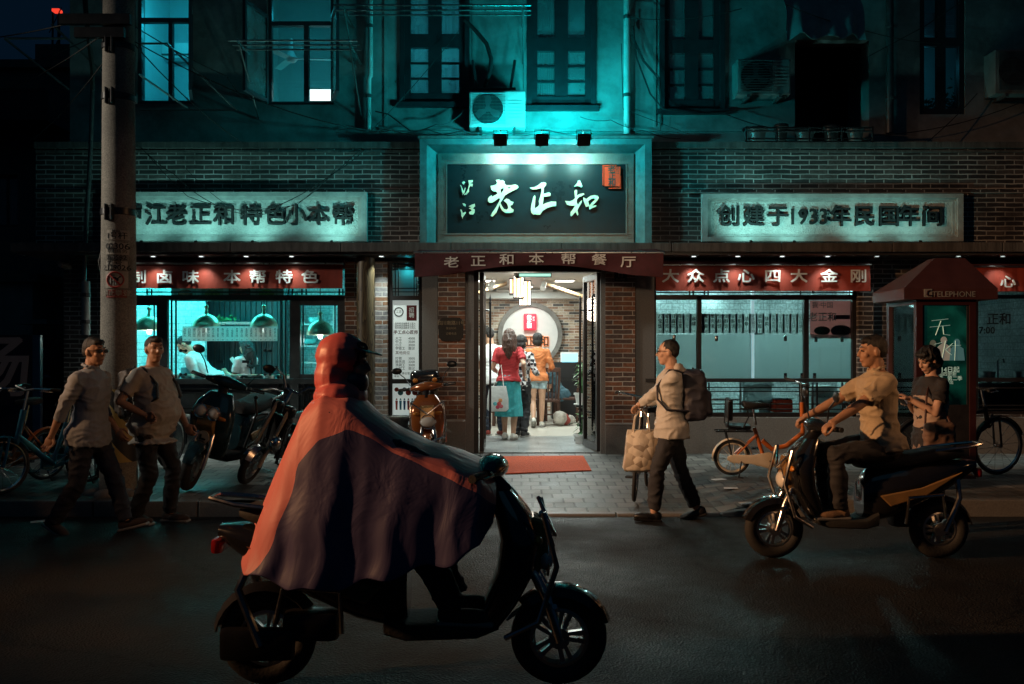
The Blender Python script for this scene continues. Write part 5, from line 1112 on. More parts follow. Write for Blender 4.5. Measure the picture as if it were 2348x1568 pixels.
cable([PT(860, 255, .05), PT(890, 262, .05), PT(940, 300, -.02)], .01, 'black cable looping from the thin pipe to the sign cap')
cable([PT(845, 300, 0), PT(900, 298, -.05), PT(960, 310, -.1), PT(1060, 300, -.15), PT(1150, 305, -.15), PT(1260, 300, -.15), PT(1340, 308, -.1)], .008, 'black wire running loosely along the top of the main sign', .02)
cable([PT(870, 305, 0), PT(1000, 285, -.1), PT(1062, 255, .0)], .008, 'black wire rising from the sign cap to the middle air conditioner', .06)
cable([PT(860, 292, .02), PT(980, 296, -.1), PT(1080, 312, -.12), PT(1230, 306, -.15)], .006, 'second thin wire tangled along the top of the main sign', .04)
cable([PT(1330, 268, .1), PT(1400, 275, .1), PT(1480, 300, .05), PT(1560, 318, 0)], .006, 'thin wire drooping right of the main sign', .03)
cable([PT(1560, 300, 0.1), PT(1428, 250, .15), PT(1424, 100, .18)], .005, 'thin wire climbing beside the drainpipe')
cable([PT(320, 335, -.1), PT(400, 400, -.25), PT(480, 462, -.3), PT(560, 490, -.35), PT(640, 470, -.3), PT(760, 400, -.15), PT(850, 330, 0)], .006, 'thin black wire sagging in front of the left stone sign', .03)
cable([PT(330, 345, -.1), PT(430, 450, -.3), PT(540, 480, -.4), PT(680, 470, -.3), PT(850, 320, 0)], .005, 'second thin wire sagging in front of the left stone sign', .02)
cable([PT(420, 380, -.1), PT(520, 470, -.25), PT(600, 492, -.3), PT(700, 455, -.2), PT(770, 385, -.1)], .004, 'third thin wire looping before the left stone sign', .03)
cable([PT(300, 55, -2.2), PT(520, 175, .0), PT(560, 225, .1)], .007, 'thin wire from the pole to the plaster between the lit windows', .03)
cable([PT(0, 85, -2.0), PT(250, 30, -2.9)], .007, 'thin wire crossing the night sky left of the pole', .02); cable([PT(55, 150, 3), PT(245, 70, -2.9)], .007, 'thin wire rising to the pole top from the dark houses', .02)
cable([PT(1520, 170, .15), PT(1590, 110, .0), PT(1660, 10, -.3)], .005, 'faint wire across the right shutters') if False else None
cable([PT(1800, 10, -.2), PT(2000, 75, .1), PT(2160, 100, .1)], .006, 'dark wire crossing the plaster near the right lit window', .03); cable([PT(1990, 130, .1), PT(2120, 60, 0), PT(2240, -20, -.3)], .006, 'dark wire rising past the far right window')
# drying racks
def rack(label, u0, u1, v, rails, reach, drop, y=YU, m='steel'):
    e = empty('drying_rack', PT(u0, v, y), label, 'drying rack', 'metal clothes drying racks under the upstairs windows')
    xa, xb, z = PX(u0, y - reach), PX(u1, y - reach), PZ(v, y - reach)
    for k in range(rails):
        yy = y - reach + .17 * k; MB().cyl((xa - .12, yy, z), (xb + .1, yy, z), .012, 8).build('rail', M[m], e, smooth=True)
    for xx in (xa, xb):
        MB().tube([(xx, y - reach - .03, z - .016), (xx, y - .01, z - .016)], .013, 6).build('arm', M[m], e); MB().tube([(xx, y - reach + .05, z - .03), (xx, y - .01, z - drop)], .012, 6).build('strut', M['frame_grey'], e)
        for k in range(rails): MB().torus((xx, y - reach + .17 * k, z), .02, .005, 'X', 12, 5).build('ring', M[m], e)
rack('steel drying rack with two pale rails across the second lit window', 545, 800, 93, 3, .95, .75)
rack('steel drying rack with three rails at the top, over the middle window', 786, 1200, 12, 3, .8, .5)
rk = empty('window_guard_frame', PT(530, 250, YU), 'slanted dark iron frame in front of the first lit window', 'iron frame')
for a, c in (((318, 100), (383, 100)), ((383, 100), (540, 250)), ((318, 170), (430, 248)), ((320, 252), (541, 252))): MB().tube([PT(*a, -.4 if a[1] < 180 else .1), PT(*c, .1 if c[1] > 180 else -.4)], .014, 6).build('bar', M['frame_grey'], rk)
rk = empty('window_guard_frame', PT(158, 320, YU), 'slanted dark iron frame left of the pole against the night sky', 'iron frame')
for a, c in (((10, 88), (150, 88)), ((10, 88), (158, 205)), ((118, 55), (240, 170))): MB().tube([PT(*a, -.3), PT(*c, .1)], .016, 6).build('bar', M['frame_grey'], rk)
# tarpaulin over the dark balcony and clutter railing
b = MB(); G = []
x0, x1 = PX(1806, -.1), PX(1986, -.1)
for i in range(31):
    row = []; s_ = i / 30
    for j in range(15):
        t = j / 14; f = .05 * math.sin(s_ * 13 + t * 2) * t + .03 * math.sin(s_ * 29) * t
        row.append(Vector((x0 + (x1 - x0) * s_ + .02 * math.sin(t * 5), YU - .06 - .35 * t ** .7 + f, PZ(-20, 0) + (PZ(100 - 12 * math.sin(s_ * math.pi * 3) ** 2, 0) - PZ(-20, 0)) * t)))
    G.append(row + [p + Vector((0, .006, .0)) for p in row[::-1]])
b.rings(G); tag(b.build('tarpaulin', mat('grey_tarpaulin', (.30, .31, .30), .5, var=.25, scale=5, bump=.3, bscale=15), smooth=True), 'creased grey tarpaulin hanging over the black balcony opening', 'tarpaulin')
rl = empty('balcony_rack', PT(1850, 325, -.3), 'dark metal rack of odds and ends along the coping right of the main sign', 'rack')
ya = -.25
for v in (293, 301, 318, 325): MB().cyl(PT(1708, v, ya), PT(2002, v, ya), .012, 6).build('rail', M['black'], rl)
for u in (1710, 1780, 1855, 1930, 2000): MB().cyl(PT(u, 290, ya), PT(u, 327, ya), .014, 6).build('post', M['black'], rl)
for i, (u, w, h) in enumerate(((1735, .3, .16), (1790, .22, .2), (1845, .3, .13), (1905, .25, .18), (1960, .26, .15))):
    x, z = PX(u, -.05), PZ(327, -.05); o = empty('storage_tub', (x, -.05, z), ('plastic tub darkened for shade at the left end of the balcony rack', 'tall tub darkened for shade, second on the balcony rack', 'low tub in the middle of the balcony rack', 'grey tub right of the middle of the balcony rack', 'tub at the right end of the balcony rack')[i], 'tub', 'tubs on the balcony rack')
    MB().lathe([(w * .32, 0), (w * .42, h), (w * .46, h), (w * .46, h - .02), (w * .4, h - .025)], (x, -.05, z + .016), 14).build('body', M['frame_dark' if i % 2 else 'frame_grey'], o, smooth=True); MB().lathe([(w * .46, h + .002), (w * .44, h + .02), (w * .02, h + .03)], (x, -.05, z + .016), 14).build('lid', M['frame_dark'], o)  # tub colours darkened to stand for the shade on the rack
# plant behind the far right window
pw = empty('window_plant', PT(2165, 262, YU + .3), 'dark leafy plant silhouetted low in the far right lit window', 'plant'); b = MB(); st = MB()
for i in range(110):
    side = i % 3 > 0; c = PT(rnd.gauss(2186 if side else 2130, 13), 0, YU + .3); c.z = PZ(258 - abs(rnd.gauss(0, 28 if side else 16)), YU + .3); c.y += rnd.uniform(-.05, .05)
    d = Vector((rnd.uniform(-1, 1), rnd.uniform(-.3, .3), rnd.uniform(-1, .3))).normalized() * rnd.uniform(.03, .055); s_ = Vector((-d.z, 0, d.x)) * .35; b.quad(c - d, c + s_, c + d, c - s_)
    if i % 6 == 0: st.tube([PT(2186 if side else 2130, 262, YU + .3), c], .004, 4)
b.build('foliage', M['green_leaf'], pw); st.build('stem', M['green_leaf'], pw)
pw2 = MB().lathe([(.07, 0), (.09, .09), (.08, .09), (.06, .02)], PT(2186, 262, YU + .3), 12).build('pot', M['frame_grey'], pw)
# ================================================================== people
def fuse(mb, voxel, it=3, fac=.5):
    bmesh.ops.recalc_face_normals(mb.b, faces=mb.b.faces[:])
    m = bpy.data.meshes.new('t'); mb.b.to_mesh(m); mb.b.free()
    o = bpy.data.objects.new('t', m); COL.objects.link(o)
    r = o.modifiers.new('r', 'REMESH'); r.mode = 'VOXEL'; r.voxel_size = voxel; r.use_smooth_shade = True
    s = o.modifiers.new('s', 'SMOOTH'); s.iterations = it; s.factor = fac
    dg = bpy.context.evaluated_depsgraph_get(); dg.update()
    out = bpy.data.meshes.new_from_object(o.evaluated_get(dg))
    bpy.data.objects.remove(o); bpy.data.meshes.remove(m)
    return out
def joinm(parts):
    q = bmesh.new()
    for m, T in parts:
        t = bmesh.new(); t.from_mesh(m); t.transform(T); tm = bpy.data.meshes.new('t'); t.to_mesh(tm); t.free(); q.from_mesh(tm); bpy.data.meshes.remove(tm)
    out = bpy.data.meshes.new('t'); q.to_mesh(out); q.free()
    for p in out.polygons: p.use_smooth = True
    return out
def mobj(name, m, mt, parent, wr=0, wsc=(9, 9, 20), seed=0):
    m = m.copy() if wr == 0 else m
    if wr:
        m.update(); N_ = [v.normal.copy() for v in m.vertices]
        for v, n_ in zip(m.vertices, N_):
            c = v.co; q = Vector((c.x * wsc[0], c.y * wsc[1], c.z * wsc[2])) + Vector((seed * 7.1, 0, 0))
            q += Vector((noise.noise(c * 6), noise.noise(c * 6 + Vector((3, 1, 2))), noise.noise(c * 5 + Vector((9, 1, 2))))) * 1.6
            v.co = c + n_ * ((1 - abs(noise.noise(q * .62))) ** 5 * 1.1 - .35 + .30 * noise.noise(q * .5 + Vector((4, 4, 4)))) * wr
    m.materials.clear(); m.materials.append(mt); m.name = name
    for p in m.polygons: p.use_smooth = True
    o = bpy.data.objects.new(name, m); COL.objects.link(o); o.parent = parent
    return o
SKIN = mat('skin', (.46, .27, .18), .5, var=.12, scale=20); SKIN2 = mat('tan_skin', (.38, .21, .13), .5, var=.12, scale=20)
HAIR = mat('black_hair', (.006, .005, .005), .6, var=.4, scale=30, stretch=(6, 6, 1), bump=.4, bscale=60); HAIR_B = mat('brown_hair', (.055, .024, .016), .35, var=.5, scale=25, stretch=(8, 8, 1), bump=.4, bscale=60)
def cloth(name, col, var=.2, rough=.8, scale=14): return mat(name, col, rough, var=var, scale=scale, bump=.25, bscale=180)
_c = {}
def head_mesh():
    if 'h' not in _c:
        b = MB(); b.ball((-.012, 0, .022), (.096, .075, .098), 20); b.ball((.022, 0, -.045), (.066, .056, .072), 16); b.ball((.052, 0, -.092), (.032, .032, .024), 12)
        b.ball((.05, 0, -.03), (.045, .05, .05), 14); b.ball((.066, 0, .034), (.024, .052, .014), 12)
        b.tube([(.080, 0, .028), (.096, 0, .0), (.104, 0, -.018), (.086, 0, -.028)], [.009, .011, .016, .012], 8)
        for s_ in (-1, 1): b.ball((.096 - .012, s_ * .012, -.02), (.012, .010, .010), 8); b.ball((-.008, s_ * .078, -.004), (.020, .010, .032), 10); b.ball((.058, s_ * .036, -.02), (.024, .022, .024), 10)
        b.ball((.082, 0, -.058), (.014, .026, .008), 10); b.ball((.079, 0, -.069), (.014, .022, .008), 10)
        b.tube([(-.02, 0, -.05), (-.03, 0, -.16)], [.055, .055], 12)
        _c['h'] = fuse(b, .006, 3)
    return _c['h']
def hand_mesh(side, curl):
    k = (side, curl)
    if k not in _c:
        b = MB(); s = side; b.ball((.045, 0, 0), (.050, .042, .017), 12); b.tube([(-.02, 0, 0), (.02, 0, 0)], [.027, .028], 10)
        for i, (y, L, r) in enumerate(((.030, .068, .0085), (.010, .078, .009), (-.010, .072, .0085), (-.029, .056, .0075))):
            p = Vector((.082 - abs(i - 1.2) * .005, s * y, 0)); a = 0; pts = [p - Vector((.02, 0, 0)), p.copy()]
            for j, f in enumerate((.45, .32, .25)):
                a += R(curl * (.8 + .15 * i * .4)) * (1 if j else .8); p = p + Vector((math.cos(a), 0, -math.sin(a))) * L * f; pts.append(p.copy())
            b.tube(pts, [r * 1.1, r * 1.08, r, r * .92, r * .7], 8)
        a = R(curl * .5); b.tube([(.012, s * .026, -.002), (.040, s * .055, -.010 - .01 * math.sin(a)), (.068, s * .060 - s * .02 * math.sin(a), -.018 - .02 * math.sin(a)), (.088, s * .055 - s * .03 * math.sin(a), -.022 - .03 * math.sin(a))], [.013, .012, .010, .007], 8)
        _c[k] = fuse(b, .0042, 2)
    return _c[k]
def ik(a, c, l1, l2, hint):
    a, c = Vector(a), Vector(c); d = c - a; L = min(d.length, (l1 + l2) * .999); t = d.normalized(); x = (l1 * l1 - l2 * l2 + L * L) / (2 * L); h = math.sqrt(max(1e-6, l1 * l1 - x * x))
    n_ = Vector(hint) - t * Vector(hint).dot(t); n_.normalize(); return a + t * x + n_ * h, a + t * L
def frame_from(xdir, zhint):
    x = Vector(xdir).normalized(); z = Vector(zhint) - x * Vector(zhint).dot(x); z.normalize(); y = z.cross(x); return Matrix((x, y, z)).transposed().to_4x4()
def person(label, loc, rz, H=1.72, pelvis=(0, 0, .93), lean=3, side=0, twist=0, hands=((.05, .24, .80), (.05, -.24, .80)), feet=((.10, .09, .08), (-.10, -.09, .08)), toes=(0, 0), footyaw=(5, -5), fat=0, wide=1.0,
           head=(0, 0), curl=(28, 28), palm=((0, 1, 0), (0, -1, 0)), knee=((1, .1, 0), (1, -.1, 0)), elbow=((-1, .3, -.2), (-1, -.3, -.2)), top=None, sleeve=1.0, hem=-.13, pants=None, leglen=1.0, shoe=None, bare_foot=False,
           hair='short', hairm=None, skin=None, face=True, seed=0, collar=False, body_voxel=.012, skirt=None, neckline=.545, group=None, glasses=None, wrk=1.0):
    k = H / 1.72; skin = skin or SKIN; hairm = hairm or HAIR
    e = empty('person', loc, label, 'person', group, rz)
    P = Vector(pelvis) * k; up = Vector((math.sin(R(lean)), math.sin(R(side)), math.cos(R(lean)))).normalized(); fw = Vector((math.cos(R(lean)), 0, -math.sin(R(lean)))); lf = Vector((0, 1, 0))
    Tw = lambda t: Matrix.Rotation(R(twist) * min(1, max(0, t / .45)), 3, up)
    # arch of the spine: distance t, half width, half depth, forward shift
    f1 = fat
    RG = [(-.12, .10, .08, 0), (-.07, .155, .115, 0), (0, .166 + .02 * f1, .122 + .03 * f1, .0), (.08, .152 + .045 * f1, .108 + .075 * f1, .010 + .06 * f1), (.17, .143 + .055 * f1, .102 + .085 * f1, .012 + .065 * f1), (.28, .155 + .035 * f1, .112 + .05 * f1, .010 + .03 * f1), (.38, .172 + .02 * f1, .118 + .02 * f1, .004), (.45, .178 + .01 * f1, .105, -.004), (.495, .145, .082, -.010), (.53, .085, .066, -.012)]
    def ring(t, w, d, o, inf=0, n_=22):
        c = P + up * t * k; M3 = Tw(t); out = []
        for j in range(n_):
            a = 2 * math.pi * j / n_; ca, sa = math.cos(a), math.sin(a); q = .85
            v = fw * ((math.copysign(abs(ca) ** q, ca)) * (d * k + inf) + o * k) + lf * (math.copysign(abs(sa) ** q, sa) * (w * wide * k + inf)); out.append(c + M3 @ v)
        return out
    shp = [P + up * .455 * k + Tw(.45) @ (lf * s_ * .180 * wide * k - fw * .008) for s_ in (1, -1)]
    hips = [P + Vector((0, s_ * .088 * wide * k, -.04 * k)) for s_ in (1, -1)]
    neck0 = P + up * .53 * k - fw * .012 * k; hc = P + up * .50 * k + Vector((.018 + .4 * math.sin(R(lean)) * .2, 0, .178)).normalized() * .185 * k
    hM = Matrix.Translation(hc) @ Matrix.Rotation(R(head[0]), 4, 'Z') @ Matrix.Rotation(R(head[1]), 4, 'Y') @ Matrix.Scale(k, 4)
    arms, legs = [], []
    for i in (0, 1):
        el, wr = ik(shp[i], hands[i], .285 * k, .25 * k, elbow[i]); arms.append((shp[i], el, wr))
        kn, an = ik(hips[i], feet[i], .415 * k, .405 * k, knee[i]); legs.append((hips[i], kn, an))
    body = MB(); body.rings([ring(*r) for r in RG]); body.tube([neck0 - up * .05 * k, hM @ Vector((-.03, 0, -.06))], [.058 * k, .054 * k], 14)
    for (a, c, d) in arms:
        body.ball(a, .056 * k, 12); body.tube([a, a.lerp(c, .4), c, c.lerp(d, .25), d], [.054 * k, .047 * k, .038 * k, .040 * k, .026 * k], 12); body.ball(c, .038 * k, 10)
    for (a, c, d) in legs:
        body.tube([a, a.lerp(c, .3), c, c.lerp(d, .3), d], [.090 * k, .082 * k, .054 * k, .057 * k, .036 * k], 14); body.ball(a, .088 * k, 12); body.ball(c, .053 * k, 10)
    fM = []
    for i in (0, 1):
        an = legs[i][2]; T = Matrix.Translation(an) @ Matrix.Rotation(R(footyaw[i]), 4, 'Z') @ Matrix.Rotation(R(toes[i]), 4, 'Y') @ Matrix.Scale(k, 4); fM.append(T)
        body.ball((0, 0, 0), 1, 12, T @ Matrix.Translation((.06, 0, -.05)) @ Matrix.Diagonal((.125, .040, .028, 1))); body.ball((0, 0, 0), 1, 10, T @ Matrix.Translation((-.02, 0, -.035)) @ Matrix.Diagonal((.05, .034, .045, 1)))
    parts = [(fuse(body, body_voxel, 4), Matrix.Identity(4)), (head_mesh(), hM)]
    for i in (0, 1):
        a, c, d = arms[i]; parts.append((hand_mesh(1 if i == 0 else -1, curl[i]), Matrix.Translation(d) @ frame_from(d - c, -Vector(palm[i])) @ Matrix.Scale(k, 4)))
    bo = mobj('body', joinm(parts), skin, e)
    info = dict(e=e, arms=arms, legs=legs, P=P, up=up, fw=fw, shp=shp, hM=hM, k=k, hc=hc, ring=ring, RG=RG)
    if top:
        b = MB(); inf = .016 * k; rr = [r for r in RG if r[0] > hem + .015 and r[0] <= .5]
        lo = [r for r in RG if r[0] >= hem] or RG; r0 = lo[0]
        r0 = (hem, max(r0[1], .150 + .02 * f1) + .012, max(r0[2], .112 + .05 * f1) + .012, r0[3] + .03 * f1)
        L_ = [ring(*r0, inf + .026)] + [ring(*r, inf + max(0, .010 - .06 * max(0, r[0])) + (.028 if r[0] < -.03 else .016 if r[0] < .04 else 0)) for r in rr] + [ring(min(neckline, .53), .088, .072, -.010, .004)]
        b.rings(L_)
        for (a, c, d) in arms:
            b.ball(a, .068 * k, 12)
            full = [(a, .069), (a.lerp(c, .5), .062), (c, .052), (c.lerp(d, .5), .047), (d, .040)]
            if sleeve > .55:
                f = min(1, (sleeve - .5) * 2); pts = full[:3] + ([(c.lerp(d, f * .5), .050), (c.lerp(d, f), .046)]); b.ball(c, .053 * k, 10)
            else: pts = [full[0], (a.lerp(c, sleeve), .067), (a.lerp(c, sleeve * 2), .066)]
            b.tube([p for p, _ in pts], [r * k for _, r in pts], 14)
        if collar:
            b.tube([neck0 + Tw(.5) @ (fw * math.cos(a_) * .066 * k + lf * math.sin(a_) * .066 * k) + up * (.03 - .012 * math.cos(a_)) * k for a_ in [2 * math.pi * j / 16 for j in range(16)]], .011 * k, 8, True)
        mobj('shirt', fuse(b, .0105, 2), top, e, .013 * wrk, (9, 9, 19), seed=seed)
    if pants:
        b = MB(); inf = .012; b.rings([ring(-.11, .12, .095, 0, inf), ring(-.06, .158, .118, 0, inf), ring(-.005, .166 + .02 * f1, .122 + .02 * f1, 0, .006), ring(.025, .156 + .02 * f1, .112 + .02 * f1, .01 + .03 * f1, .004)])
        for (a, c, d) in legs:
            b.ball(a, .102 * k, 12); end = a.lerp(c, leglen * 2) if leglen < .5 else c.lerp(d, (leglen - .5) * 2)
            if leglen < .5: b.tube([a, a.lerp(c, leglen), end], [.104 * k, .098 * k, .092 * k], 16)
            else: b.tube([a, a.lerp(c, .35), c, c.lerp(end, .4), end], [.103 * k, .096 * k, .074 * k, .072 * k, .062 * k], 16); b.ball(c, .073 * k, 10)
        mobj('trousers', fuse(b, .0115, 2), pants, e, .012, (8, 8, 22), seed=seed + 3)
    if skirt:
        mt, z1, flare = skirt; b = MB(); n_ = 40; G = []
        for t, w, d in ((.08, .152, .108), (.0, .17, .125), (-.12, .18 + flare * .2, .14 + flare * .2), (-.12 - (z1 + .12) * -.5 if False else (-.12 + z1) / 2, .185 + flare * .6, .15 + flare * .6), (z1, .19 + flare, .155 + flare)):
            c = P + Vector((0, 0, t)) * k; G.append([c + Vector((math.cos(2 * math.pi * j / n_) * (d * k + .014 + .012 * math.sin(j * 1.9) * (t < -.05)), math.sin(2 * math.pi * j / n_) * (w * wide * k + .014 + .012 * math.sin(j * 1.3) * (t < -.05)), 0)) for j in range(n_)])
        b.rings(G); mobj('skirt', fuse(b, .011, 2), mt, e, .010, (12, 12, 3), seed=seed)
    if shoe:
        for i in (0, 1):
            b = MB(); T = fM[i]
            b.ball((0, 0, 0), 1, 14, T @ Matrix.Translation((.062, 0, -.045)) @ Matrix.Diagonal((.138, .050, .040, 1))); b.ball((0, 0, 0), 1, 12, T @ Matrix.Translation((-.025, 0, -.035)) @ Matrix.Diagonal((.056, .045, .055, 1)))
            so = MB(); so.bbox((.055, 0, -.073), (.27, .088, .024), .011, T); o = mobj('shoe', fuse(b, .008, 2), shoe, e); s2 = so.build('sole', shoe if bare_foot else M['panel_grey'], o, world=False)
    # hair
    b = MB()
    if hair == 'short': b.ball((-.022, 0, .044), (.095, .0785, .088), 16); b.ball((-.050, 0, .004), (.064, .071, .066), 14); b.ball((.028, 0, .086), (.058, .058, .034), 12)
    elif hair == 'buzz': b.ball((-.022, 0, .040), (.092, .0765, .088), 16); b.ball((-.050, 0, .002), (.060, .070, .060), 14)
    elif hair == 'bob': b.ball((-.024, 0, .040), (.108, .094, .096), 16); b.ball((-.05, 0, -.035), (.078, .094, .085), 14); b.ball((.04, 0, .085), (.055, .07, .032), 12)
    elif hair in ('long', 'tail'):
        b.ball((-.022, 0, .040), (.104, .090, .092), 16); b.ball((-.05, 0, -.02), (.072, .086, .080), 14); b.ball((.035, 0, .082), (.05, .066, .03), 12)
        if hair == 'long':
            for sy_ in (-1, 1): b.tube([(-.05, sy_ * .045, .03), (-.075, sy_ * .055, -.08), (-.095, sy_ * .055, -.19), (-.105, sy_ * .045, -.29), (-.10, sy_ * .04, -.35)], [.06, .062, .058, .045, .02], 12)
        b.tube([(-.07, 0, .03), (-.10, 0, -.08), (-.115, .0, -.19), (-.12, .012, -.30), (-.115, .02, -.38)] if hair == 'long' else [(-.09, 0, .05), (-.14, 0, .0), (-.15, .0, -.12), (-.14, 0, -.26), (-.13, .0, -.36)], [.075, .085, .080, .06, .02] if hair == 'long' else [.03, .035, .034, .028, .010], 14, flat=1.0)
    b2 = fuse(b, .007, 1); b2.transform(hM); mobj('hair', b2, hairm, e, .006 if hair in ('short', 'buzz') else .010, (40, 40, 10), seed=seed)
    if face:
        dk = M['ink']
        for s_ in (-1, 1):
            q = MB(); q.ball((.0885, s_ * .030, .014), (.006, .014, .006), 10); q.b.transform(hM); q.build('eye', dk, e, world=False)
            q = MB(); q.tube([(.088, s_ * .016, .040), (.090, s_ * .030, .045), (.080, s_ * .048, .040)], [.003, .0045, .002], 6); q.b.transform(hM); q.build('eyebrow', hairm, e, world=False)
        q = MB(); q.tube([(.088, -.022, -.064), (.0955, 0, -.063), (.088, .022, -.064)], [.002, .004, .002], 6); q.b.transform(hM); q.build('mouth', mat('lip', (.26, .09, .07), .5, var=0), e, world=False)
    if glasses:
        q = MB()
        for s_ in (-1, 1):
            if glasses == 'dark': q.ball((.099, s_ * .032, .012), (.004, .027, .018), 12)
            else: q.torus((.100, s_ * .032, .012), .022, .0022, 'X', 16, 5)
            q.tube([(.098, s_ * .058, .018), (.06, s_ * .078, .018), (-.02, s_ * .083, .012)], .0022, 5)
        q.tube([(.100, -.01, .016), (.103, 0, .018), (.100, .01, .016)], .0022, 5); q.b.transform(hM); q.build('glasses', M['black'], e, world=False)
    return info
def W2L(p, loc, rz):
    return Matrix.Rotation(-rz, 3, 'Z') @ (Vector(p) - Vector(loc))
def strap_bag(name, label, cat, e_loc, rz, shapes, m, seed=1, wr=.012, extra=None):
    e = empty(name, e_loc, label, cat, None, rz); b = MB()
    for c, r in shapes: b.ball(c, r, 14)
    mobj('sack', fuse(b, .011, 3), m, e, wr, (12, 12, 14), seed); 
    return e
def backpack(label, info, m, size=1.0, depth=.16, fat=0):
    """worn on the back: a thing of its own, same frame as its wearer"""
    src = info['e']; e = empty('backpack', src.location, label, 'backpack', None, src.rotation_euler.z); k = info['k']; P, up, fw = info['P'], info['up'], info['fw']
    c = P + up * .27 * k - fw * (.115 + depth * .5) * k
    A = frame_from(fw, up); b = MB(); b.bbox((0, 0, 0), (depth * size, .29 * size, .44 * size), .07, Matrix.Translation(c) @ A, 3); b.bbox((-depth * .55, 0, -.07), (.09, .24 * size, .22 * size), .04, Matrix.Translation(c) @ A, 3)
    mobj('sack', fuse(b, .011, 3), m, e, .012, (12, 12, 12), 5)
    b = MB(); b.tube([c + up * .21 + Vector((0, -.03, 0)), c + up * .25, c + up * .21 + Vector((0, .03, 0))], .010, 6); b.build('grab_loop', m, e, world=False)
    for s_ in (0, 1):
        sh = info['shp'][s_]; sg_ = 1 if s_ == 0 else -1; inn = Vector((0, -sg_ * .055, 0))
        b = MB(); b.tube([c + up * .17 + Vector((0, sg_ * .07, 0)), sh + inn + up * .055 - fw * .05, sh + inn + up * .065 + fw * .02, sh + inn + fw * (.140 + .03 * fat) - up * .08, sh + Vector((0, -sg_ * .03, 0)) + fw * (.140 + .07 * fat) - up * .2, sh + fw * .06 - up * .30, c + Vector((0, sg_ * .13, 0)) - up * .14], .020, 8, flat=.5); b.build('shoulder_strap', m, e, smooth=True, world=False)
    b = MB(); b.tube([c - fw * depth * .5 + up * .12 + Vector((0, -.1, 0)), c - fw * (depth * .62) + up * .15, c - fw * depth * .5 + up * .12 + Vector((0, .1, 0))], .006, 5); b.build('zip', M['frame_grey'], e, world=False)
    return e
PI = math.pi
# --- man in the pale shirt, walking right
loc = Vector((PX(203, -4.2), -4.2, 0)); rz = R(-8)
h1 = W2L(PT(112, 1012, -4.42), loc, rz); h2 = W2L(PT(268, 985, -4.0), loc, rz)
i1 = person('man in sunglasses and pale rumpled shirt walking on the road edge at the far left', loc, rz, 1.71, (0, 0, .90), 4, hands=(h2, h1), feet=((.30, .08, .10), (-.26, -.09, .11)), toes=(-14, 28), top=cloth('pale_shirt', (.25, .28, .32), .15), sleeve=.72, collar=True, pants=cloth('dark_jeans', (.014, .020, .036), .4), shoe=cloth('dark_sneaker', (.05, .035, .03)), hair='short', glasses='dark', head=(-14, 2), skin=SKIN2, seed=1, elbow=((-1, .3, 0), (-1, -.2, 0)))
# --- stout man with the backpack
loc = Vector((PX(348, -3.75), -3.75, 0)); rz = R(-14)
h1 = W2L(PT(333, 952, -4.02), loc, rz); h2 = W2L(PT(428, 975, -3.6), loc, rz)
i2 = person('stout man in light t-shirt with black backpack standing before the concrete pole', loc, rz, 1.72, (0, 0, .91), 1, hands=(h2, h1), feet=((.12, .10, .08), (-.10, -.10, .085)), fat=.72, wide=1.12, top=cloth('beige_tshirt', (.40, .37, .32), .1), sleeve=.36, hem=-.17, pants=cloth('black_trousers', (.014, .014, .016), .3), shoe=cloth('grey_shoe', (.08, .06, .05)), hair='short', head=(-34, 0), skin=SKIN2, seed=2, elbow=((-1, .6, -.2), (-1, -.7, 0)), curl=(55, 60))
backpack('black backpack worn by the stout man in the light t-shirt', i2, cloth('black_nylon', (.012, .012, .013), .3, .5), 1.05, fat=.72)
# --- man wheeling a bicycle, facing left
loc = Vector((PX(1540, -3.65), -3.65, 0)); rz = PI + R(-6)
g1, g2 = Vector((1.15, -3.40, 1.02)), Vector((1.22, -3.10, 1.03))
hA, hB = W2L(PT(1462, 930, -3.45), loc, rz), W2L(PT(1482, 925, -3.1), loc, rz)
i3 = person('man in beige hooded jacket and glasses wheeling a bicycle', loc, rz, 1.68, (0, 0, .92), 2, hands=(hA, hB), feet=((.17, .08, .085), (-.24, -.09, .10)), toes=(-4, 18), top=cloth('beige_jacket', (.45, .42, .37), .12, .6), sleeve=.93, hem=-.13, pants=cloth('charcoal_trousers', (.018, .018, .022), .35), leglen=.96, shoe=cloth('black_loafer', (.012, .011, .011), .2, .3), bare_foot=True, hair='buzz', glasses='thin', head=(-4, 2), seed=3, curl=(62, 62), palm=((0, 0, -1), (0, 0, -1)), elbow=((-.6, .5, -1), (-.6, -.5, -1)), wide=1.05)
b = MB(); e = i3['e']; c = i3['P'] + i3['up'] * .53 * i3['k'] - i3['fw'] * .07; b.ball(c, (.06, .10, .05), 12); b.ball(c + Vector((-.045, 0, -.05)), (.05, .09, .07), 12)
mobj('hood', fuse(b, .01, 2), cloth('beige_hood', (.42, .37, .31), .12, .6), e, .012, seed=4)
backpack('dark navy backpack on the man wheeling the bicycle', i3, cloth('navy_nylon', (.018, .018, .030), .35, .55), 1.08, .20)
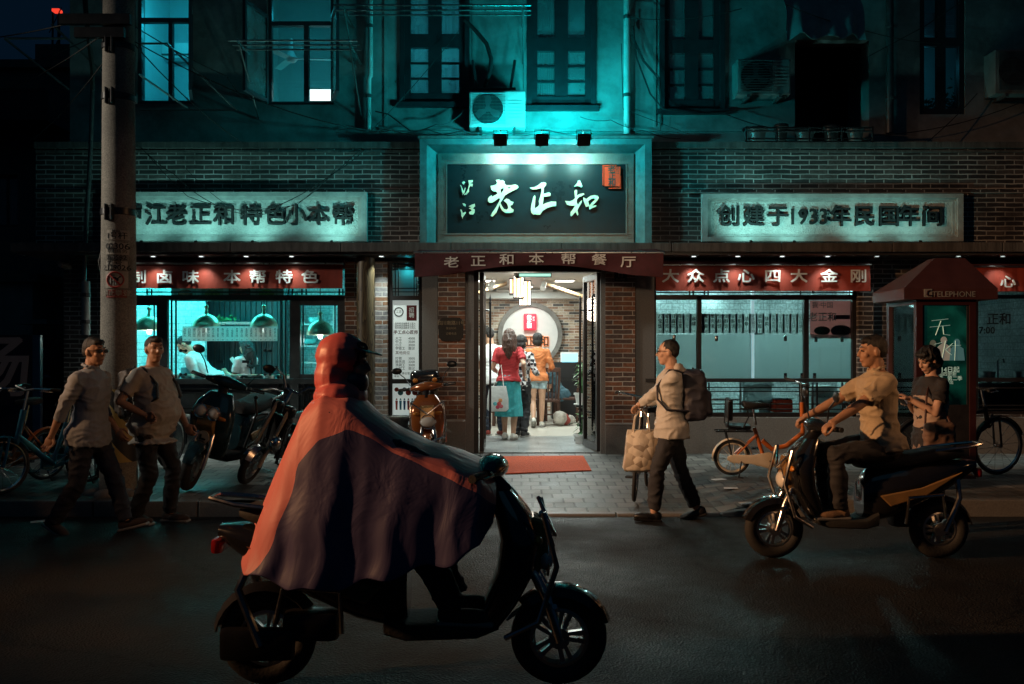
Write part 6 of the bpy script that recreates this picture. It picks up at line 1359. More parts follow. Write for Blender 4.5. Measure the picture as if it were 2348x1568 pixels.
# --- woman with phone
loc = Vector((PX(2138, -4.15), -4.15, 0)); rz = PI + R(10)
hA, hB = W2L(PT(2086, 915, -4.28), loc, rz), W2L(PT(2084, 925, -4.1), loc, rz)
i4 = person('woman in dark top and pale pinafore looking at her phone before the booth', loc, rz, 1.60, (0, 0, .93), 3, hands=(hA, hB), feet=((.06, .09, .08), (-.03, -.09, .08)), top=cloth('dark_blouse', (.016, .014, .016), .3), sleeve=.30, pants=cloth('dark_leggings', (.015, .015, .017)), shoe=cloth('dark_shoe', (.02, .02, .02)), hair='bob', head=(10, 24), seed=5, skirt=(cloth('brown_skirt', (.20, .13, .10), .2), -.42, .04), wide=.90, elbow=((-.4, .6, -1), (-.4, -.6, -1)), curl=(50, 50), palm=((0, 0, -1), (0, 0, -1)))
b = MB(); k = i4['k']; rg = [i4['ring'](t, w, d, o, .026) for t, w, d, o in ((.02, .165, .122, 0), (.16, .146, .104, .012), (.30, .150, .112, .010), (.36, .13, .112, .012))]; b.rings(rg)
mobj('pinafore', fuse(b, .011, 2), cloth('pale_pinafore', (.34, .24, .18), .15), i4['e'], .010, seed=6)
ph = (i4['arms'][0][2] + i4['arms'][1][2]) / 2; T = i4['e'].matrix_basis @ Matrix.Translation(ph + Vector((.09, 0, .03))) @ Matrix.Rotation(R(-52), 4, 'Y')
e = empty('phone', T.translation, 'phone held up in both hands by the woman before the booth', 'phone'); MB().bbox((0, 0, 0), (.145, .072, .009), .004, T).build('case', M['black'], e); MB().box(-.066, .066, -.032, .032, .0046, .006, T).build('display', emat('phone_screen', (.8, .75, .7), .5), e)
bgp = Vector((PX(2150, -4.4), -4.42, .86)); hb = empty('shoulder_bag', bgp, 'brown bag hanging at the hip of the woman with the phone', 'bag'); b = MB(); b.bbox(bgp, (.26, .10, .24), .05, None, 3); q = fuse(b, .012, 3); q.transform(Matrix.Translation(-bgp)); mobj('sack', q, cloth('brown_canvas', (.16, .09, .06), .3), hb, .01)
MB().tube([bgp + Vector((-.11, .02, .1)), bgp + Vector((-.06, .1, .34)), bgp + Vector((.02, .2, .47)), bgp + Vector((.11, .02, .1))], .010, 6).build('strap', M['wood_dark'], hb)

# ================================================================== people in the dining room
FZ = .204
loc = Vector((PX(1166, 1.79), 1.79, FZ)); rz = R(80)
i5 = person('woman in red top and teal wide trousers with long brown hair standing inside the door', loc, rz, 1.68, (0, 0, .94), 2, hands=((.18, .20, 1.02), (.02, -.24, 1.0)), feet=((.04, .07, .09), (-.05, -.08, .09)), top=cloth('red_knit', (.42, .030, .035), .25), sleeve=.34, hem=-.02, pants=None, shoe=cloth('pale_flat', (.62, .6, .56)), hair='long', hairm=HAIR_B, face=False, seed=7, head=(14, 0), wide=.92, skirt=(cloth('teal_culottes', (.03, .30, .33), .25), -.57, .03), elbow=((-1, .4, -.4), (-1, -.4, -.4)))
loc2 = Vector((PX(1150, 1.6), 1.62, .70)); tb = empty('tote_bag', (PX(1141, 1.6), 1.6, PZ(940, 1.6)), 'white tote bag with flower print hanging from the arm of the woman in red', 'bag')
x, y, z0, z1 = PX(1141, 1.6), 1.6, PZ(943, 1.6), PZ(885, 1.6)
b = MB(); b.rings([[Vector((x + dx * w * (1 + .08 * math.sin(zz * 9)), y + dy * d, zz)) for dx, dy in ((-1, -1), (0, -1.25), (1, -1), (1, 1), (0, 1.25), (-1, 1))] for zz, w, d in ((z0, .13, .02), (z0 + .04, .165, .04), ((z0 + z1) / 2, .15, .045), (z1, .125, .02))]); b.build('sack', mat('white_canvas', (.62, .68, .68), .8, var=.2, scale=8, bump=.4, bscale=20), tb, smooth=True)
for s_ in (-1, 1): MB().tube([(x - .07, y + s_ * .02, z1 - .02), (x + .0, y + .05, z1 + .22), (x + .05, y + .12, z1 + .32), (x + .09, y + s_ * .02, z1 - .02)], .010, 6, flat=.5).build('handle', M['white'], tb)
for i, (dx, dz, c) in enumerate(((.02, .10, (.5, .06, .05)), (.05, .06, (.45, .1, .12)), (.0, .05, (.4, .04, .08)), (.04, .15, (.55, .25, .1)), (-.04, .1, (.1, .4, .45)))): MB().ball((x + dx, y - .055, z0 + dz + .02), (.032, .008, .030), 8).build('print_flower', mat('flower_print', c, .7, var=.4, scale=40), tb)
loc = Vector((PX(1131, 2.5), 2.5, FZ)); rz = R(120)
i6 = person('young man in white t-shirt with short black hair leaning over the serving counter', loc, rz, 1.74, (0, 0, .93), 14, hands=((.32, .12, 1.12), (.32, -.12, 1.12)), feet=((.05, .09, .08), (-.12, -.10, .08)), top=cloth('white_tshirt', (.66, .68, .68), .06), sleeve=.34, pants=cloth('navy_trousers', (.02, .025, .04)), shoe=cloth('red_sneaker', (.25, .04, .03), .5), hair='short', seed=8, head=(0, 14))
loc = Vector((PX(1194, 2.25), 2.25, FZ)); rz = R(70)
i7 = person('woman in black and white checked shirt and dark jeans behind the woman in red', loc, rz, 1.60, (0, 0, .93), 2, hands=((.24, .14, 1.1), (.2, -.2, 1.0)), feet=((.04, .07, .08), (-.05, -.07, .08)), top=None, pants=cloth('black_jeans', (.015, .016, .02)), shoe=cloth('black_sneaker', (.02, .02, .02)), hair='bob', face=False, seed=9, wide=.9, elbow=((-1, .4, -.4), (-1, -.4, -.4)))
m, n, l, p = nt('checked_flannel'); tc = n.new('ShaderNodeTexCoord'); ck = n.new('ShaderNodeTexChecker'); ck.inputs['Scale'].default_value = 17; ck.inputs['Color1'].default_value = (.02, .02, .025, 1); ck.inputs['Color2'].default_value = (.5, .5, .5, 1); l.new(tc.outputs['Object'], ck.inputs['Vector']); l.new(ck.outputs[0], p.inputs['Base Color']); p.inputs['Roughness'].default_value = .85
def shirt_on(info, m, hem=-.12, sleeve=.9, seed=0, name='shirt'):
    k = info['k']; b = MB(); RG_ = info['RG']; inf = .018 * k
    b.rings([info['ring'](hem, .17, .125, 0, inf)] + [info['ring'](*r, inf) for r in RG_ if hem + .02 < r[0] <= .5] + [info['ring'](.53, .088, .072, -.01, .004)])
    for (a, c, d) in info['arms']:
        b.ball(a, .068 * k, 12); f = (sleeve - .5) * 2; b.tube([a, a.lerp(c, .5), c, c.lerp(d, f)], [.068 * k, .061 * k, .053 * k, .044 * k], 12); b.ball(c, .053 * k, 10)
    mobj(name, fuse(b, .0105, 2), m, info['e'], .012, seed=seed)
shirt_on(i7, m, -.14, .95, 9)
loc = Vector((PX(1232, 3.93), 3.93, FZ)); rz = R(86)
i8 = person('woman in orange cardigan and ragged denim shorts stepping away inside, short black hair', loc, rz, 1.64, (0, 0, .95), 2, hands=((.22, .16, 1.0), (.24, -.20, 1.02)), feet=((-.22, .06, .16), (.05, -.07, .09)), toes=(30, 0), top=cloth('orange_cardigan', (.50, .16, .05), .2), sleeve=.72, hem=-.08, pants=cloth('pale_denim', (.30, .42, .47), .3), leglen=.22, shoe=cloth('white_sandal', (.6, .6, .56)), hair='bob', face=False, seed=10, wide=.95, elbow=((-1, .5, -.4), (-1, -.5, -.4)))
loc = Vector((PX(1284, 5.2), 5.2, FZ)); rz = R(185)
i9 = person('man in dark teal shirt bent over the table, seated in the dining room', loc, rz, 1.70, (0, 0, .55), 30, hands=((.42, .1, .80), (.42, -.1, .80)), feet=((.38, .10, .08), (.36, -.1, .08)), top=cloth('teal_shirt', (.035, .09, .12), .2), sleeve=.35, pants=cloth('dark_pants', (.02, .025, .035)), shoe=cloth('dark_shoes', (.02, .02, .02)), hair='short', seed=11, head=(0, 34))
# kitchen staff
KF = .21
loc = Vector((PX(492, 1.05), 1.05, KF)); rz = R(190)
i10 = person('cook in white coat stooping over the trays in the bright kitchen', loc, rz, 1.70, (0, 0, .95), 46, hands=((.42, .12, .86), (.42, -.12, .86)), feet=((.05, .10, .08), (-.06, -.10, .08)), top=cloth('white_coat', (.62, .66, .66), .06), sleeve=.9, pants=cloth('grey_pants', (.1, .1, .1)), shoe=cloth('kitchen_shoe', (.02, .02, .02)), hair='short', wrk=.5, seed=12, head=(0, 40), fat=.3)
loc = Vector((PX(566, 1.0), 1.0, KF)); rz = R(150)
i11 = person('waitress with long dark ponytail and white shirt holding a slip in the kitchen', loc, rz, 1.52, (0, 0, .93), 3, hands=((.28, .12, 1.04), (.26, -.10, 1.12)), feet=((.03, .09, .08), (-.04, -.09, .08)), top=cloth('white_blouse', (.66, .68, .68), .06), sleeve=.36, pants=cloth('black_pants', (.015, .015, .015)), shoe=cloth('black_shoe', (.02, .02, .02)), hair='long', face=True, wrk=.45, seed=13, head=(0, 8), wide=.95)
e = i11['e']; b = MB()
for s_ in (-1, 1): b.tube([i11['P'] + i11['up'] * .05 - i11['fw'] * .13 + Vector((0, s_ * .02, 0)), i11['P'] + i11['up'] * .30 - i11['fw'] * .145 + Vector((0, s_ * .05, 0)), i11['P'] + i11['up'] * .47 - i11['fw'] * .10 + Vector((0, s_ * .10, 0)), i11['P'] + i11['up'] * .49 + Vector((0, s_ * .11, 0))], .016, 6, flat=.4)
b.tube([i11['P'] + i11['up'] * .32 - i11['fw'] * .145 + Vector((0, -.12, 0)), i11['P'] + i11['up'] * .32 - i11['fw'] * .15 + Vector((0, .12, 0))], .016, 6); b.build('apron_strap', M['black'], e, world=False)
hp = i11['e'].matrix_basis @ i11['arms'][1][2]; tag(MB().box(-.03, .03, -.003, .003, -.09, .09, Matrix.Translation(hp + Vector((-.07, 0, .07))) @ Matrix.Rotation(R(-38), 4, 'Y')).build('order_slip', M['paper']), 'white paper slip held up by the waitress in the kitchen', 'slip')
loc = Vector((PX(1737, 1.0), 1.0, KF)); rz = R(95)
i12 = person('worker in white trousers and coat behind the frosted right window', loc, rz, 1.72, (0, 0, .93), 4, hands=((.25, .18, 1.0), (.25, -.18, 1.0)), feet=((.05, .12, .08), (-.06, -.12, .08)), top=cloth('work_coat', (.62, .66, .66), .06), sleeve=.9, hem=-.3, pants=cloth('white_work_trousers', (.58, .62, .62), .08), shoe=cloth('work_shoe', (.02, .02, .02)), hair='short', face=False, seed=14, wide=1.1)
# ================================================================== bicycles and scooters
def superring(cx, cy, cz, a, b_, plane='YZ', n_=20, p=.7, tilt=0):
    out = []
    for j in range(n_):
        t = 2 * math.pi * j / n_; c, s = math.cos(t), math.sin(t); u = math.copysign(abs(c) ** p, c) * a; v = math.copysign(abs(s) ** p, s) * b_
        out.append(Vector((cx + v * tilt, cy + u, cz + v)) if plane == 'YZ' else Vector((cx + v, cy + u, cz)))
    return out
def wheel(parent, c, Rr, r, ang=Matrix.Identity(4), spokes='wire', rimm='chrome', label=None):
    """tyre > rim, spokes ; spins about local Y, ang places it"""
    w = MB().torus((0, 0, 0), Rr - r, r, 'Y', 40, 10, ang @ Matrix.Translation(c)).build('wheel', M['rubber'], parent, smooth=True, world=False)
    T = ang @ Matrix.Translation(c); b = MB(); ri = Rr - 2 * r
    prof = [(ri + r * .35, -r * .55), (ri - .006, -r * .6), (ri - .018, 0), (ri - .006, r * .6), (ri + r * .35, r * .55)]
    b.lathe(prof, (0, 0, 0), 40, T @ Matrix.Rotation(R(90), 4, 'X'), caps=False); b.build('rim', M[rimm], w, smooth=True, world=False)
    b = MB(); b.cyl(T @ Vector((0, -.045, 0)), T @ Vector((0, .045, 0)), .022 if spokes == 'wire' else .05, 12)
    if spokes == 'wire':
        for k in range(28):
            a = 2 * math.pi * k / 28; a2 = a + (.35 if k % 2 else -.35); s_ = 1 if (k // 2) % 2 else -1
            b.cyl(T @ Vector((.02 * math.cos(a), s_ * .035, .02 * math.sin(a))), T @ Vector((ri * math.cos(a2), 0, ri * math.sin(a2))), .0014, 4)
    else:
        for k in range(5):
            a = 2 * math.pi * k / 5; A_ = T @ Matrix.Rotation(-a, 4, 'Y'); b.prism([(.03, -.02), (ri - .01, -.032), (ri - .01, -.008), (.03, .0)], -.014, .014, A_); b.prism([(.03, .004), (ri - .01, .010), (ri - .01, .032), (.03, .02)], -.014, .014, A_)
    b.build('spokes', M[rimm], w, smooth=True, world=False); return w
def bicycle(label, loc, rz, lean, mt, Rr=.305, wb=1.0, steer=0, basket=None, hb='city', saddle_z=.86, hz=1.0, step=True, rack=False, stand=1, guard=None, spk='wire', tube=.02, rim='chrome', fold=False):
    e = empty('bicycle', loc, label, 'bicycle'); e.rotation_euler = (lean, 0, rz)
    xr, xf = -wb / 2, wb / 2; bbk = Vector((-.06, 0, Rr * .92)); hd = Vector((xf - .20 + (.0 if not fold else .04), 0, hz - .22)); hl = Vector((xf - .14, 0, Rr + .24))
    seat = Vector((-.22, 0, saddle_z - .10))
    b = MB()
    if fold:
        b.tube([hl + Vector((0, 0, .05)), (xf - .32, 0, Rr + .14), (-.02, 0, Rr + .10), (-.13, 0, Rr + .20)], tube * 1.4, 10); b.tube([(-.10, 0, Rr * .9), (-.22, 0, saddle_z - .25)], tube * 1.1, 10)
    elif step:
        b.tube([hl + Vector((-.005, 0, .06)), (xf - .32, 0, Rr + .16), (.06, 0, Rr + .06), bbk], tube * 1.35, 10)
    else:
        b.tube([hl, bbk], tube * 1.1, 10); b.tube([hd + Vector((.02, 0, -.04)), (-.17, 0, saddle_z - .22)], tube, 10)
    if not fold: b.tube([bbk, (-.19, 0, saddle_z - .2)], tube, 10)
    b.tube([hl - Vector((0, 0, .03)), hd], tube * 1.25, 10)
    for s_ in (-1, 1):
        b.tube([bbk + Vector((0, s_ * .03, 0)), (xr, s_ * .06, Rr)], tube * .55, 8); b.tube([(-.19, s_ * .02, saddle_z - .26 if not fold else Rr + .26), (xr, s_ * .06, Rr)], tube * .5, 8)
    b.build('frame', mt, e, smooth=True, world=False)
    ax = (hd - hl).normalized(); S = Matrix.Translation(hl) @ Matrix.Rotation(steer, 4, ax) @ Matrix.Translation(-hl)
    wheel(e, Vector((xr, 0, Rr)), Rr, .019, spokes=spk, rimm=rim); wheel(e, Vector((xf, 0, Rr)), Rr, .019, S, spokes=spk, rimm=rim)
    b = MB()
    for s_ in (-1, 1): b.tube([S @ Vector((xf, s_ * .055, Rr)), S @ Vector((xf - .05, s_ * .05, Rr * 2 + .02)), S @ (hl + Vector((0, s_ * .02, -.02)))], tube * .6, 8)
    b.build('fork', mt, e, smooth=True, world=False)
    b = MB(); top = hd + ax * (hz - hd.z - .02)
    b.tube([S @ hd, S @ top], .014, 8)
    L = .29
    if hb == 'city': pts = [(-.17, -L, .02), (-.07, -L * .92, .03), (.03, -L * .6, .03), (.02, 0, 0), (.03, L * .6, .03), (-.07, L * .92, .03), (-.17, L, .02)]
    else: pts = [(-.06, -L, .03), (.0, -L * .5, .02), (.02, 0, 0), (.0, L * .5, .02), (-.06, L, .03)]
    P = [S @ (top + Vector(q)) for q in pts]; b.tube(P, .012, 8); b.build('handlebar', M['chrome'], e, smooth=True, world=False)
    for q0, q1 in ((P[0], P[1]), (P[-1], P[-2])): MB().tube([q0, q0.lerp(q1, .95)], .017, 8).build('grip', M['rubber'], e, smooth=True, world=False)
    for q0, q1 in ((P[1], P[2]), (P[-2], P[-3])): MB().tube([q0 + Vector((0, 0, -.0)), q0.lerp(q1, .3) + Vector((.05, 0, -.02)), q0 + Vector((-.04, 0, -.03))], .005, 6).build('brake_lever', M['chrome'], e, world=False)
    b = MB(); b.tube([seat + Vector((.02, 0, -.12)), seat + Vector((-.015, 0, .07))], .013, 8); b.build('seat_post', M['chrome'], e, world=False)
    b = MB(); sz = saddle_z; b.rings([superring(x, 0, sz + z, w, h) for x, w, h, z in ((-.36, .03, .02, .02), (-.34, .085, .035, .012), (-.27, .095, .038, 0), (-.18, .06, .032, 0), (-.09, .028, .026, 0), (-.06, .014, .015, -.004))]); b.build('saddle', M['rubber'], e, smooth=True, world=False)
    for c, T in ((Vector((xr, 0, Rr)), Matrix.Identity(4)), (Vector((xf, 0, Rr)), S)):
        b = MB(); a0, a1 = (10, 190) if c.x < 0 else (20, 150); G = []
        for k in range(17):
            a = R(a0 + (a1 - a0) * k / 16); q = Rr + .022; G.append([T @ (c + Vector((math.cos(a) * (q - dz), dy, math.sin(a) * (q - dz)))) for dy, dz in ((-.028, .012), (0, 0), (.028, .012), (.028, .016), (0, .004), (-.028, .016))])
        b.rings(G); b.build('mudguard', guard or mt, e, smooth=True, world=False)
    b = MB(); b.lathe([(.08, -.004), (.085, 0), (.08, .004)], bbk + Vector((0, -.055, 0)), 24, Matrix.Rotation(R(90), 4, 'X')); b.tube([bbk + Vector((0, -.075, 0)), bbk + Vector((.12, -.085, -.10))], .009, 6); b.tube([bbk + Vector((0, .06, 0)), bbk + Vector((-.12, .085, .10))], .009, 6); b.build('crank', M['chrome'], e, world=False)
    for p in (bbk + Vector((.12, -.13, -.10)), bbk + Vector((-.12, .13, .10))): MB().bbox(p, (.085, .075, .02), .006).build('pedal', M['rubber'], e, world=False)
    b = MB(); G = []
    for x, h in ((xr - .06, .02), (xr, .05), ((xr + bbk.x) / 2, .05), (bbk.x, .095), (bbk.x + .09, .05)): G.append(superring(x, -.062, Rr + (bbk.z - Rr) * (x - xr) / (bbk.x - xr), .012, h))
    b.rings(G); b.build('chain_guard', guard or mt, e, smooth=True, world=False)
    MB().tube([(xr + .1, stand * .05, Rr), (xr + .05, stand * .16, .012), (xr + .10, stand * .17, .012)], .008, 6).build('kickstand', M['black'], e, world=False)
    if basket:
        b = MB(); c = hl + Vector((.17, 0, hz - .30 - hl.z)); x0, x1, w0, z0, z1 = -.10, .14, .15, -.12, .12
        def lp(z, k): return [S @ (c + Vector((x * k, y * k, z))) for x, y in ((x0, -w0), (x1, -w0), (x1, w0), (x0, w0))]
        for i in range(5): b.tube(lp(z0 + (z1 - z0) * i / 4, .78 + .055 * i), .005 if i < 4 else .008, 5, True)
        A_, B_ = lp(z0, .78), lp(z1, 1.0)
        for s_ in range(4):
            for k in range(6): t = k / 6; b.cyl(A_[s_].lerp(A_[(s_ + 1) % 4], t), B_[s_].lerp(B_[(s_ + 1) % 4], t), .004, 4)
        for k in range(1, 5): b.cyl(A_[0].lerp(A_[1], k / 5), A_[3].lerp(A_[2], k / 5), .004, 4)
        b.build('basket', basket, e, world=False)
    if rack:
        b = MB(); z = Rr * 2 + .10
        for s_ in (-1, 1): b.tube([(xr + .22, s_ * .05, z), (xr - .18, s_ * .06, z), (xr - .19, s_ * .05, z)], .008, 6); b.tube([(xr - .08, s_ * .06, z), (xr, s_ * .065, Rr)], .007, 6)
        for k in range(4): b.tube([(xr + .15 - .1 * k, -.06, z), (xr + .15 - .1 * k, .06, z)], .006, 5)
        b.build('rack', rack, e, world=False)
    return e
M['teal_paint'] = mat('teal_paint', (.03, .20, .28), .35, var=.15, coat=.4); M['orange_wire'] = mat('orange_wire', (.45, .13, .07), .5)
M['orange_paint'] = mat('orange_paint', (.50, .13, .025), .32, var=.15, coat=.5); M['cream'] = mat('cream_plastic', (.62, .52, .38), .45, var=.12); M['blue_paint'] = mat('blue_paint', (.02, .09, .2), .35, coat=.4, var=.15)
zz = lambda x, y: zs(x, y)
def put(u, Y, dz=0): x = PX(u, Y); return Vector((x, Y, zs(x, Y) + dz))
bicycle('shared bicycle with chrome handlebar and orange wire basket nearest the left frame edge', put(105, -2.72), R(-118), R(-5), M['teal_paint'], Rr=.285, wb=.98, steer=R(-6), hz=1.06, saddle_z=.88, tube=.022)
bicycle('shared bicycle with reddish basket, cut by the left edge of the photo', put(12, -2.55), R(-112), R(-4), M['orange_paint'], Rr=.285, wb=.98, steer=R(14), basket=M['orange_wire'], hz=1.06, saddle_z=.88, tube=.022)
bicycle('teal shared bicycle standing behind the man in sunglasses', put(195, -1.7), R(-50), R(-5), M['teal_paint'], Rr=.285, wb=.98, steer=R(-12), hz=1.04, saddle_z=.88, tube=.024)
bicycle('dark bicycle parked behind the concrete pole', put(330, -1.75), R(-100), R(-5), M['black'], Rr=.31, wb=1.05, step=False, hz=1.0)
bicycle('black city bicycle wheeled by the man in the beige jacket', Vector((PX(1468, -2.45), -2.52, zs(PX(1468, -2.5), -2.5))), R(-107), R(-3), M['black'], Rr=.30, wb=1.0, steer=R(6), hz=1.06, saddle_z=.88, stand=-1)
fb = bicycle('small orange folding bicycle with cream chain guard and child seat by the right window', put(1772, -1.92), R(-4), R(5), M['orange_paint'], Rr=.205, wb=.92, steer=R(10), hz=1.06, saddle_z=.80, fold=True, guard=M['cream'], rack=M['black'], stand=-1, rim='cream', hb='flat')
MB().bbox((-.50, 0, .76), (.05, .24, .24), .02, None, 3).build('child_backrest', M['black'], fb, smooth=True, world=False); MB().bbox((-.40, 0, .565), (.26, .22, .045), .02).build('child_seat', M['black'], fb, smooth=True, world=False)
MB().tube([(-.52, -.12, .86), (-.53, -.125, .58), (-.36, -.12, .57), (-.30, -.12, .70), (-.33, -.12, .78), (-.40, -.12, .78)], .009, 6).build('child_rail', M['black'], fb, world=False)
MB().tube([(-.52, .12, .86), (-.53, .125, .58), (-.36, .12, .57)], .009, 6).build('child_rail', M['black'], fb, world=False)
bicycle('dark bicycle parked behind the woman with the phone, only a wheel showing', put(2195, -1.95), R(14), R(3), M['black'], Rr=.33, wb=1.05, step=False, hz=1.0)
# woven tote on the handlebar
tp = Vector((PX(1472, -3.42), -3.42, 0)); z0, z1 = PZ(1080, -3.42), PZ(985, -3.42)
tt = empty('patchwork_tote', (tp.x, tp.y, z0), 'gold and beige patchwork tote hanging from the handlebar of the wheeled bicycle', 'bag')
m, n, l, p = nt('patchwork_leather'); M['patch'] = m; tc = n.new('ShaderNodeTexCoord'); vo = n.new('ShaderNodeTexVoronoi'); vo.inputs['Scale'].default_value = 15; l.new(tc.outputs['Object'], vo.inputs['Vector']); vo.feature = 'F1'; cr = n.new('ShaderNodeValToRGB'); cr.color_ramp.elements[0].color = (.28, .22, .16, 1); cr.color_ramp.elements[1].color = (.72, .64, .52, 1); sp = n.new('ShaderNodeSeparateColor'); l.new(vo.outputs['Color'], sp.inputs[0]); l.new(sp.outputs[0], cr.inputs[0]); l.new(cr.outputs[0], p.inputs['Base Color']); p.inputs['Roughness'].default_value = .35
bp = n.new('ShaderNodeBump'); bp.inputs['Strength'].default_value = .8; bp.inputs['Distance'].default_value = .01; l.new(vo.outputs['Distance'], bp.inputs['Height']); bp.invert = True; l.new(bp.outputs[0], p.inputs['Normal'])
b = MB(); b.rings([[Vector((tp.x + dx * w, tp.y + dy * d, zq)) for dx, dy in ((-1, -.7), (-.5, -1.05), (0, -1.2), (.5, -1.05), (1, -.7), (1, .7), (.5, 1.05), (0, 1.2), (-.5, 1.05), (-1, .7))] for zq, w, d in ((z0, .165, .055), (z0 + .03, .185, .085), (z0 + .15, .165, .09), (z1 - .06, .15, .07), (z1, .14, .035))]); b.build('sack', M['patch'], tt, smooth=50)
for s_ in (-1, 1): MB().tube([(tp.x - .09, tp.y + s_ * .04, z1 - .03), (tp.x - .07, tp.y + s_ * .03, z1 + .12), (tp.x - .01, tp.y - .0, z1 + .21), (tp.x + .05, tp.y + s_ * .03, z1 + .12), (tp.x + .07, tp.y + s_ * .04, z1 - .03)], .012, 6, flat=.5).build('handle', M['patch'], tt, smooth=True)

def scooter(label, loc, rz, lean, paint, trim, s=1.0, Rr=.225, wb=1.26, steer=0, box=None, bars=False, wind=False, cover=None, badge=False, lamps='single', seatm=None, stand=True, mirrors=True, footguard=None):
    e = empty('motor_scooter', loc, label, 'scooter'); e.rotation_euler = (lean, 0, rz); e.scale = (s, s, s)
    xr, xf = -wb / 2, wb / 2; B = lambda: MB()
    piv = Vector((xf - .10, 0, .45)); ax = Vector((-.36, 0, 1)).normalized(); S = Matrix.Translation(piv) @ Matrix.Rotation(steer, 4, ax) @ Matrix.Translation(-piv)
    wheel(e, Vector((xr, 0, Rr)), Rr, .052, spokes='cast', rimm='steel'); wheel(e, Vector((xf, 0, Rr)), Rr, .048, S, spokes='cast', rimm='steel')
    b = B()
    for y in (-.085, .085): b.tube([S @ Vector((xf, y, Rr)), S @ Vector((xf - .06, y, Rr + .20)), S @ Vector((xf - .15, y * .7, .60))], [.022, .026, .022], 10)
    b.build('fork', M['chrome'], e, smooth=True, world=False)
    b = B(); G = []
    for k in range(15):
        a = R(18 + 120 * k / 14); q = Rr + .03; w = .075 * (1 - .35 * abs(k - 7) / 7); G.append([S @ (Vector((xf, 0, Rr)) + Vector((math.cos(a) * (q - dz), dy * w, math.sin(a) * (q - dz)))) for dy, dz in ((-1, .055), (-.8, .015), (0, 0), (.8, .015), (1, .055), (.9, .06), (.7, .022), (0, .008), (-.7, .022), (-.9, .06))])
    b.rings(G); b.build('front_mudguard', paint, e, smooth=True, world=False)
    # leg shield, wedge shaped, widest below the lamps
    b = B(); b.rings([superring(x, 0, z, w, d, 'XY', 24, .75) for z, x, w, d in ((.30, xf - .33, .13, .07), (.40, xf - .27, .17, .08), (.55, xf - .20, .205, .09), (.70, xf - .18, .215, .095), (.82, xf - .22, .18, .085), (.92, xf - .28, .11, .06))]); b.build('leg_shield', paint, e, smooth=True, world=False)
    b = B(); b.prism([(xf - .12, .50), (xf - .045, .62), (xf - .075, .78), (xf - .13, .80)], -.085, .085); b.build('nose_panel', trim, e, bevel=.012, world=False)
    for y in (-.13, .13): b = B(); b.ball((xf - .10, y, .70), (.022, .048, .022), 10); b.build('indicator', mat('amber_lens', (.6, .22, .03), .2, var=0), e, smooth=True, world=False)
    lens = mat('lamp_glass', (.72, .7, .65), .08, var=0, coat=.6)
    for y in ((0,) if lamps == 'single' else (-.065, .065)):
        b = B(); c = Vector((xf - .065, y, .60 if lamps == 'single' else .74)); b.ball(c, (.045, .10 if lamps == 'single' else .058, .065 if lamps == 'single' else .055), 14); h = b.build('headlight', lens, e, smooth=True, world=False)
        MB().torus(c + Vector((.012, 0, 0)), .062 if lamps != 'single' else .085, .008, 'X', 22, 6).build('bezel', M['chrome'], h, smooth=True, world=False)
    # handlebar head
    hz = 1.02; hx = xf - .34
    b = B(); b.rings([superring(hx + .06 - abs(y) * .22, y, hz - abs(y) * .1, .001, .001) if False else [S @ Vector((hx + .07 * math.cos(t) * f + (.03 - abs(y) * .12), y, hz + .055 * math.sin(t) * f - abs(y) * .06)) for t in [2 * PI * j / 14 for j in range(14)]] for y, f in ((-.20, .40), (-.16, .62), (-.08, .95), (0, 1.1), (.08, .95), (.16, .62), (.20, .40))]); b.build('handlebar_cover', paint, e, smooth=True, world=False)
    b = B(); b.tube([S @ Vector((hx - .03, 0, hz)), S @ Vector((xf - .22, 0, .86))], .045, 12); b.build('steering_neck', M['black'], e, smooth=True, world=False)
    for sg_ in (-1, 1):
        b = B(); b.tube([S @ Vector((hx, sg_ * .22, hz - .01)), S @ Vector((hx - .05, sg_ * .36, hz - .01))], .019, 10); b.build('grip', M['rubber'], e, smooth=True, world=False)
        b = B(); b.tube([S @ Vector((hx + .03, sg_ * .22, hz)), S @ Vector((hx + .04, sg_ * .29, hz - .005)), S @ Vector((hx - .0, sg_ * .36, hz - .01))], .006, 6); b.build('brake_lever', M['chrome'], e, smooth=True, world=False)
        if mirrors:
            b = B(); b.tube([S @ Vector((hx, sg_ * .20, hz + .03)), S @ Vector((hx + .01, sg_ * .26, hz + .14)), S @ Vector((hx - .01, sg_ * .33, hz + .20))], .006, 6); mr_ = b.build('mirror', M['black'], e, smooth=True, world=False); b = B(); b.ball(S @ Vector((hx - .012, sg_ * .35, hz + .23)), (.014, .065, .042), 12); b.build('mirror_glass', M['black'], mr_, smooth=True, world=False)
    if wind: b = B(); b.rings([[S @ Vector((hx + .10 - .05 * t - abs(y) * .25, y, hz + .02 + .22 * t)) for y in [-.14 + .028 * j for j in range(11)]] + [S @ Vector((hx + .095 - .05 * t - abs(y) * .25, y, hz + .02 + .22 * t)) for y in [.14 - .028 * j for j in range(11)]] for t in (0, .5, 1)]); b.build('fly_screen', M['glass_dirty'], e, smooth=True, world=False)
    # footboard and body
    b = B(); b.rings([superring(x, 0, z, w, h, 'YZ', 18, .5) for x, z, w, h in ((xf - .28, .33, .13, .05), (xf - .38, .29, .165, .04), (-.02, .28, .165, .04), (-.12, .32, .15, .06))]); b.build('footboard', M['rubber'], e, smooth=True, world=False)
    b = B(); b.rings([superring(x, 0, z, w, h, 'YZ', 24, .72) for x, z, w, h in ((-.02, .46, .10, .14), (-.08, .48, .135, .20), (-.25, .52, .155, .20), (-.45, .58, .165, .165), (-.65, .64, .15, .115), (-.80, .69, .11, .07), (-.90, .72, .05, .03))]); b.build('rear_body', paint, e, smooth=True, world=False)
    b = B()
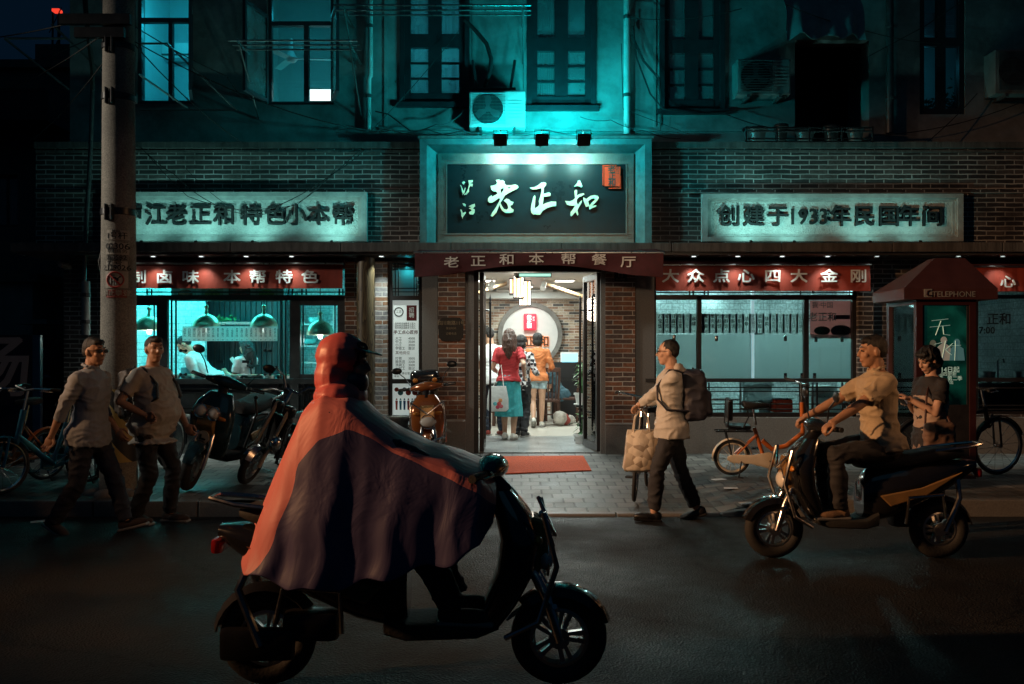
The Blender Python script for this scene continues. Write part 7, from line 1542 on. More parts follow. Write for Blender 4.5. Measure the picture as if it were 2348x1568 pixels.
    for y in (-.158, .158): b.prism([(-.12, .50), (-.42, .56), (-.74, .68), (-.46, .50), (-.2, .42)], y - .012, y + .012)
    b.build('side_trim', trim, e, bevel=.008, world=False)
    b = B(); b.rings([superring(x, 0, z, w, h, 'YZ', 20, .65) for x, z, w, h in ((.0, .715, .08, .02), (-.05, .735, .115, .045), (-.22, .745, .14, .05), (-.38, .76, .15, .05), (-.58, .80, .14, .05), (-.74, .81, .11, .045), (-.80, .81, .06, .02))]); b.build('seat', seatm or M['rubber'], e, smooth=True, world=False)
    b = B(); G = []
    for k in range(11):
        a = R(35 + 135 * k / 10); q = Rr + .035; G.append([Vector((xr, 0, Rr)) + Vector((math.cos(a) * (q - dz), dy, math.sin(a) * (q - dz))) for dy, dz in ((-.07, .03), (0, 0), (.07, .03), (.065, .035), (0, .008), (-.065, .035))])
    b.rings(G); b.build('rear_mudguard', M['black'], e, smooth=True, world=False)
    b = B(); b.bbox((-.90, 0, .66), (.05, .18, .07), .02); b.build('tail_light', mat('tail_lens', (.35, .015, .012), .15, var=0, coat=.5), e, smooth=True, world=False)
    b = B(); b.bbox((xr - .02, -.11, Rr), (.34, .07, .15), .03); b.bbox((xr + .22, -.06, .30), (.26, .14, .14), .04); b.build('drive_unit', M['black'], e, smooth=True, world=False)
    b = B(); b.tube([(xr, .12, Rr), (xr - .10, .13, .48), (-.72, .11, .62)], .020, 8); b.tube([(xr, -.14, Rr), (xr - .10, -.14, .48), (-.72, -.11, .62)], .020, 8); b.build('shock_absorber', M['chrome'], e, smooth=True, world=False)
    b = B(); b.tube([(-.55, .12, .83), (-.80, .12, .86), (-.93, .06, .88), (-.93, -.06, .88), (-.80, -.12, .86), (-.55, -.12, .83)], .012, 8); b.build('grab_rail', M['chrome'], e, smooth=True, world=False)
    if stand: MB().tube([(-.12, .10, .26), (-.14, .24, .01), (-.08, .26, .008)], .011, 6).build('side_stand', M['black'], e, world=False)
    if bars:
        for y in (-1, 1):
            b = B(); b.tube([(xf - .25, y * .14, .26), (xf - .10, y * .20, .35), (xf - .02, y * .21, .60), (xf - .08, y * .20, .84)], .013, 8); b.build('crash_bar', M['chrome'], e, smooth=True, world=False)
            b = B(); b.tube([(-.3, y * .19, .30), (-.3, y * .24, .50), (-.55, y * .24, .52), (-.6, y * .18, .34)], .013, 8); b.build('side_bar', M['chrome'], e, smooth=True, world=False)
        b = B(); b.tube([(xf - .09, -.20, .84), (xf - .02, 0, .70), (xf - .09, .20, .84)], .011, 8); b.build('cross_bar', M['chrome'], e, smooth=True, world=False)
        b = B(); b.tube([(xf - .03, -.20, .42), (xf + .0, 0, .36), (xf - .03, .20, .42)], .013, 8); b.build('cross_bar', M['chrome'], e, smooth=True, world=False)
    if box:
        b = B(); b.bbox((-.86, 0, 1.06), (.34, .40, .28), .09, None, 4); bx = b.build('top_box', box, e, smooth=True, world=False)
        MB().bbox((-.86, 0, 1.075), (.352, .412, .018), .006).build('seam', M['black'], bx, world=False); MB().tube([(-.75, -.1, .84), (-.95, -.1, .90), (-.95, .1, .90), (-.75, .1, .84)], .012, 6).build('carrier', M['chrome'], bx, world=False)
        MB().ball((-.685, .13, 1.06), (.012, .035, .03), 8).ball((-.685, -.13, 1.06), (.012, .035, .03), 8).build('reflector', mat('amber_reflector', (.55, .18, .03), .2, var=0), bx, smooth=True, world=False)
    if cover:
        b = B(); b.rings([superring(x, 0, z, w, h, 'XY', 20, .8) for z, x, w, h in ((.60, xf - .13, .16, .09), (.70, xf - .07, .19, .1), (.84, xf - .13, .17, .12), (.93, xf - .22, .10, .08))]); b.build('apron_cover', cover, e, smooth=True, world=False)
    if badge:
        MB().lathe([(.001, .0), (.062, 0), (.062, .01), (.001, .01)], (xf - .085, 0, .50), 20, Matrix.Rotation(R(90), 4, 'Y')).build('round_badge', M['cream'], e, world=False)
        MB().box(xf - .073, xf - .07, -.03, -.012, .475, .525).box(xf - .0735, xf - .07, -.012, .03, .475, .492).build('badge_mark', M['black'], e, world=False)
    return e
M['petrol'] = mat('petrol_blue_paint', (.012, .035, .045), .16, var=.2, coat=.8); M['bronze'] = mat('orange_bronze_paint', (.34, .10, .025), .16, .25, var=.2, coat=.9); M['dark_gloss'] = mat('dark_gloss_paint', (.012, .012, .013), .15, var=.2, coat=.8)
M['gold_trim'] = mat('gold_trim', (.42, .24, .09), .3, .4, var=.2)
# dark scooter leaning on its stand behind the stout man
x = PX(504, -2.2)
scooter('dark petrol scooter with twin round headlights and round badge, leaning by the kitchen window', Vector((x, -2.2, zs(x, -2.2))), R(-99), R(-13), M['petrol'], M['gold_trim'], 1.10, steer=R(10), lamps='twin', badge=True)
# orange scooter in front of the notice board
x = PX(984, -.95)
scooter('bronze orange scooter with chrome crash bars and top box facing the street by the door', Vector((x, -.88, zs(x, -.88))), R(-84), R(3), M['bronze'], M['gold_trim'], .98, steer=R(-14), bars=True, box=M['dark_gloss'])
# stripped delivery moped
def moped(label, loc, rz, lean):
    e = empty('electric_moped', loc, label, 'moped'); e.rotation_euler = (lean, 0, rz); Rr = .23; xf, xr = .58, -.56
    S = Matrix.Translation((.45, 0, .5)) @ Matrix.Rotation(R(12), 4, Vector((-.4, 0, 1)).normalized()) @ Matrix.Translation((-.45, 0, -.5))
    wheel(e, Vector((xr, 0, Rr)), Rr, .045, spokes='cast', rimm='steel'); wheel(e, Vector((xf, 0, Rr)), Rr, .04, S, spokes='cast', rimm='steel')
    b = MB()
    for y in (-.08, .08): b.tube([S @ Vector((xf, y, Rr)), S @ Vector((xf - .12, y, .55)), S @ Vector((xf - .25, y, .90))], .022, 10)
    b.build('fork', M['brass'], e, smooth=True, world=False)
    b = MB(); G = []
    for k in range(13):
        a = R(25 + 115 * k / 12); q = Rr + .028; G.append([S @ (Vector((xf, 0, Rr)) + Vector((math.cos(a) * (q - dz), dy, math.sin(a) * (q - dz)))) for dy, dz in ((-.055, .04), (0, 0), (.055, .04), (.05, .045), (0, .007), (-.05, .045))])
    b.rings(G); b.build('mudguard', M['chrome'], e, smooth=True, world=False)
    b = MB(); b.tube([S @ Vector((xf - .26, 0, .92)), S @ Vector((xf - .32, 0, 1.05))], .02, 8); P = [S @ Vector(q) for q in ((xf - .48, -.36, 1.14), (xf - .40, -.30, 1.18), (xf - .33, -.16, 1.16), (xf - .31, -.08, 1.05), (xf - .31, .08, 1.05), (xf - .33, .16, 1.16), (xf - .40, .30, 1.18), (xf - .48, .36, 1.14))]; b.tube(P, .013, 8); b.build('handlebar', M['chrome'], e, smooth=True, world=False)
    for a, c in ((P[0], P[1]), (P[-1], P[-2])): MB().tube([a - (c - a) * .5, c], .02, 8).build('grip', M['rubber'], e, smooth=True, world=False)
    for a in (P[1], P[-2]): MB().tube([a, a + Vector((.07, 0, .01)), a + Vector((.03, (a.y > 0) * .16 - .08, .0))], .006, 5).build('brake_lever', M['chrome'], e, world=False)
    b = MB(); b.bbox(S @ Vector((xf - .27, -.07, .84)), (.10, .13, .13), .04, None, 3); b.bbox(S @ Vector((xf - .26, .08, .84)), (.10, .13, .13), .04, None, 3); b.build('lamp_housing', M['black'], e, smooth=True, world=False)
    b = MB(); b.ball(S @ Vector((xf - .06, .14, .52)), (.07, .07, .09), 12); b.build('horn_lamp', M['chrome'], e, smooth=True, world=False)
    b = MB()
    for y in (-.11, .11): b.tube([(xf - .26, y, .80), (xf - .22, y, .32), (-.1, y, .28), (-.5, y, .32), (-.72, y, .62)], .016, 8); b.tube([(xf - .24, y * 1.4, .72), (xf - .12, y * 1.9, .70), (xf - .10, y * 2, .32), (xf - .25, y * 1.5, .26)], .014, 8)
    b.tube([(-.72, -.11, .62), (-.72, .11, .62)], .014, 8); b.tube([(xf - .12, -.20, .70), (xf - .10, -.26, .86)], .014, 8); b.ball((xf - .10, -.26, .88), (.025, .025, .025), 8); b.build('frame', M['black'], e, smooth=True, world=False)
    MB().bbox((xf - .27, 0, .62), (.10, .26, .30), .015).build('battery_case', M['black'], e, world=False); MB().bbox((.0, 0, .42), (.46, .24, .26), .02).build('battery_box', M['frame_dark'], e, world=False)
    b = MB(); b.rings([superring(x, 0, z, w, h, 'YZ', 20, .65) for x, z, w, h in ((.02, .68, .08, .03), (-.05, .69, .13, .05), (-.3, .70, .14, .055), (-.52, .72, .12, .05), (-.56, .72, .08, .03))]); b.build('seat', M['chrome'] if False else M['frame_grey'], e, smooth=True, world=False)
    b = MB(); b.bbox((-.30, 0, .50), (.5, .2, .22), .03); b.build('side_panel', M['black'], e, smooth=True, world=False)
    b = MB()
    for y in (-.15, .15): b.tube([(-.45, y, .74), (-.95, y, .74), (-.98, y, .70)], .012, 6); b.tube([(-.90, y, .74), (-.62, y, .36)], .011, 6); b.tube([(-.62, y, .36), (-.98, y, .40), (-.98, y, .70)], .011, 6)
    for k in range(4): b.tube([(-.55 - .13 * k, -.15, .745), (-.55 - .13 * k, .15, .745)], .009, 6)
    b.build('luggage_rack', M['black'], e, world=False)
    MB().bbox((-.78, 0, .83), (.36, .32, .14), .03).build('rack_box', M['frame_dark'], e, smooth=True, world=False); MB().box(-1.0, -.985, -.09, .09, .48, .66).build('rear_plate', M['frame_grey'], e, world=False)
    MB().tube([(-.05, .10, .27), (-.10, .26, .01), (-.02, .28, .008)], .012, 6).build('side_stand', M['black'], e, world=False)
    MB().bbox((xr, -.09, Rr), (.16, .06, .16), .03).build('hub_motor', M['frame_grey'], e, smooth=True, world=False)
    return e
x = PX(640, -1.95)
moped('stripped black electric moped with luggage rack leaning on its stand left of the pink rider', Vector((x, -1.95, zs(x, -1.95))), R(-112), R(-20))
# --- right rider and his scooter, riding left
Y = -5.15; x = PX(1962, Y); L0 = Vector((x, Y, 0)); rz = PI
scooter('dark scooter with gold glints ridden to the left by the man in tan shirt', L0, rz, 0, M['dark_gloss'], M['gold_trim'], 1.0, steer=0, stand=False, bars=True)
rl_ = person('man in tan polo shirt and dark trousers riding a scooter to the left', Vector((x, Y, 0)), rz, 1.74, (-.20, 0, .88), 6, hands=((.315, .30, 1.04), (.315, -.30, 1.04)), feet=((.17, .11, .40), (.17, -.11, .40)), top=cloth('tan_polo', (.42, .33, .22), .12), sleeve=.38, hem=-.055, collar=True, pants=cloth('dark_slacks', (.018, .018, .022)), shoe=cloth('tan_shoe', (.22, .13, .07)), hair='short', seed=21, curl=(65, 65), palm=((0, 0, -1), (0, 0, -1)), skin=SKIN2, knee=((1, .25, .6), (1, -.25, .6)), elbow=((-.6, .7, -.6), (-.6, -.7, -.6)), head=(0, 4))
# --- pink rider in the foreground, riding right
Y = -7.73; x = PX(948, Y); L1 = Vector((x, Y, 0))
scooter('dark scooter with amber trim under the raincoat rider, nearest the camera', L1, 0, 0, M['dark_gloss'], M['gold_trim'], 1.02, Rr=.225, wb=1.36, stand=False, mirrors=False, bars=True)
r1 = person('person in pink and navy hooded raincoat riding the nearest scooter to the right', L1, 0, 1.70, (-.40, 0, .86), 6, hands=((.24, .27, 1.0), (.24, -.27, 1.0)), feet=((.20, .11, .40), (.20, -.11, .40)), top=cloth('navy_shirt', (.015, .015, .03)), sleeve=.95, pants=cloth('navy_pants', (.012, .012, .018)), shoe=cloth('dark_boot', (.015, .015, .015)), hair='bob', seed=22, curl=(65, 65), palm=((0, 0, -1), (0, 0, -1)), knee=((1, .25, .6), (1, -.25, .6)), elbow=((-.3, .05, -1), (-.3, -.05, -1)))
# raincoat: a draped two-tone cape over rider, bars and tail
M['rain_pink'] = mat('pink_raincoat', (.62, .13, .13), .42, var=.18, scale=5, bump=.15, bscale=20, stretch=(.5, 3, 1)); M['rain_navy'] = mat('navy_raincoat', (.026, .020, .050), .38, var=.3, scale=5, bump=.15, bscale=20)
e = r1['e']
def lerp_path(P, t):
    n_ = len(P) - 1; i = min(n_ - 1, int(t * n_)); f = t * n_ - i; f = f * f * (3 - 2 * f) * .5 + f * .5
    return tuple(P[i][k] + (P[i + 1][k] - P[i][k]) * f for k in range(len(P[0])))
# sections along x: x, ridge z, ridge half width, hem z, hem half width
SEC = [(-.80, .70, .03, .62, .10), (-.74, .80, .07, .60, .22), (-.66, .98, .12, .58, .29), (-.58, 1.16, .16, .56, .33), (-.50, 1.34, .19, .55, .36), (-.40, 1.42, .22, .54, .37), (-.28, 1.40, .24, .55, .38), (-.18, 1.31, .27, .58, .39), (-.06, 1.22, .29, .61, .40), (.08, 1.16, .31, .64, .41), (.22, 1.12, .345, .68, .42), (.33, 1.07, .345, .74, .39), (.40, .97, .20, .82, .22)]
NS, NA = 70, 44; G = []
for i in range(NS):
    X_, zt, wt, zh, wh = lerp_path(SEC, i / (NS - 1)); row = []
    for j in range(NA):
        a = j / (NA - 1) * 2 - 1; s_ = abs(a)
        if s_ < .34: y = wt * s_ / .34; z = zt - .05 * (s_ / .34) ** 2
        else: q = (s_ - .34) / .66; y = wt + (wh - wt) * q ** .7; z = zt - .05 - (zt - .05 - zh) * q
        f = max(0, s_ - .25); wv = math.sin(X_ * 19 + s_ * 3) * .028 * f + math.sin(X_ * 47 + s_ * 6) * .010 * f
        row.append(Vector((X_ + .02 * f * math.sin(z * 21), math.copysign(1, a) * (y + wv), z + .018 * math.sin(X_ * 27) * f + noise.noise(Vector((X_ * 6, a * 3, 1))) * .02)))
    G.append(row)
pinkness = lambda t, s_: max(min(.47 - t, 1.02 - max(0, t - .10) * 2.0 - s_), .47 + .10 * math.sin(t * 7) - s_)
b = MB(); V = [[b.b.verts.new(p) for p in r_] for r_ in G]
PK = [pinkness(i / (NS - 1), abs(j / (NA - 1) * 2 - 1)) for i in range(NS) for j in range(NA)]
for i in range(NS - 1):
    for j in range(NA - 1): b.b.faces.new((V[i][j], V[i + 1][j], V[i + 1][j + 1], V[i][j + 1]))
m, n, l, p = nt('two_tone_raincoat'); at = n.new('ShaderNodeAttribute'); at.attribute_name = 'panel'; gt = n.new('ShaderNodeMath'); gt.operation = 'GREATER_THAN'; gt.inputs[1].default_value = 0; l.new(at.outputs['Fac'], gt.inputs[0])
mx = n.new('ShaderNodeMix'); mx.data_type = 'RGBA'; l.new(gt.outputs[0], mx.inputs['Factor']); mx.inputs['A'].default_value = (.075, .066, .15, 1); mx.inputs['B'].default_value = (.72, .22, .21, 1); l.new(mx.outputs['Result'], p.inputs['Base Color']); p.inputs['Roughness'].default_value = .5; p.inputs['Specular IOR Level'].default_value = .3
tc = n.new('ShaderNodeTexCoord'); mp = n.new('ShaderNodeMapping'); mp.inputs['Scale'].default_value = (2, 5, 1.2); l.new(tc.outputs['Object'], mp.inputs[0]); nz = n.new('ShaderNodeTexNoise'); nz.inputs['Scale'].default_value = 2.6; nz.inputs['Detail'].default_value = 3; nz.inputs['Distortion'].default_value = 1.2; l.new(mp.outputs[0], nz.inputs['Vector']); bp = n.new('ShaderNodeBump'); bp.inputs['Strength'].default_value = .3; bp.inputs['Distance'].default_value = .03; l.new(nz.outputs['Fac'], bp.inputs['Height']); l.new(bp.outputs[0], p.inputs['Normal'])
o = b.build('raincoat', m, e, smooth=True, world=False); at_ = o.data.attributes.new('panel', 'FLOAT', 'POINT'); at_.data.foreach_set('value', PK)
so = o.modifiers.new('s', 'SOLIDIFY'); so.thickness = .006; so.offset = -1; sb = o.modifiers.new('d', 'SUBSURF'); sb.levels = 1; sb.render_levels = 1
b = MB(); hM = r1['hM']; Tn = hM @ Matrix.Translation((0, 0, 0))
b.ball((-.03, 0, .045), (.125, .115, .115), 16); b.ball((-.06, 0, -.06), (.10, .12, .13), 14); b.ball((-.03, 0, -.15), (.13, .17, .09), 14)
q = fuse(b, .009, 2); bm2 = bmesh.new(); bm2.from_mesh(q); bmesh.ops.delete(bm2, geom=[v for v in bm2.verts if v.co.x > .045 and -.12 < v.co.z < .06 and abs(v.co.y) < .075], context='VERTS'); bm2.transform(Tn); bm2.to_mesh(q); bm2.free(); q.materials.clear()
o = mobj('hood', q, M['rain_pink'], e, .003, (5, 5, 5), seed=23); so = o.modifiers.new('s', 'SOLIDIFY'); so.thickness = .005
b = MB(); b.rings([[Tn @ Vector((.04 + .02 + .11 * math.cos(a), .10 * math.sin(a), .075 - .03 * math.cos(a) + dz)) for a in [R(-80 + 160 * j / 12) for j in range(13)]] + [Tn @ Vector((.05, .10 * math.sin(a), .085 + dz)) for a in [R(80 - 160 * j / 12) for j in range(13)]] for dz in (0, .005)]); b.build('visor', M['rain_navy'], e, smooth=True, world=False)
b = MB(); b.ball((.02, 0, -.085), (.085, .082, .075), 14); b.b.transform(Tn); b.build('face_flap', M['rain_navy'], e, smooth=True, world=False)
# ================================================================== concrete pole, conduits, booth, alley
Y = -2.97; px_ = PX(272, Y); up = empty('utility_pole', (px_, Y, zs(px_, Y)), 'concrete utility pole with notices and a yellow striped base in front of the kitchen window', 'pole')
m, n, l, p = nt('pole_concrete'); M['pole'] = m; tc = n.new('ShaderNodeTexCoord')
nz = n.new('ShaderNodeTexNoise'); nz.inputs['Scale'].default_value = 3; nz.inputs['Detail'].default_value = 8; l.new(tc.outputs['Object'], nz.inputs['Vector']); n2 = n.new('ShaderNodeTexNoise'); n2.inputs['Scale'].default_value = 70; l.new(tc.outputs['Object'], n2.inputs['Vector'])
ma = n.new('ShaderNodeMath'); ma.operation = 'MULTIPLY'; l.new(nz.outputs['Fac'], ma.inputs[0]); l.new(n2.outputs['Fac'], ma.inputs[1]); cr = n.new('ShaderNodeValToRGB'); cr.color_ramp.elements[0].position = .1; cr.color_ramp.elements[1].position = .42; cr.color_ramp.elements[0].color = (.10, .094, .082, 1); cr.color_ramp.elements[1].color = (.30, .28, .24, 1); l.new(ma.outputs[0], cr.inputs[0]); l.new(cr.outputs[0], p.inputs['Base Color']); p.inputs['Roughness'].default_value = .85
bp = n.new('ShaderNodeBump'); bp.inputs['Strength'].default_value = .3; bp.inputs['Distance'].default_value = .006; l.new(n2.outputs['Fac'], bp.inputs['Height']); l.new(bp.outputs[0], p.inputs['Normal'])
def rp(z): return .182 - .0068 * z
MB().lathe([(rp(z), z) for z in (-.05, .5, 1, 1.5, 2, 3, 4, 5, 6, 7.5)], (px_, Y, 0), 36).build('shaft', M['pole'], up, smooth=True)
m, n, l, p = nt('hazard_stripes'); M['hazard'] = m; tc = n.new('ShaderNodeTexCoord'); sx = n.new('ShaderNodeSeparateXYZ'); l.new(tc.outputs['Object'], sx.inputs[0])
sb = n.new('ShaderNodeMath'); sb.operation = 'SUBTRACT'; l.new(sx.outputs[0], sb.inputs[0]); sb.inputs[1].default_value = px_
a1 = n.new('ShaderNodeMath'); a1.operation = 'MULTIPLY_ADD'; l.new(sb.outputs[0], a1.inputs[0]); a1.inputs[1].default_value = 1.3; l.new(sx.outputs[2], a1.inputs[2])
md = n.new('ShaderNodeMath'); md.operation = 'MULTIPLY'; l.new(a1.outputs[0], md.inputs[0]); md.inputs[1].default_value = 2.9; fr = n.new('ShaderNodeMath'); fr.operation = 'FRACT'; l.new(md.outputs[0], fr.inputs[0]); gt = n.new('ShaderNodeMath'); gt.operation = 'GREATER_THAN'; l.new(fr.outputs[0], gt.inputs[0]); gt.inputs[1].default_value = .5
mx = n.new('ShaderNodeMix'); mx.data_type = 'RGBA'; l.new(gt.outputs[0], mx.inputs['Factor']); mx.inputs['A'].default_value = (.02, .02, .02, 1); mx.inputs['B'].default_value = (.42, .31, .10, 1); l.new(mx.outputs['Result'], p.inputs['Base Color']); p.inputs['Roughness'].default_value = .6
zb = zs(px_, Y); MB().lathe([(rp(z) + .0035, z) for z in (.47, .8, 1.2)], (px_, Y, 0), 36, caps=False).build('striped_band', M['hazard'], up, smooth=True)
for v in (226, 488, 110):
    z = PZ(v, Y); MB().lathe([(rp(z) + .002, z - .035), (rp(z) + .010, z - .03), (rp(z) + .010, z + .03), (rp(z) + .002, z + .035)], (px_, Y, 0), 30, caps=False).build('clamp_band', M['black'], up, smooth=True)
    for dx in (-.03, .03): MB().bbox((px_ + dx - .01, Y - rp(z) - .03, z - .02), (.02, .06, .16), .005).build('clamp_bolt', M['black'], up)
for v, w in ((60, .5), (90, .35)): z = PZ(v, Y); MB().box(px_ - w, px_ + w * .4, Y - rp(z) - .06, Y - rp(z) - .005, z - .05, z + .05).build('cross_arm', M['black'], up)
def sticker(u0, u1, v0, v1, mt, lines, name='notice_plate'):
    z0, z1 = PZ(v1, Y - .17), PZ(v0, Y - .17); zm = (z0 + z1) / 2; r = rp(zm); a0, a1 = math.asin(max(-1, (PX(u0, Y - .16) - px_) / r)), math.asin(min(1, (PX(u1, Y - .16) - px_) / r)); b = MB(); G = []
    for rr in (r + .003, r + .007): pass
    for i in range(9): a = a0 + (a1 - a0) * i / 8; G.append([Vector((px_ + math.sin(a) * q, Y - math.cos(a) * q, z)) for q, z in ((r + .0045, z0), (r + .0045, z1), (r + .008, z1), (r + .008, z0))])
    b.rings(G); o = b.build(name, mt, up)
    def fn(pv):
        dx = max(-.99, min(.99, (pv.x - px_) / (r + .01))); return Vector((pv.x, Y - (r + .010) * math.sqrt(1 - dx * dx) + (pv.y - 0) , pv.z))
    for t, u, v, h, mm in lines: text('lettering', t, (PX(u, Y - .16), 0, PZ(v, Y - .16)), h, mm, o, extrude=.0008, fn=fn, bold=.01)
M['old_paper'] = mat('aged_paper', (.36, .33, .28), .7, var=.25, scale=9)
sticker(246, 289, 527, 549, M['old_paper'], [('1号杆', 266, 541, .075, M['ink']), ('供电', 266, 531, .04, M['ink'])])
sticker(244, 288, 556, 583, M['old_paper'], [('02306', 267, 565, .085, M['ink']), ('华阳商务', 267, 576, .045, M['ink'])])
sticker(248, 284, 586, 595, M['concrete'], [('东0582', 266, 590.5, .06, M['ink'])])
sticker(244, 286, 598, 619, M['old_paper'], [('灯号', 263, 603, .07, M['ink']), ('2129026', 265, 614, .07, M['ink'])])
sticker(243, 287, 621, 660, M['old_paper'], [])
sticker(245, 285, 664, 682, mat('red_notice', (.26, .05, .035), .6, var=.2), [('禁止攀登', 265, 672.5, .062, M['old_paper'])])
b = MB(); zc_ = PZ(641, Y - .17); xc_ = PX(264, Y - .16); r = rp(zc_)
def onp(x, z, o=.0095): dx = (x - px_) / (r + o); return Vector((x, Y - (r + o) * math.sqrt(max(.01, 1 - dx * dx)), z))
M['sign_red'] = mat('sign_red', (.38, .05, .04), .5, var=.1)
b.tube([onp(xc_ + .075 * math.cos(a), zc_ + .075 * math.sin(a)) for a in [2 * PI * j / 32 for j in range(32)]], .009, 6, True); b.tube([onp(xc_ - .053 + .106 * t, zc_ + .053 - .106 * t) for t in [j / 8 for j in range(9)]], .008, 6); b.build('prohibition_ring', M['sign_red'], up)
b = MB()
for q in (((-.035, -.05), (-.035, .05)), ((-.01, -.05), (-.01, .03)), ((-.035, .045), (.0, .045)), ((-.035, -.02), (-.01, -.02)), ((-.035, .015), (-.01, .015))): b.tube([onp(xc_ + x_, zc_ + z_, .007) for x_, z_ in q], .004, 5)
b.tube([onp(xc_ + x_, zc_ + z_, .008) for x_, z_ in ((-.005, .02), (.02, .005), (.03, -.01))], .011, 6); b.tube([onp(xc_ + x_, zc_ + z_, .008) for x_, z_ in ((.02, .005), (.04, .025))], .006, 5); b.ball(onp(xc_ + .045, zc_ + .03, .008), (.009, .004, .009), 8); b.tube([onp(xc_ + x_, zc_ + z_, .008) for x_, z_ in ((.0, .0), (.012, -.03), (.008, -.05))], .006, 5); b.build('climber_pictogram', M['ink'], up)
b = MB()
for k in range(7): a = 2 * PI * k / 7; b.ball((px_ + .24 * math.cos(a), Y + .2 * math.sin(a), zb), (.11, .09, .07), 8)
o = b.build('rubble_collar', M['concrete'], up, smooth=True)
# conduits left of the pole
pipe('conduit', [PT(197, 768, -.35), PT(197, 645, -.35)], .052, M['stone_frame'], 'pale pipe with bracket left of the concrete pole', 'pipe', clips=True)
pipe('conduit', [PT(212, 200, -.3), PT(208, 340, -.3), PT(200, 480, -.3), PT(192, 645, -.33)], .028, M['frame_grey'], 'dark cable pipe bending down left of the concrete pole', 'pipe', clips=False)
cable([PT(195, 0, -1.2), PT(200, 60, -1.2), PT(212, 160, -.5), PT(212, 205, -.32)], .03, 'fat black cable coming down beside the pole top')
cable([PT(238, 500, -2.6), PT(236, 560, -2.6), PT(226, 600, -2.6), PT(234, 640, -2.6), PT(232, 770, -2.6)], .006, 'thin pale cord hanging along the pole past the notices')
cc = empty('security_camera', PT(150, 612, -.05), 'small grey bullet security camera under the left end of the ledge', 'camera')
MB().cyl(PT(138, 608, -.35), PT(160, 613, -.05), .03, 12).build('body', M['panel_grey'], cc, smooth=True); MB().tube([PT(160, 612, -.05), PT(163, 590, -.02)], .012, 6).build('bracket', M['black'], cc); MB().box(PX(134, -.36), PX(158, -.1), -.38, -.06, PZ(604, -.2), PZ(602.5, -.2)).build('hood', M['panel_grey'], cc)
# ---- telephone booth
Y0 = -2.2; bx0, bx1 = 4.46, 5.12; D = .85; zb = zs(4.6, Y0)
M['booth_red'] = mat('dark_red_paint', (.040, .010, .009), .45, var=.2, scale=6); M['booth_roof'] = mat('faded_red_canopy', (.055, .016, .015), .6, var=.2, scale=5)
tb = empty('telephone_booth', (4.65, Y0, zb), 'dark red telephone booth with hipped canopy and lit green poster on the right pavement', 'telephone booth')
ex0, ex1, ey0, ey1 = PX(2072, Y0), PX(2287, Y0), Y0, Y0 + D + .0; ze, zv = PZ(686, Y0), PZ(661, Y0); za = PZ(592, Y0 + .3); ax0, ax1, ay0, ay1 = PX(2142, Y0 + .3), PX(2212, Y0 + .3), Y0 + .3, Y0 + .46
b = MB(); b.rings([[Vector(q) for q in ((ex0, ey0, z), (ex1, ey0, z), (ex1, ey1, z), (ex0, ey1, z))] for z in (ze, zv)] + [[Vector(q) for q in ((ax0, ay0, za), (ax1, ay0, za), (ax1, ay1, za), (ax0, ay1, za))]]); b.build('canopy', M['booth_roof'], tb)
text('lettering', 'TELEPHONE', (PX(2186, Y0), Y0 - .004, PZ(675, Y0)), .088, M['panel_grey'], tb, bold=.0, extrude=.001)
b = MB(); c = PT(2127, 672, Y0); b.bbox((c.x, Y0 - .003, c.z), (.09, .006, .09), .003); pl = b.build('handset_badge', M['panel_grey'], tb)
MB().tube([(c.x + .02, Y0 - .008, c.z + .028), (c.x - .012, Y0 - .008, c.z + .018), (c.x - .018, Y0 - .008, c.z - .008), (c.x + .002, Y0 - .008, c.z - .03), (c.x + .03, Y0 - .008, c.z - .026)], .008, 6).build('handset_mark', M['booth_red'], pl)
b = MB(); t = .07
for xx, yy in ((bx0, Y0 + .06), (bx1 - t, Y0 + .06), (bx0, Y0 + D - t), (bx1 - t, Y0 + D - t)): b.box(xx, xx + t, yy, yy + t, zb - .05, ze + .02)
b.box(bx0 + t, bx1 - t, Y0 + .06, Y0 + .06 + t, ze - .06, ze + .02); b.box(bx0 + t, bx1 - t, Y0 + .06, Y0 + .06 + t, zb, zb + .25); b.box(bx0, bx0 + t, Y0 + .06 + t, Y0 + D - t, zb, zb + .25); b.box(bx0, bx0 + t, Y0 + .06 + t, Y0 + D - t, ze - .05, ze + .02); b.box(bx0 + t, bx1 - t, Y0 + D - t, Y0 + D - .01, zb, zb + .3)
b.build('frame', M['booth_red'], tb)
MB().box(bx0 + .03, bx0 + .036, Y0 + .06 + t, Y0 + D - t, zb + .25, ze - .05).build('side_pane', M['glass'], tb); MB().box(bx0 + t, bx1 - t, Y0 + D - .045, Y0 + D - .039, zb + .3, ze).build('rear_pane', M['glass'], tb)
MB().box(bx0, bx1, Y0 + .06, Y0 + D, ze - .01, ze - .001).build('ceiling_panel', M['booth_red'], tb) if False else None
ph_ = empty('payphone', (bx0 + .45, Y0 + .5, zb + .9), 'dark payphone with red handset inside the booth', 'telephone'); MB().bbox((bx0 + .45, Y0 + D - .16, zb + 1.25), (.3, .16, .45), .03).build('body', M['frame_grey'], ph_, smooth=True); MB().tube([(bx0 + .34, Y0 + D - .26, zb + 1.08), (bx0 + .34, Y0 + D - .27, zb + 1.4)], .022, 8).build('handset', M['seal_red'], ph_)
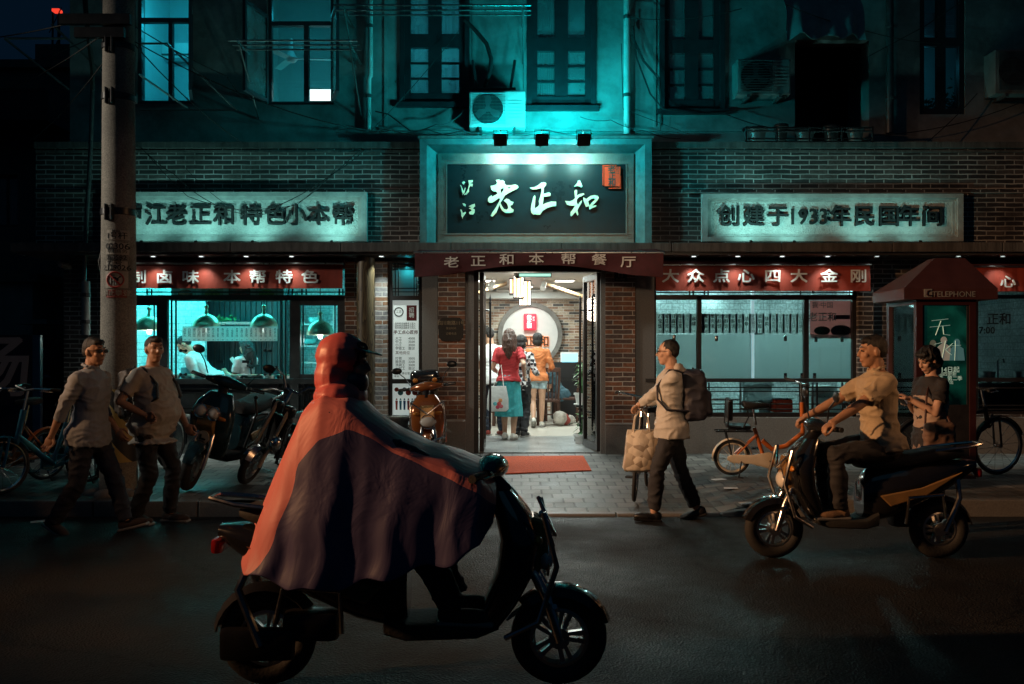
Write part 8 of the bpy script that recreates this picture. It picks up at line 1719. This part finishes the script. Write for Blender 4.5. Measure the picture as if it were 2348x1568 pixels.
# backlit poster: a plain generic design, pale figures on dark green
m, n, l, p = nt('poster_backlight'); M['poster'] = m; tc = n.new('ShaderNodeTexCoord'); nz = n.new('ShaderNodeTexNoise'); nz.inputs['Scale'].default_value = 2.6; nz.inputs['Detail'].default_value = 5; nz.inputs['Distortion'].default_value = 1.2; l.new(tc.outputs['Object'], nz.inputs['Vector']); cr = n.new('ShaderNodeValToRGB'); cr.color_ramp.elements[0].position = .35; cr.color_ramp.elements[1].position = .72; cr.color_ramp.elements[0].color = (.0, .006, .006, 1); cr.color_ramp.elements[1].color = (.006, .10, .075, 1); l.new(nz.outputs['Fac'], cr.inputs[0]); l.new(cr.outputs[0], p.inputs['Base Color']); l.new(cr.outputs[0], p.inputs['Emission Color']); p.inputs['Emission Strength'].default_value = .2; p.inputs['Roughness'].default_value = .2
yp = Y0 + .085; pz0, pz1 = PZ(930, yp), PZ(698, yp); pm_ = MB().box(bx0 + t + .01, bx1 - t - .01, yp, yp + .02, pz0, pz1).build('poster', M['poster'], tb)
MB().wall(bx0 + t + .001, bx1 - t - .001, zb + .251, ze - .061, yp - .012, yp + .03, [(bx0 + t + .025, bx1 - t - .025, pz0 + .012, pz1 - .012)]).build('poster_frame', M['frame_dark'], tb)
G_ = emat('poster_pale', (.45, .68, .56), .3); px0 = (bx0 + bx1) / 2
b = MB()
for q in (((-.10, .0), (.08, .02)), ((-.12, -.07), (.10, -.05)), ((0, .0), (-.06, -.16)), ((.02, -.06), (.03, -.15), (.10, -.16))): b.tube([(px0 - .05 + x_, yp - .006, pz1 - .18 + z_) for x_, z_ in q], .008, 5, flat=.3)
for q in (((.06, .05), (-.02, -.02), (.05, -.08)), ((-.14, .04), (-.06, .06)), ((-.02, .08), (-.06, -.12)), ((.09, .08), (.08, -.14)), ((.02, .02), (.15, .03))): b.tube([(px0 + .02 + x_, yp - .006, pz1 - .48 + z_) for x_, z_ in q], .008, 5, flat=.3)
b.build('brush_strokes', G_, pm_)
for dx, h_, cl in ((-.17, .30, (.16, .2, .16)), (-.02, .36, (.42, .45, .4)), (.16, .32, (.10, .3, .34))):
    b = MB(); z = pz0 + .50; x = px0 + dx * .8; h_ *= .75; b.prism([(x - .085, z), (x + .085, z), (x + .07, z + h_ * .55), (x + .025, z + h_ * .68), (x - .025, z + h_ * .68), (x - .07, z + h_ * .55)], yp - .006 - abs(dx) * .01, yp - .001); b.lathe([(.001, 0), (.035, 0), (.035, .003)], (x, yp - .002, z + h_ * .82), 12, Matrix.Rotation(R(90), 4, 'X') @ Matrix.Scale(1.25, 4, (0, 1, 0))); b.build('printed_figure', emat('printed_figure_%d' % int(h_ * 100), cl, .16), pm_)
for v, t, h in ((848, '9月14日起', .07), (858, '每周四更新', .05), (868, '第一季 · 第二季', .055), (877, '全网播出', .045)): text('lettering', t, (px0, yp - .003, PZ(v, yp)), h, G_, pm_, extrude=.0006, bold=.008)
lamp('AREA', 'booth_tube', ((bx0 + bx1) / 2, Y0 + .45, ze - .04), .5, (.2, .9, .8), ((bx0 + bx1) / 2, Y0 + .45, 0), size=.4)
# ---- alley at the left: sign board, car, dark houses, mast
sb_ = empty('blue_signboard', (PX(20, -.9), -.9, .2), 'big dark blue board with a pale character, cut by the left edge of the photo', 'signboard')
x1_ = PX(95, -.9); MB().box(x1_ - 2.2, x1_, -.93, -.87, .45, PZ(768, -.9)).build('board', mat('navy_board', (.012, .016, .035), .4, var=.2), sb_); MB().box(PX(78, -.9), x1_ + .002, -.936, -.9305, .45, PZ(768, -.9)).build('blue_strip', mat('blue_strip', (.015, .07, .16), .4, var=.15), sb_)
text('character', '场', (PX(-2, -.93), -.934, PZ(850, -.93)), .82, mat('pale_character', (.34, .34, .36), .5, var=.1), sb_, bold=.012, extrude=.002)
for xx in (x1_ - 1.8, x1_ - .2): MB().box(xx, xx + .06, -.86, -.80, .15, 1.6).build('post', M['black'], sb_)
car = empty('parked_car', (PX(60, 1.8), 1.8, .195), 'dark car with a red tail lamp parked in the alley behind the blue board', 'car'); cx = PX(62, 1.8)
b = MB(); pr_ = [(-.86, .32), (-.88, .72), (-.80, .98), (-.62, 1.42), (.62, 1.42), (.80, .98), (.88, .72), (.86, .32)]
b.rings([[Vector((cx + x_ * sx_, y_, .195 + (z_ if z_ < 1 else 1 + (z_ - 1) * sz_))) for x_, z_ in pr_] for y_, sx_, sz_ in ((.1, .90, -.4), (.25, .97, -.1), (1.1, 1.0, .1), (1.5, 1.0, .9), (2.9, 1.0, 1.0), (3.6, .98, .3), (4.2, .95, .1), (4.3, .88, -.2))]); b.build('body', M['dark_gloss'], car, smooth=True)
MB().quad((cx - .60, 1.13, 1.24), (cx + .60, 1.13, 1.24), (cx + .55, 1.44, 1.52), (cx - .55, 1.44, 1.52)).build('windscreen', M['black'], car)
for s_ in (-1, 1): MB().ball((cx + s_ * .7, .16, .98), (.12, .05, .06), 10).build('tail_light', emat('tail_glow', (.6, .01, .01), .25 if s_ > 0 else .05), car, smooth=True)
for s_ in (-1, 1):
    for y_ in (.95, 3.4): w = MB().lathe([(.14, -.09), (.28, -.09), (.31, -.05), (.31, .05), (.28, .09), (.14, .09)], (cx + s_ * .80, y_, .505), 20, Matrix.Rotation(R(90), 4, 'Y')).build('wheel', M['rubber'], car, smooth=True); MB().lathe([(.001, -.07), (.15, -.07), (.15, .07), (.001, .07)], (cx + s_ * .80, y_, .505), 14, Matrix.Rotation(R(90), 4, 'Y')).build('rim', M['steel'], w)
def house(name, label, x0, x1, y0, y1, z1, m, wins, roof=0):
    e = empty(name, ((x0 + x1) / 2, y0, 0), label, 'building'); H_ = [(a, b_, c, d) for a, b_, c, d in wins]
    MB().wall(x0, x1, 0, z1, y0, y0 + .3, H_).build('wall', m, e); MB().box(x0, x1, y0 + .301, y1, 0, z1 - .01).build('block', m, e) if not H_ else MB().box(x0, x1, y0 + .8, y1, 0, z1 - .01).build('block', m, e)
    for a, b_, c, d in H_:
        f = MB(); f.box(a, a + .05, y0 + .1, y0 + .16, c, d); f.box(b_ - .05, b_, y0 + .1, y0 + .16, c, d); f.box(a + .05, b_ - .05, y0 + .1, y0 + .16, d - .05, d); f.box(a + .05, b_ - .05, y0 + .1, y0 + .16, c, c + .05); f.box((a + b_) / 2 - .02, (a + b_) / 2 + .02, y0 + .1, y0 + .16, c + .05, d - .05); o = f.build('window', M['frame_dark'], e); MB().box(a + .05, b_ - .05, y0 + .12, y0 + .125, c + .05, d - .05).build('pane', M['glass_dirty'], o)
    MB().box(x0 - .15, x1 + .15, y0 - .15, y1, z1, z1 + .14).build('roof_edge', M['ledge'], e)
    if roof: MB().prism([(x0 - .2, z1 + .141), (x1 + .2, z1 + .141), ((x0 + x1) / 2, z1 + roof)], y0 - .1, y1).build('roof', M['ledge'], e)
    return e
Yh = 4.0; f_ = lambda u: PX(u, Yh)
M['dark_wall'] = mat('dark_grey_wall', (.10, .10, .10), .85, var=.4, scale=2);  # dark grey with uneven tone
h = house('old_house', 'dark old house with balcony rail in the alley at the far left', f_(-160), f_(172), Yh, Yh + 5, PZ(160, Yh), M['dark_wall'], [(f_(-20), f_(40), PZ(520, Yh), PZ(400, Yh)), (f_(85), f_(140), PZ(520, Yh), PZ(400, Yh))])
b = MB(); zt, zl = PZ(240, Yh), PZ(292, Yh)
b.box(f_(-60), f_(170), Yh - 1.0, Yh - .94, zt - .04, zt); b.box(f_(-60), f_(170), Yh - 1.0, Yh - .94, zl, zl + .05)
for i in range(26): x = f_(-60) + (f_(170) - f_(-60)) * i / 25; b.box(x - .035, x + .035, Yh - .985, Yh - .955, zl + .05, zt - .04)
b.box(f_(-60), f_(170), Yh - 1.0, Yh - .001, zl - .12, zl - .001); b.build('balcony', M['frame_dark'], h)
MB().box(f_(60), f_(160), Yh + .3, Yh + 3, PZ(160, Yh) + .141, PZ(88, Yh)).build('roof_room', M['dark_wall'], h)
h2 = house('white_shed', 'low pale shed with an open shutter deep in the dark alley', PX(-40, 3), PX(60, 3), 3.2, 3.9, PZ(645, 3), M['panel_grey'], [])
MB().box(PX(70, 3), PX(150, 3), 2.4, 3.4, PZ(745, 3), PZ(735, 3)).build('shelf_roof', M['panel_grey'], h2)
ma_ = empty('radio_mast', (PX(230 / 1.745, 90), 90, 0), 'distant mast with a glowing red lamp against the night sky', 'mast'); xm = PX(131, 90); zt = PZ(20, 90)
b = MB()
for dx, dy in ((-.5, -.5), (.5, -.5), (0, .5)): b.cyl((xm + dx * 1.6, 90 + dy, 0), (xm + dx * .7, 90 + dy * .5, zt - .6), .12, 6)
for i in range(14): z = zt * i / 14; b.cyl((xm - .7, 89.6, z), (xm + .7, 89.6, z + zt / 14), .06, 5)
b.build('lattice', M['frame_dark'], ma_); MB().box(xm - .42, xm + .42, 89.6, 90.4, zt - .42, zt - .12).build('beacon', emat('red_beacon', (1, .06, .03), 1.0), ma_)
# litter
for i, (u, v, a) in enumerate(((1647, 1107, 20), (1675, 1124, -10), (1712, 1152, 5), (90, 1172, 30), (1180, 1166, 10))):
    y = FPX / ((v - 800) / 1.5) + CAMY; x = PX(u, y); z = (zs(x, y) if y > -3.35 else 0) + .004
    T = Matrix.Translation((x, y, z)) @ Matrix.Rotation(R(a), 4, 'Z'); b = MB(); b.rings([[T @ Vector((dx, dy, .004 + .008 * math.sin(dx * 40) + .001 * k)) for dx, dy in ((-.075, -.055), (0, -.06), (.075, -.055), (.07, .05), (0, .055), (-.07, .05))] for k in (0, 1)])
    tag(b.build('paper_scrap', M['paper']), ('pale paper scrap on the pavers left of the orange folding bicycle, farthest from the kerb', 'middle pale paper scrap on the pavers by the folding bicycle', 'paper scrap nearest the kerb right of the man in the beige jacket', 'crumpled paper scrap lying on the road at the far left', 'small scrap lying near the kerb before the door mat')[i], 'paper', 'paper scraps on the ground')

# more loose cables over the upper wall and between the pole and the building
for i, (a, c, sg_, r_) in enumerate((((272, 60, -2.9), (560, 330, .0), .10, .007), ((272, 75, -2.9), (850, 300, .0), .16, .007), ((272, 50, -2.9), (0, 210, -1), .08, .006), ((272, 95, -2.9), (60, 330, .3), .10, .006), ((850, 300, 0), (1060, 60, .2), .05, .005), ((1437, 40, .1), (1700, 20, .1), .08, .006), ((1660, 260, .1), (1830, 300, .0), .05, .007), ((2000, 310, .0), (2340, 235, .1), .10, .006), ((2240, 214, .1), (2120, 330, .0), .03, .006), ((1510, 20, .1), (1514, 300, .12), .0, .005))):
    cable([PT(*a), PT(*c)], r_, ('thin cable from the pole top sagging to the brick coping', 'long cable from the pole to the thin pale drainpipe', 'thin cable from the pole leaving the photo at the left edge', 'cable from the pole down to the dark end of the brick wall', 'thin wire climbing from the sign corner past the dark window', 'wire from the pale drainpipe along the top of the photo', 'short cable under the slatted air conditioner', 'wire from the balcony rack to the far right edge', 'thin wire under the far right air conditioner', 'straight thin wire running down beside the right shutters')[i], sg_)
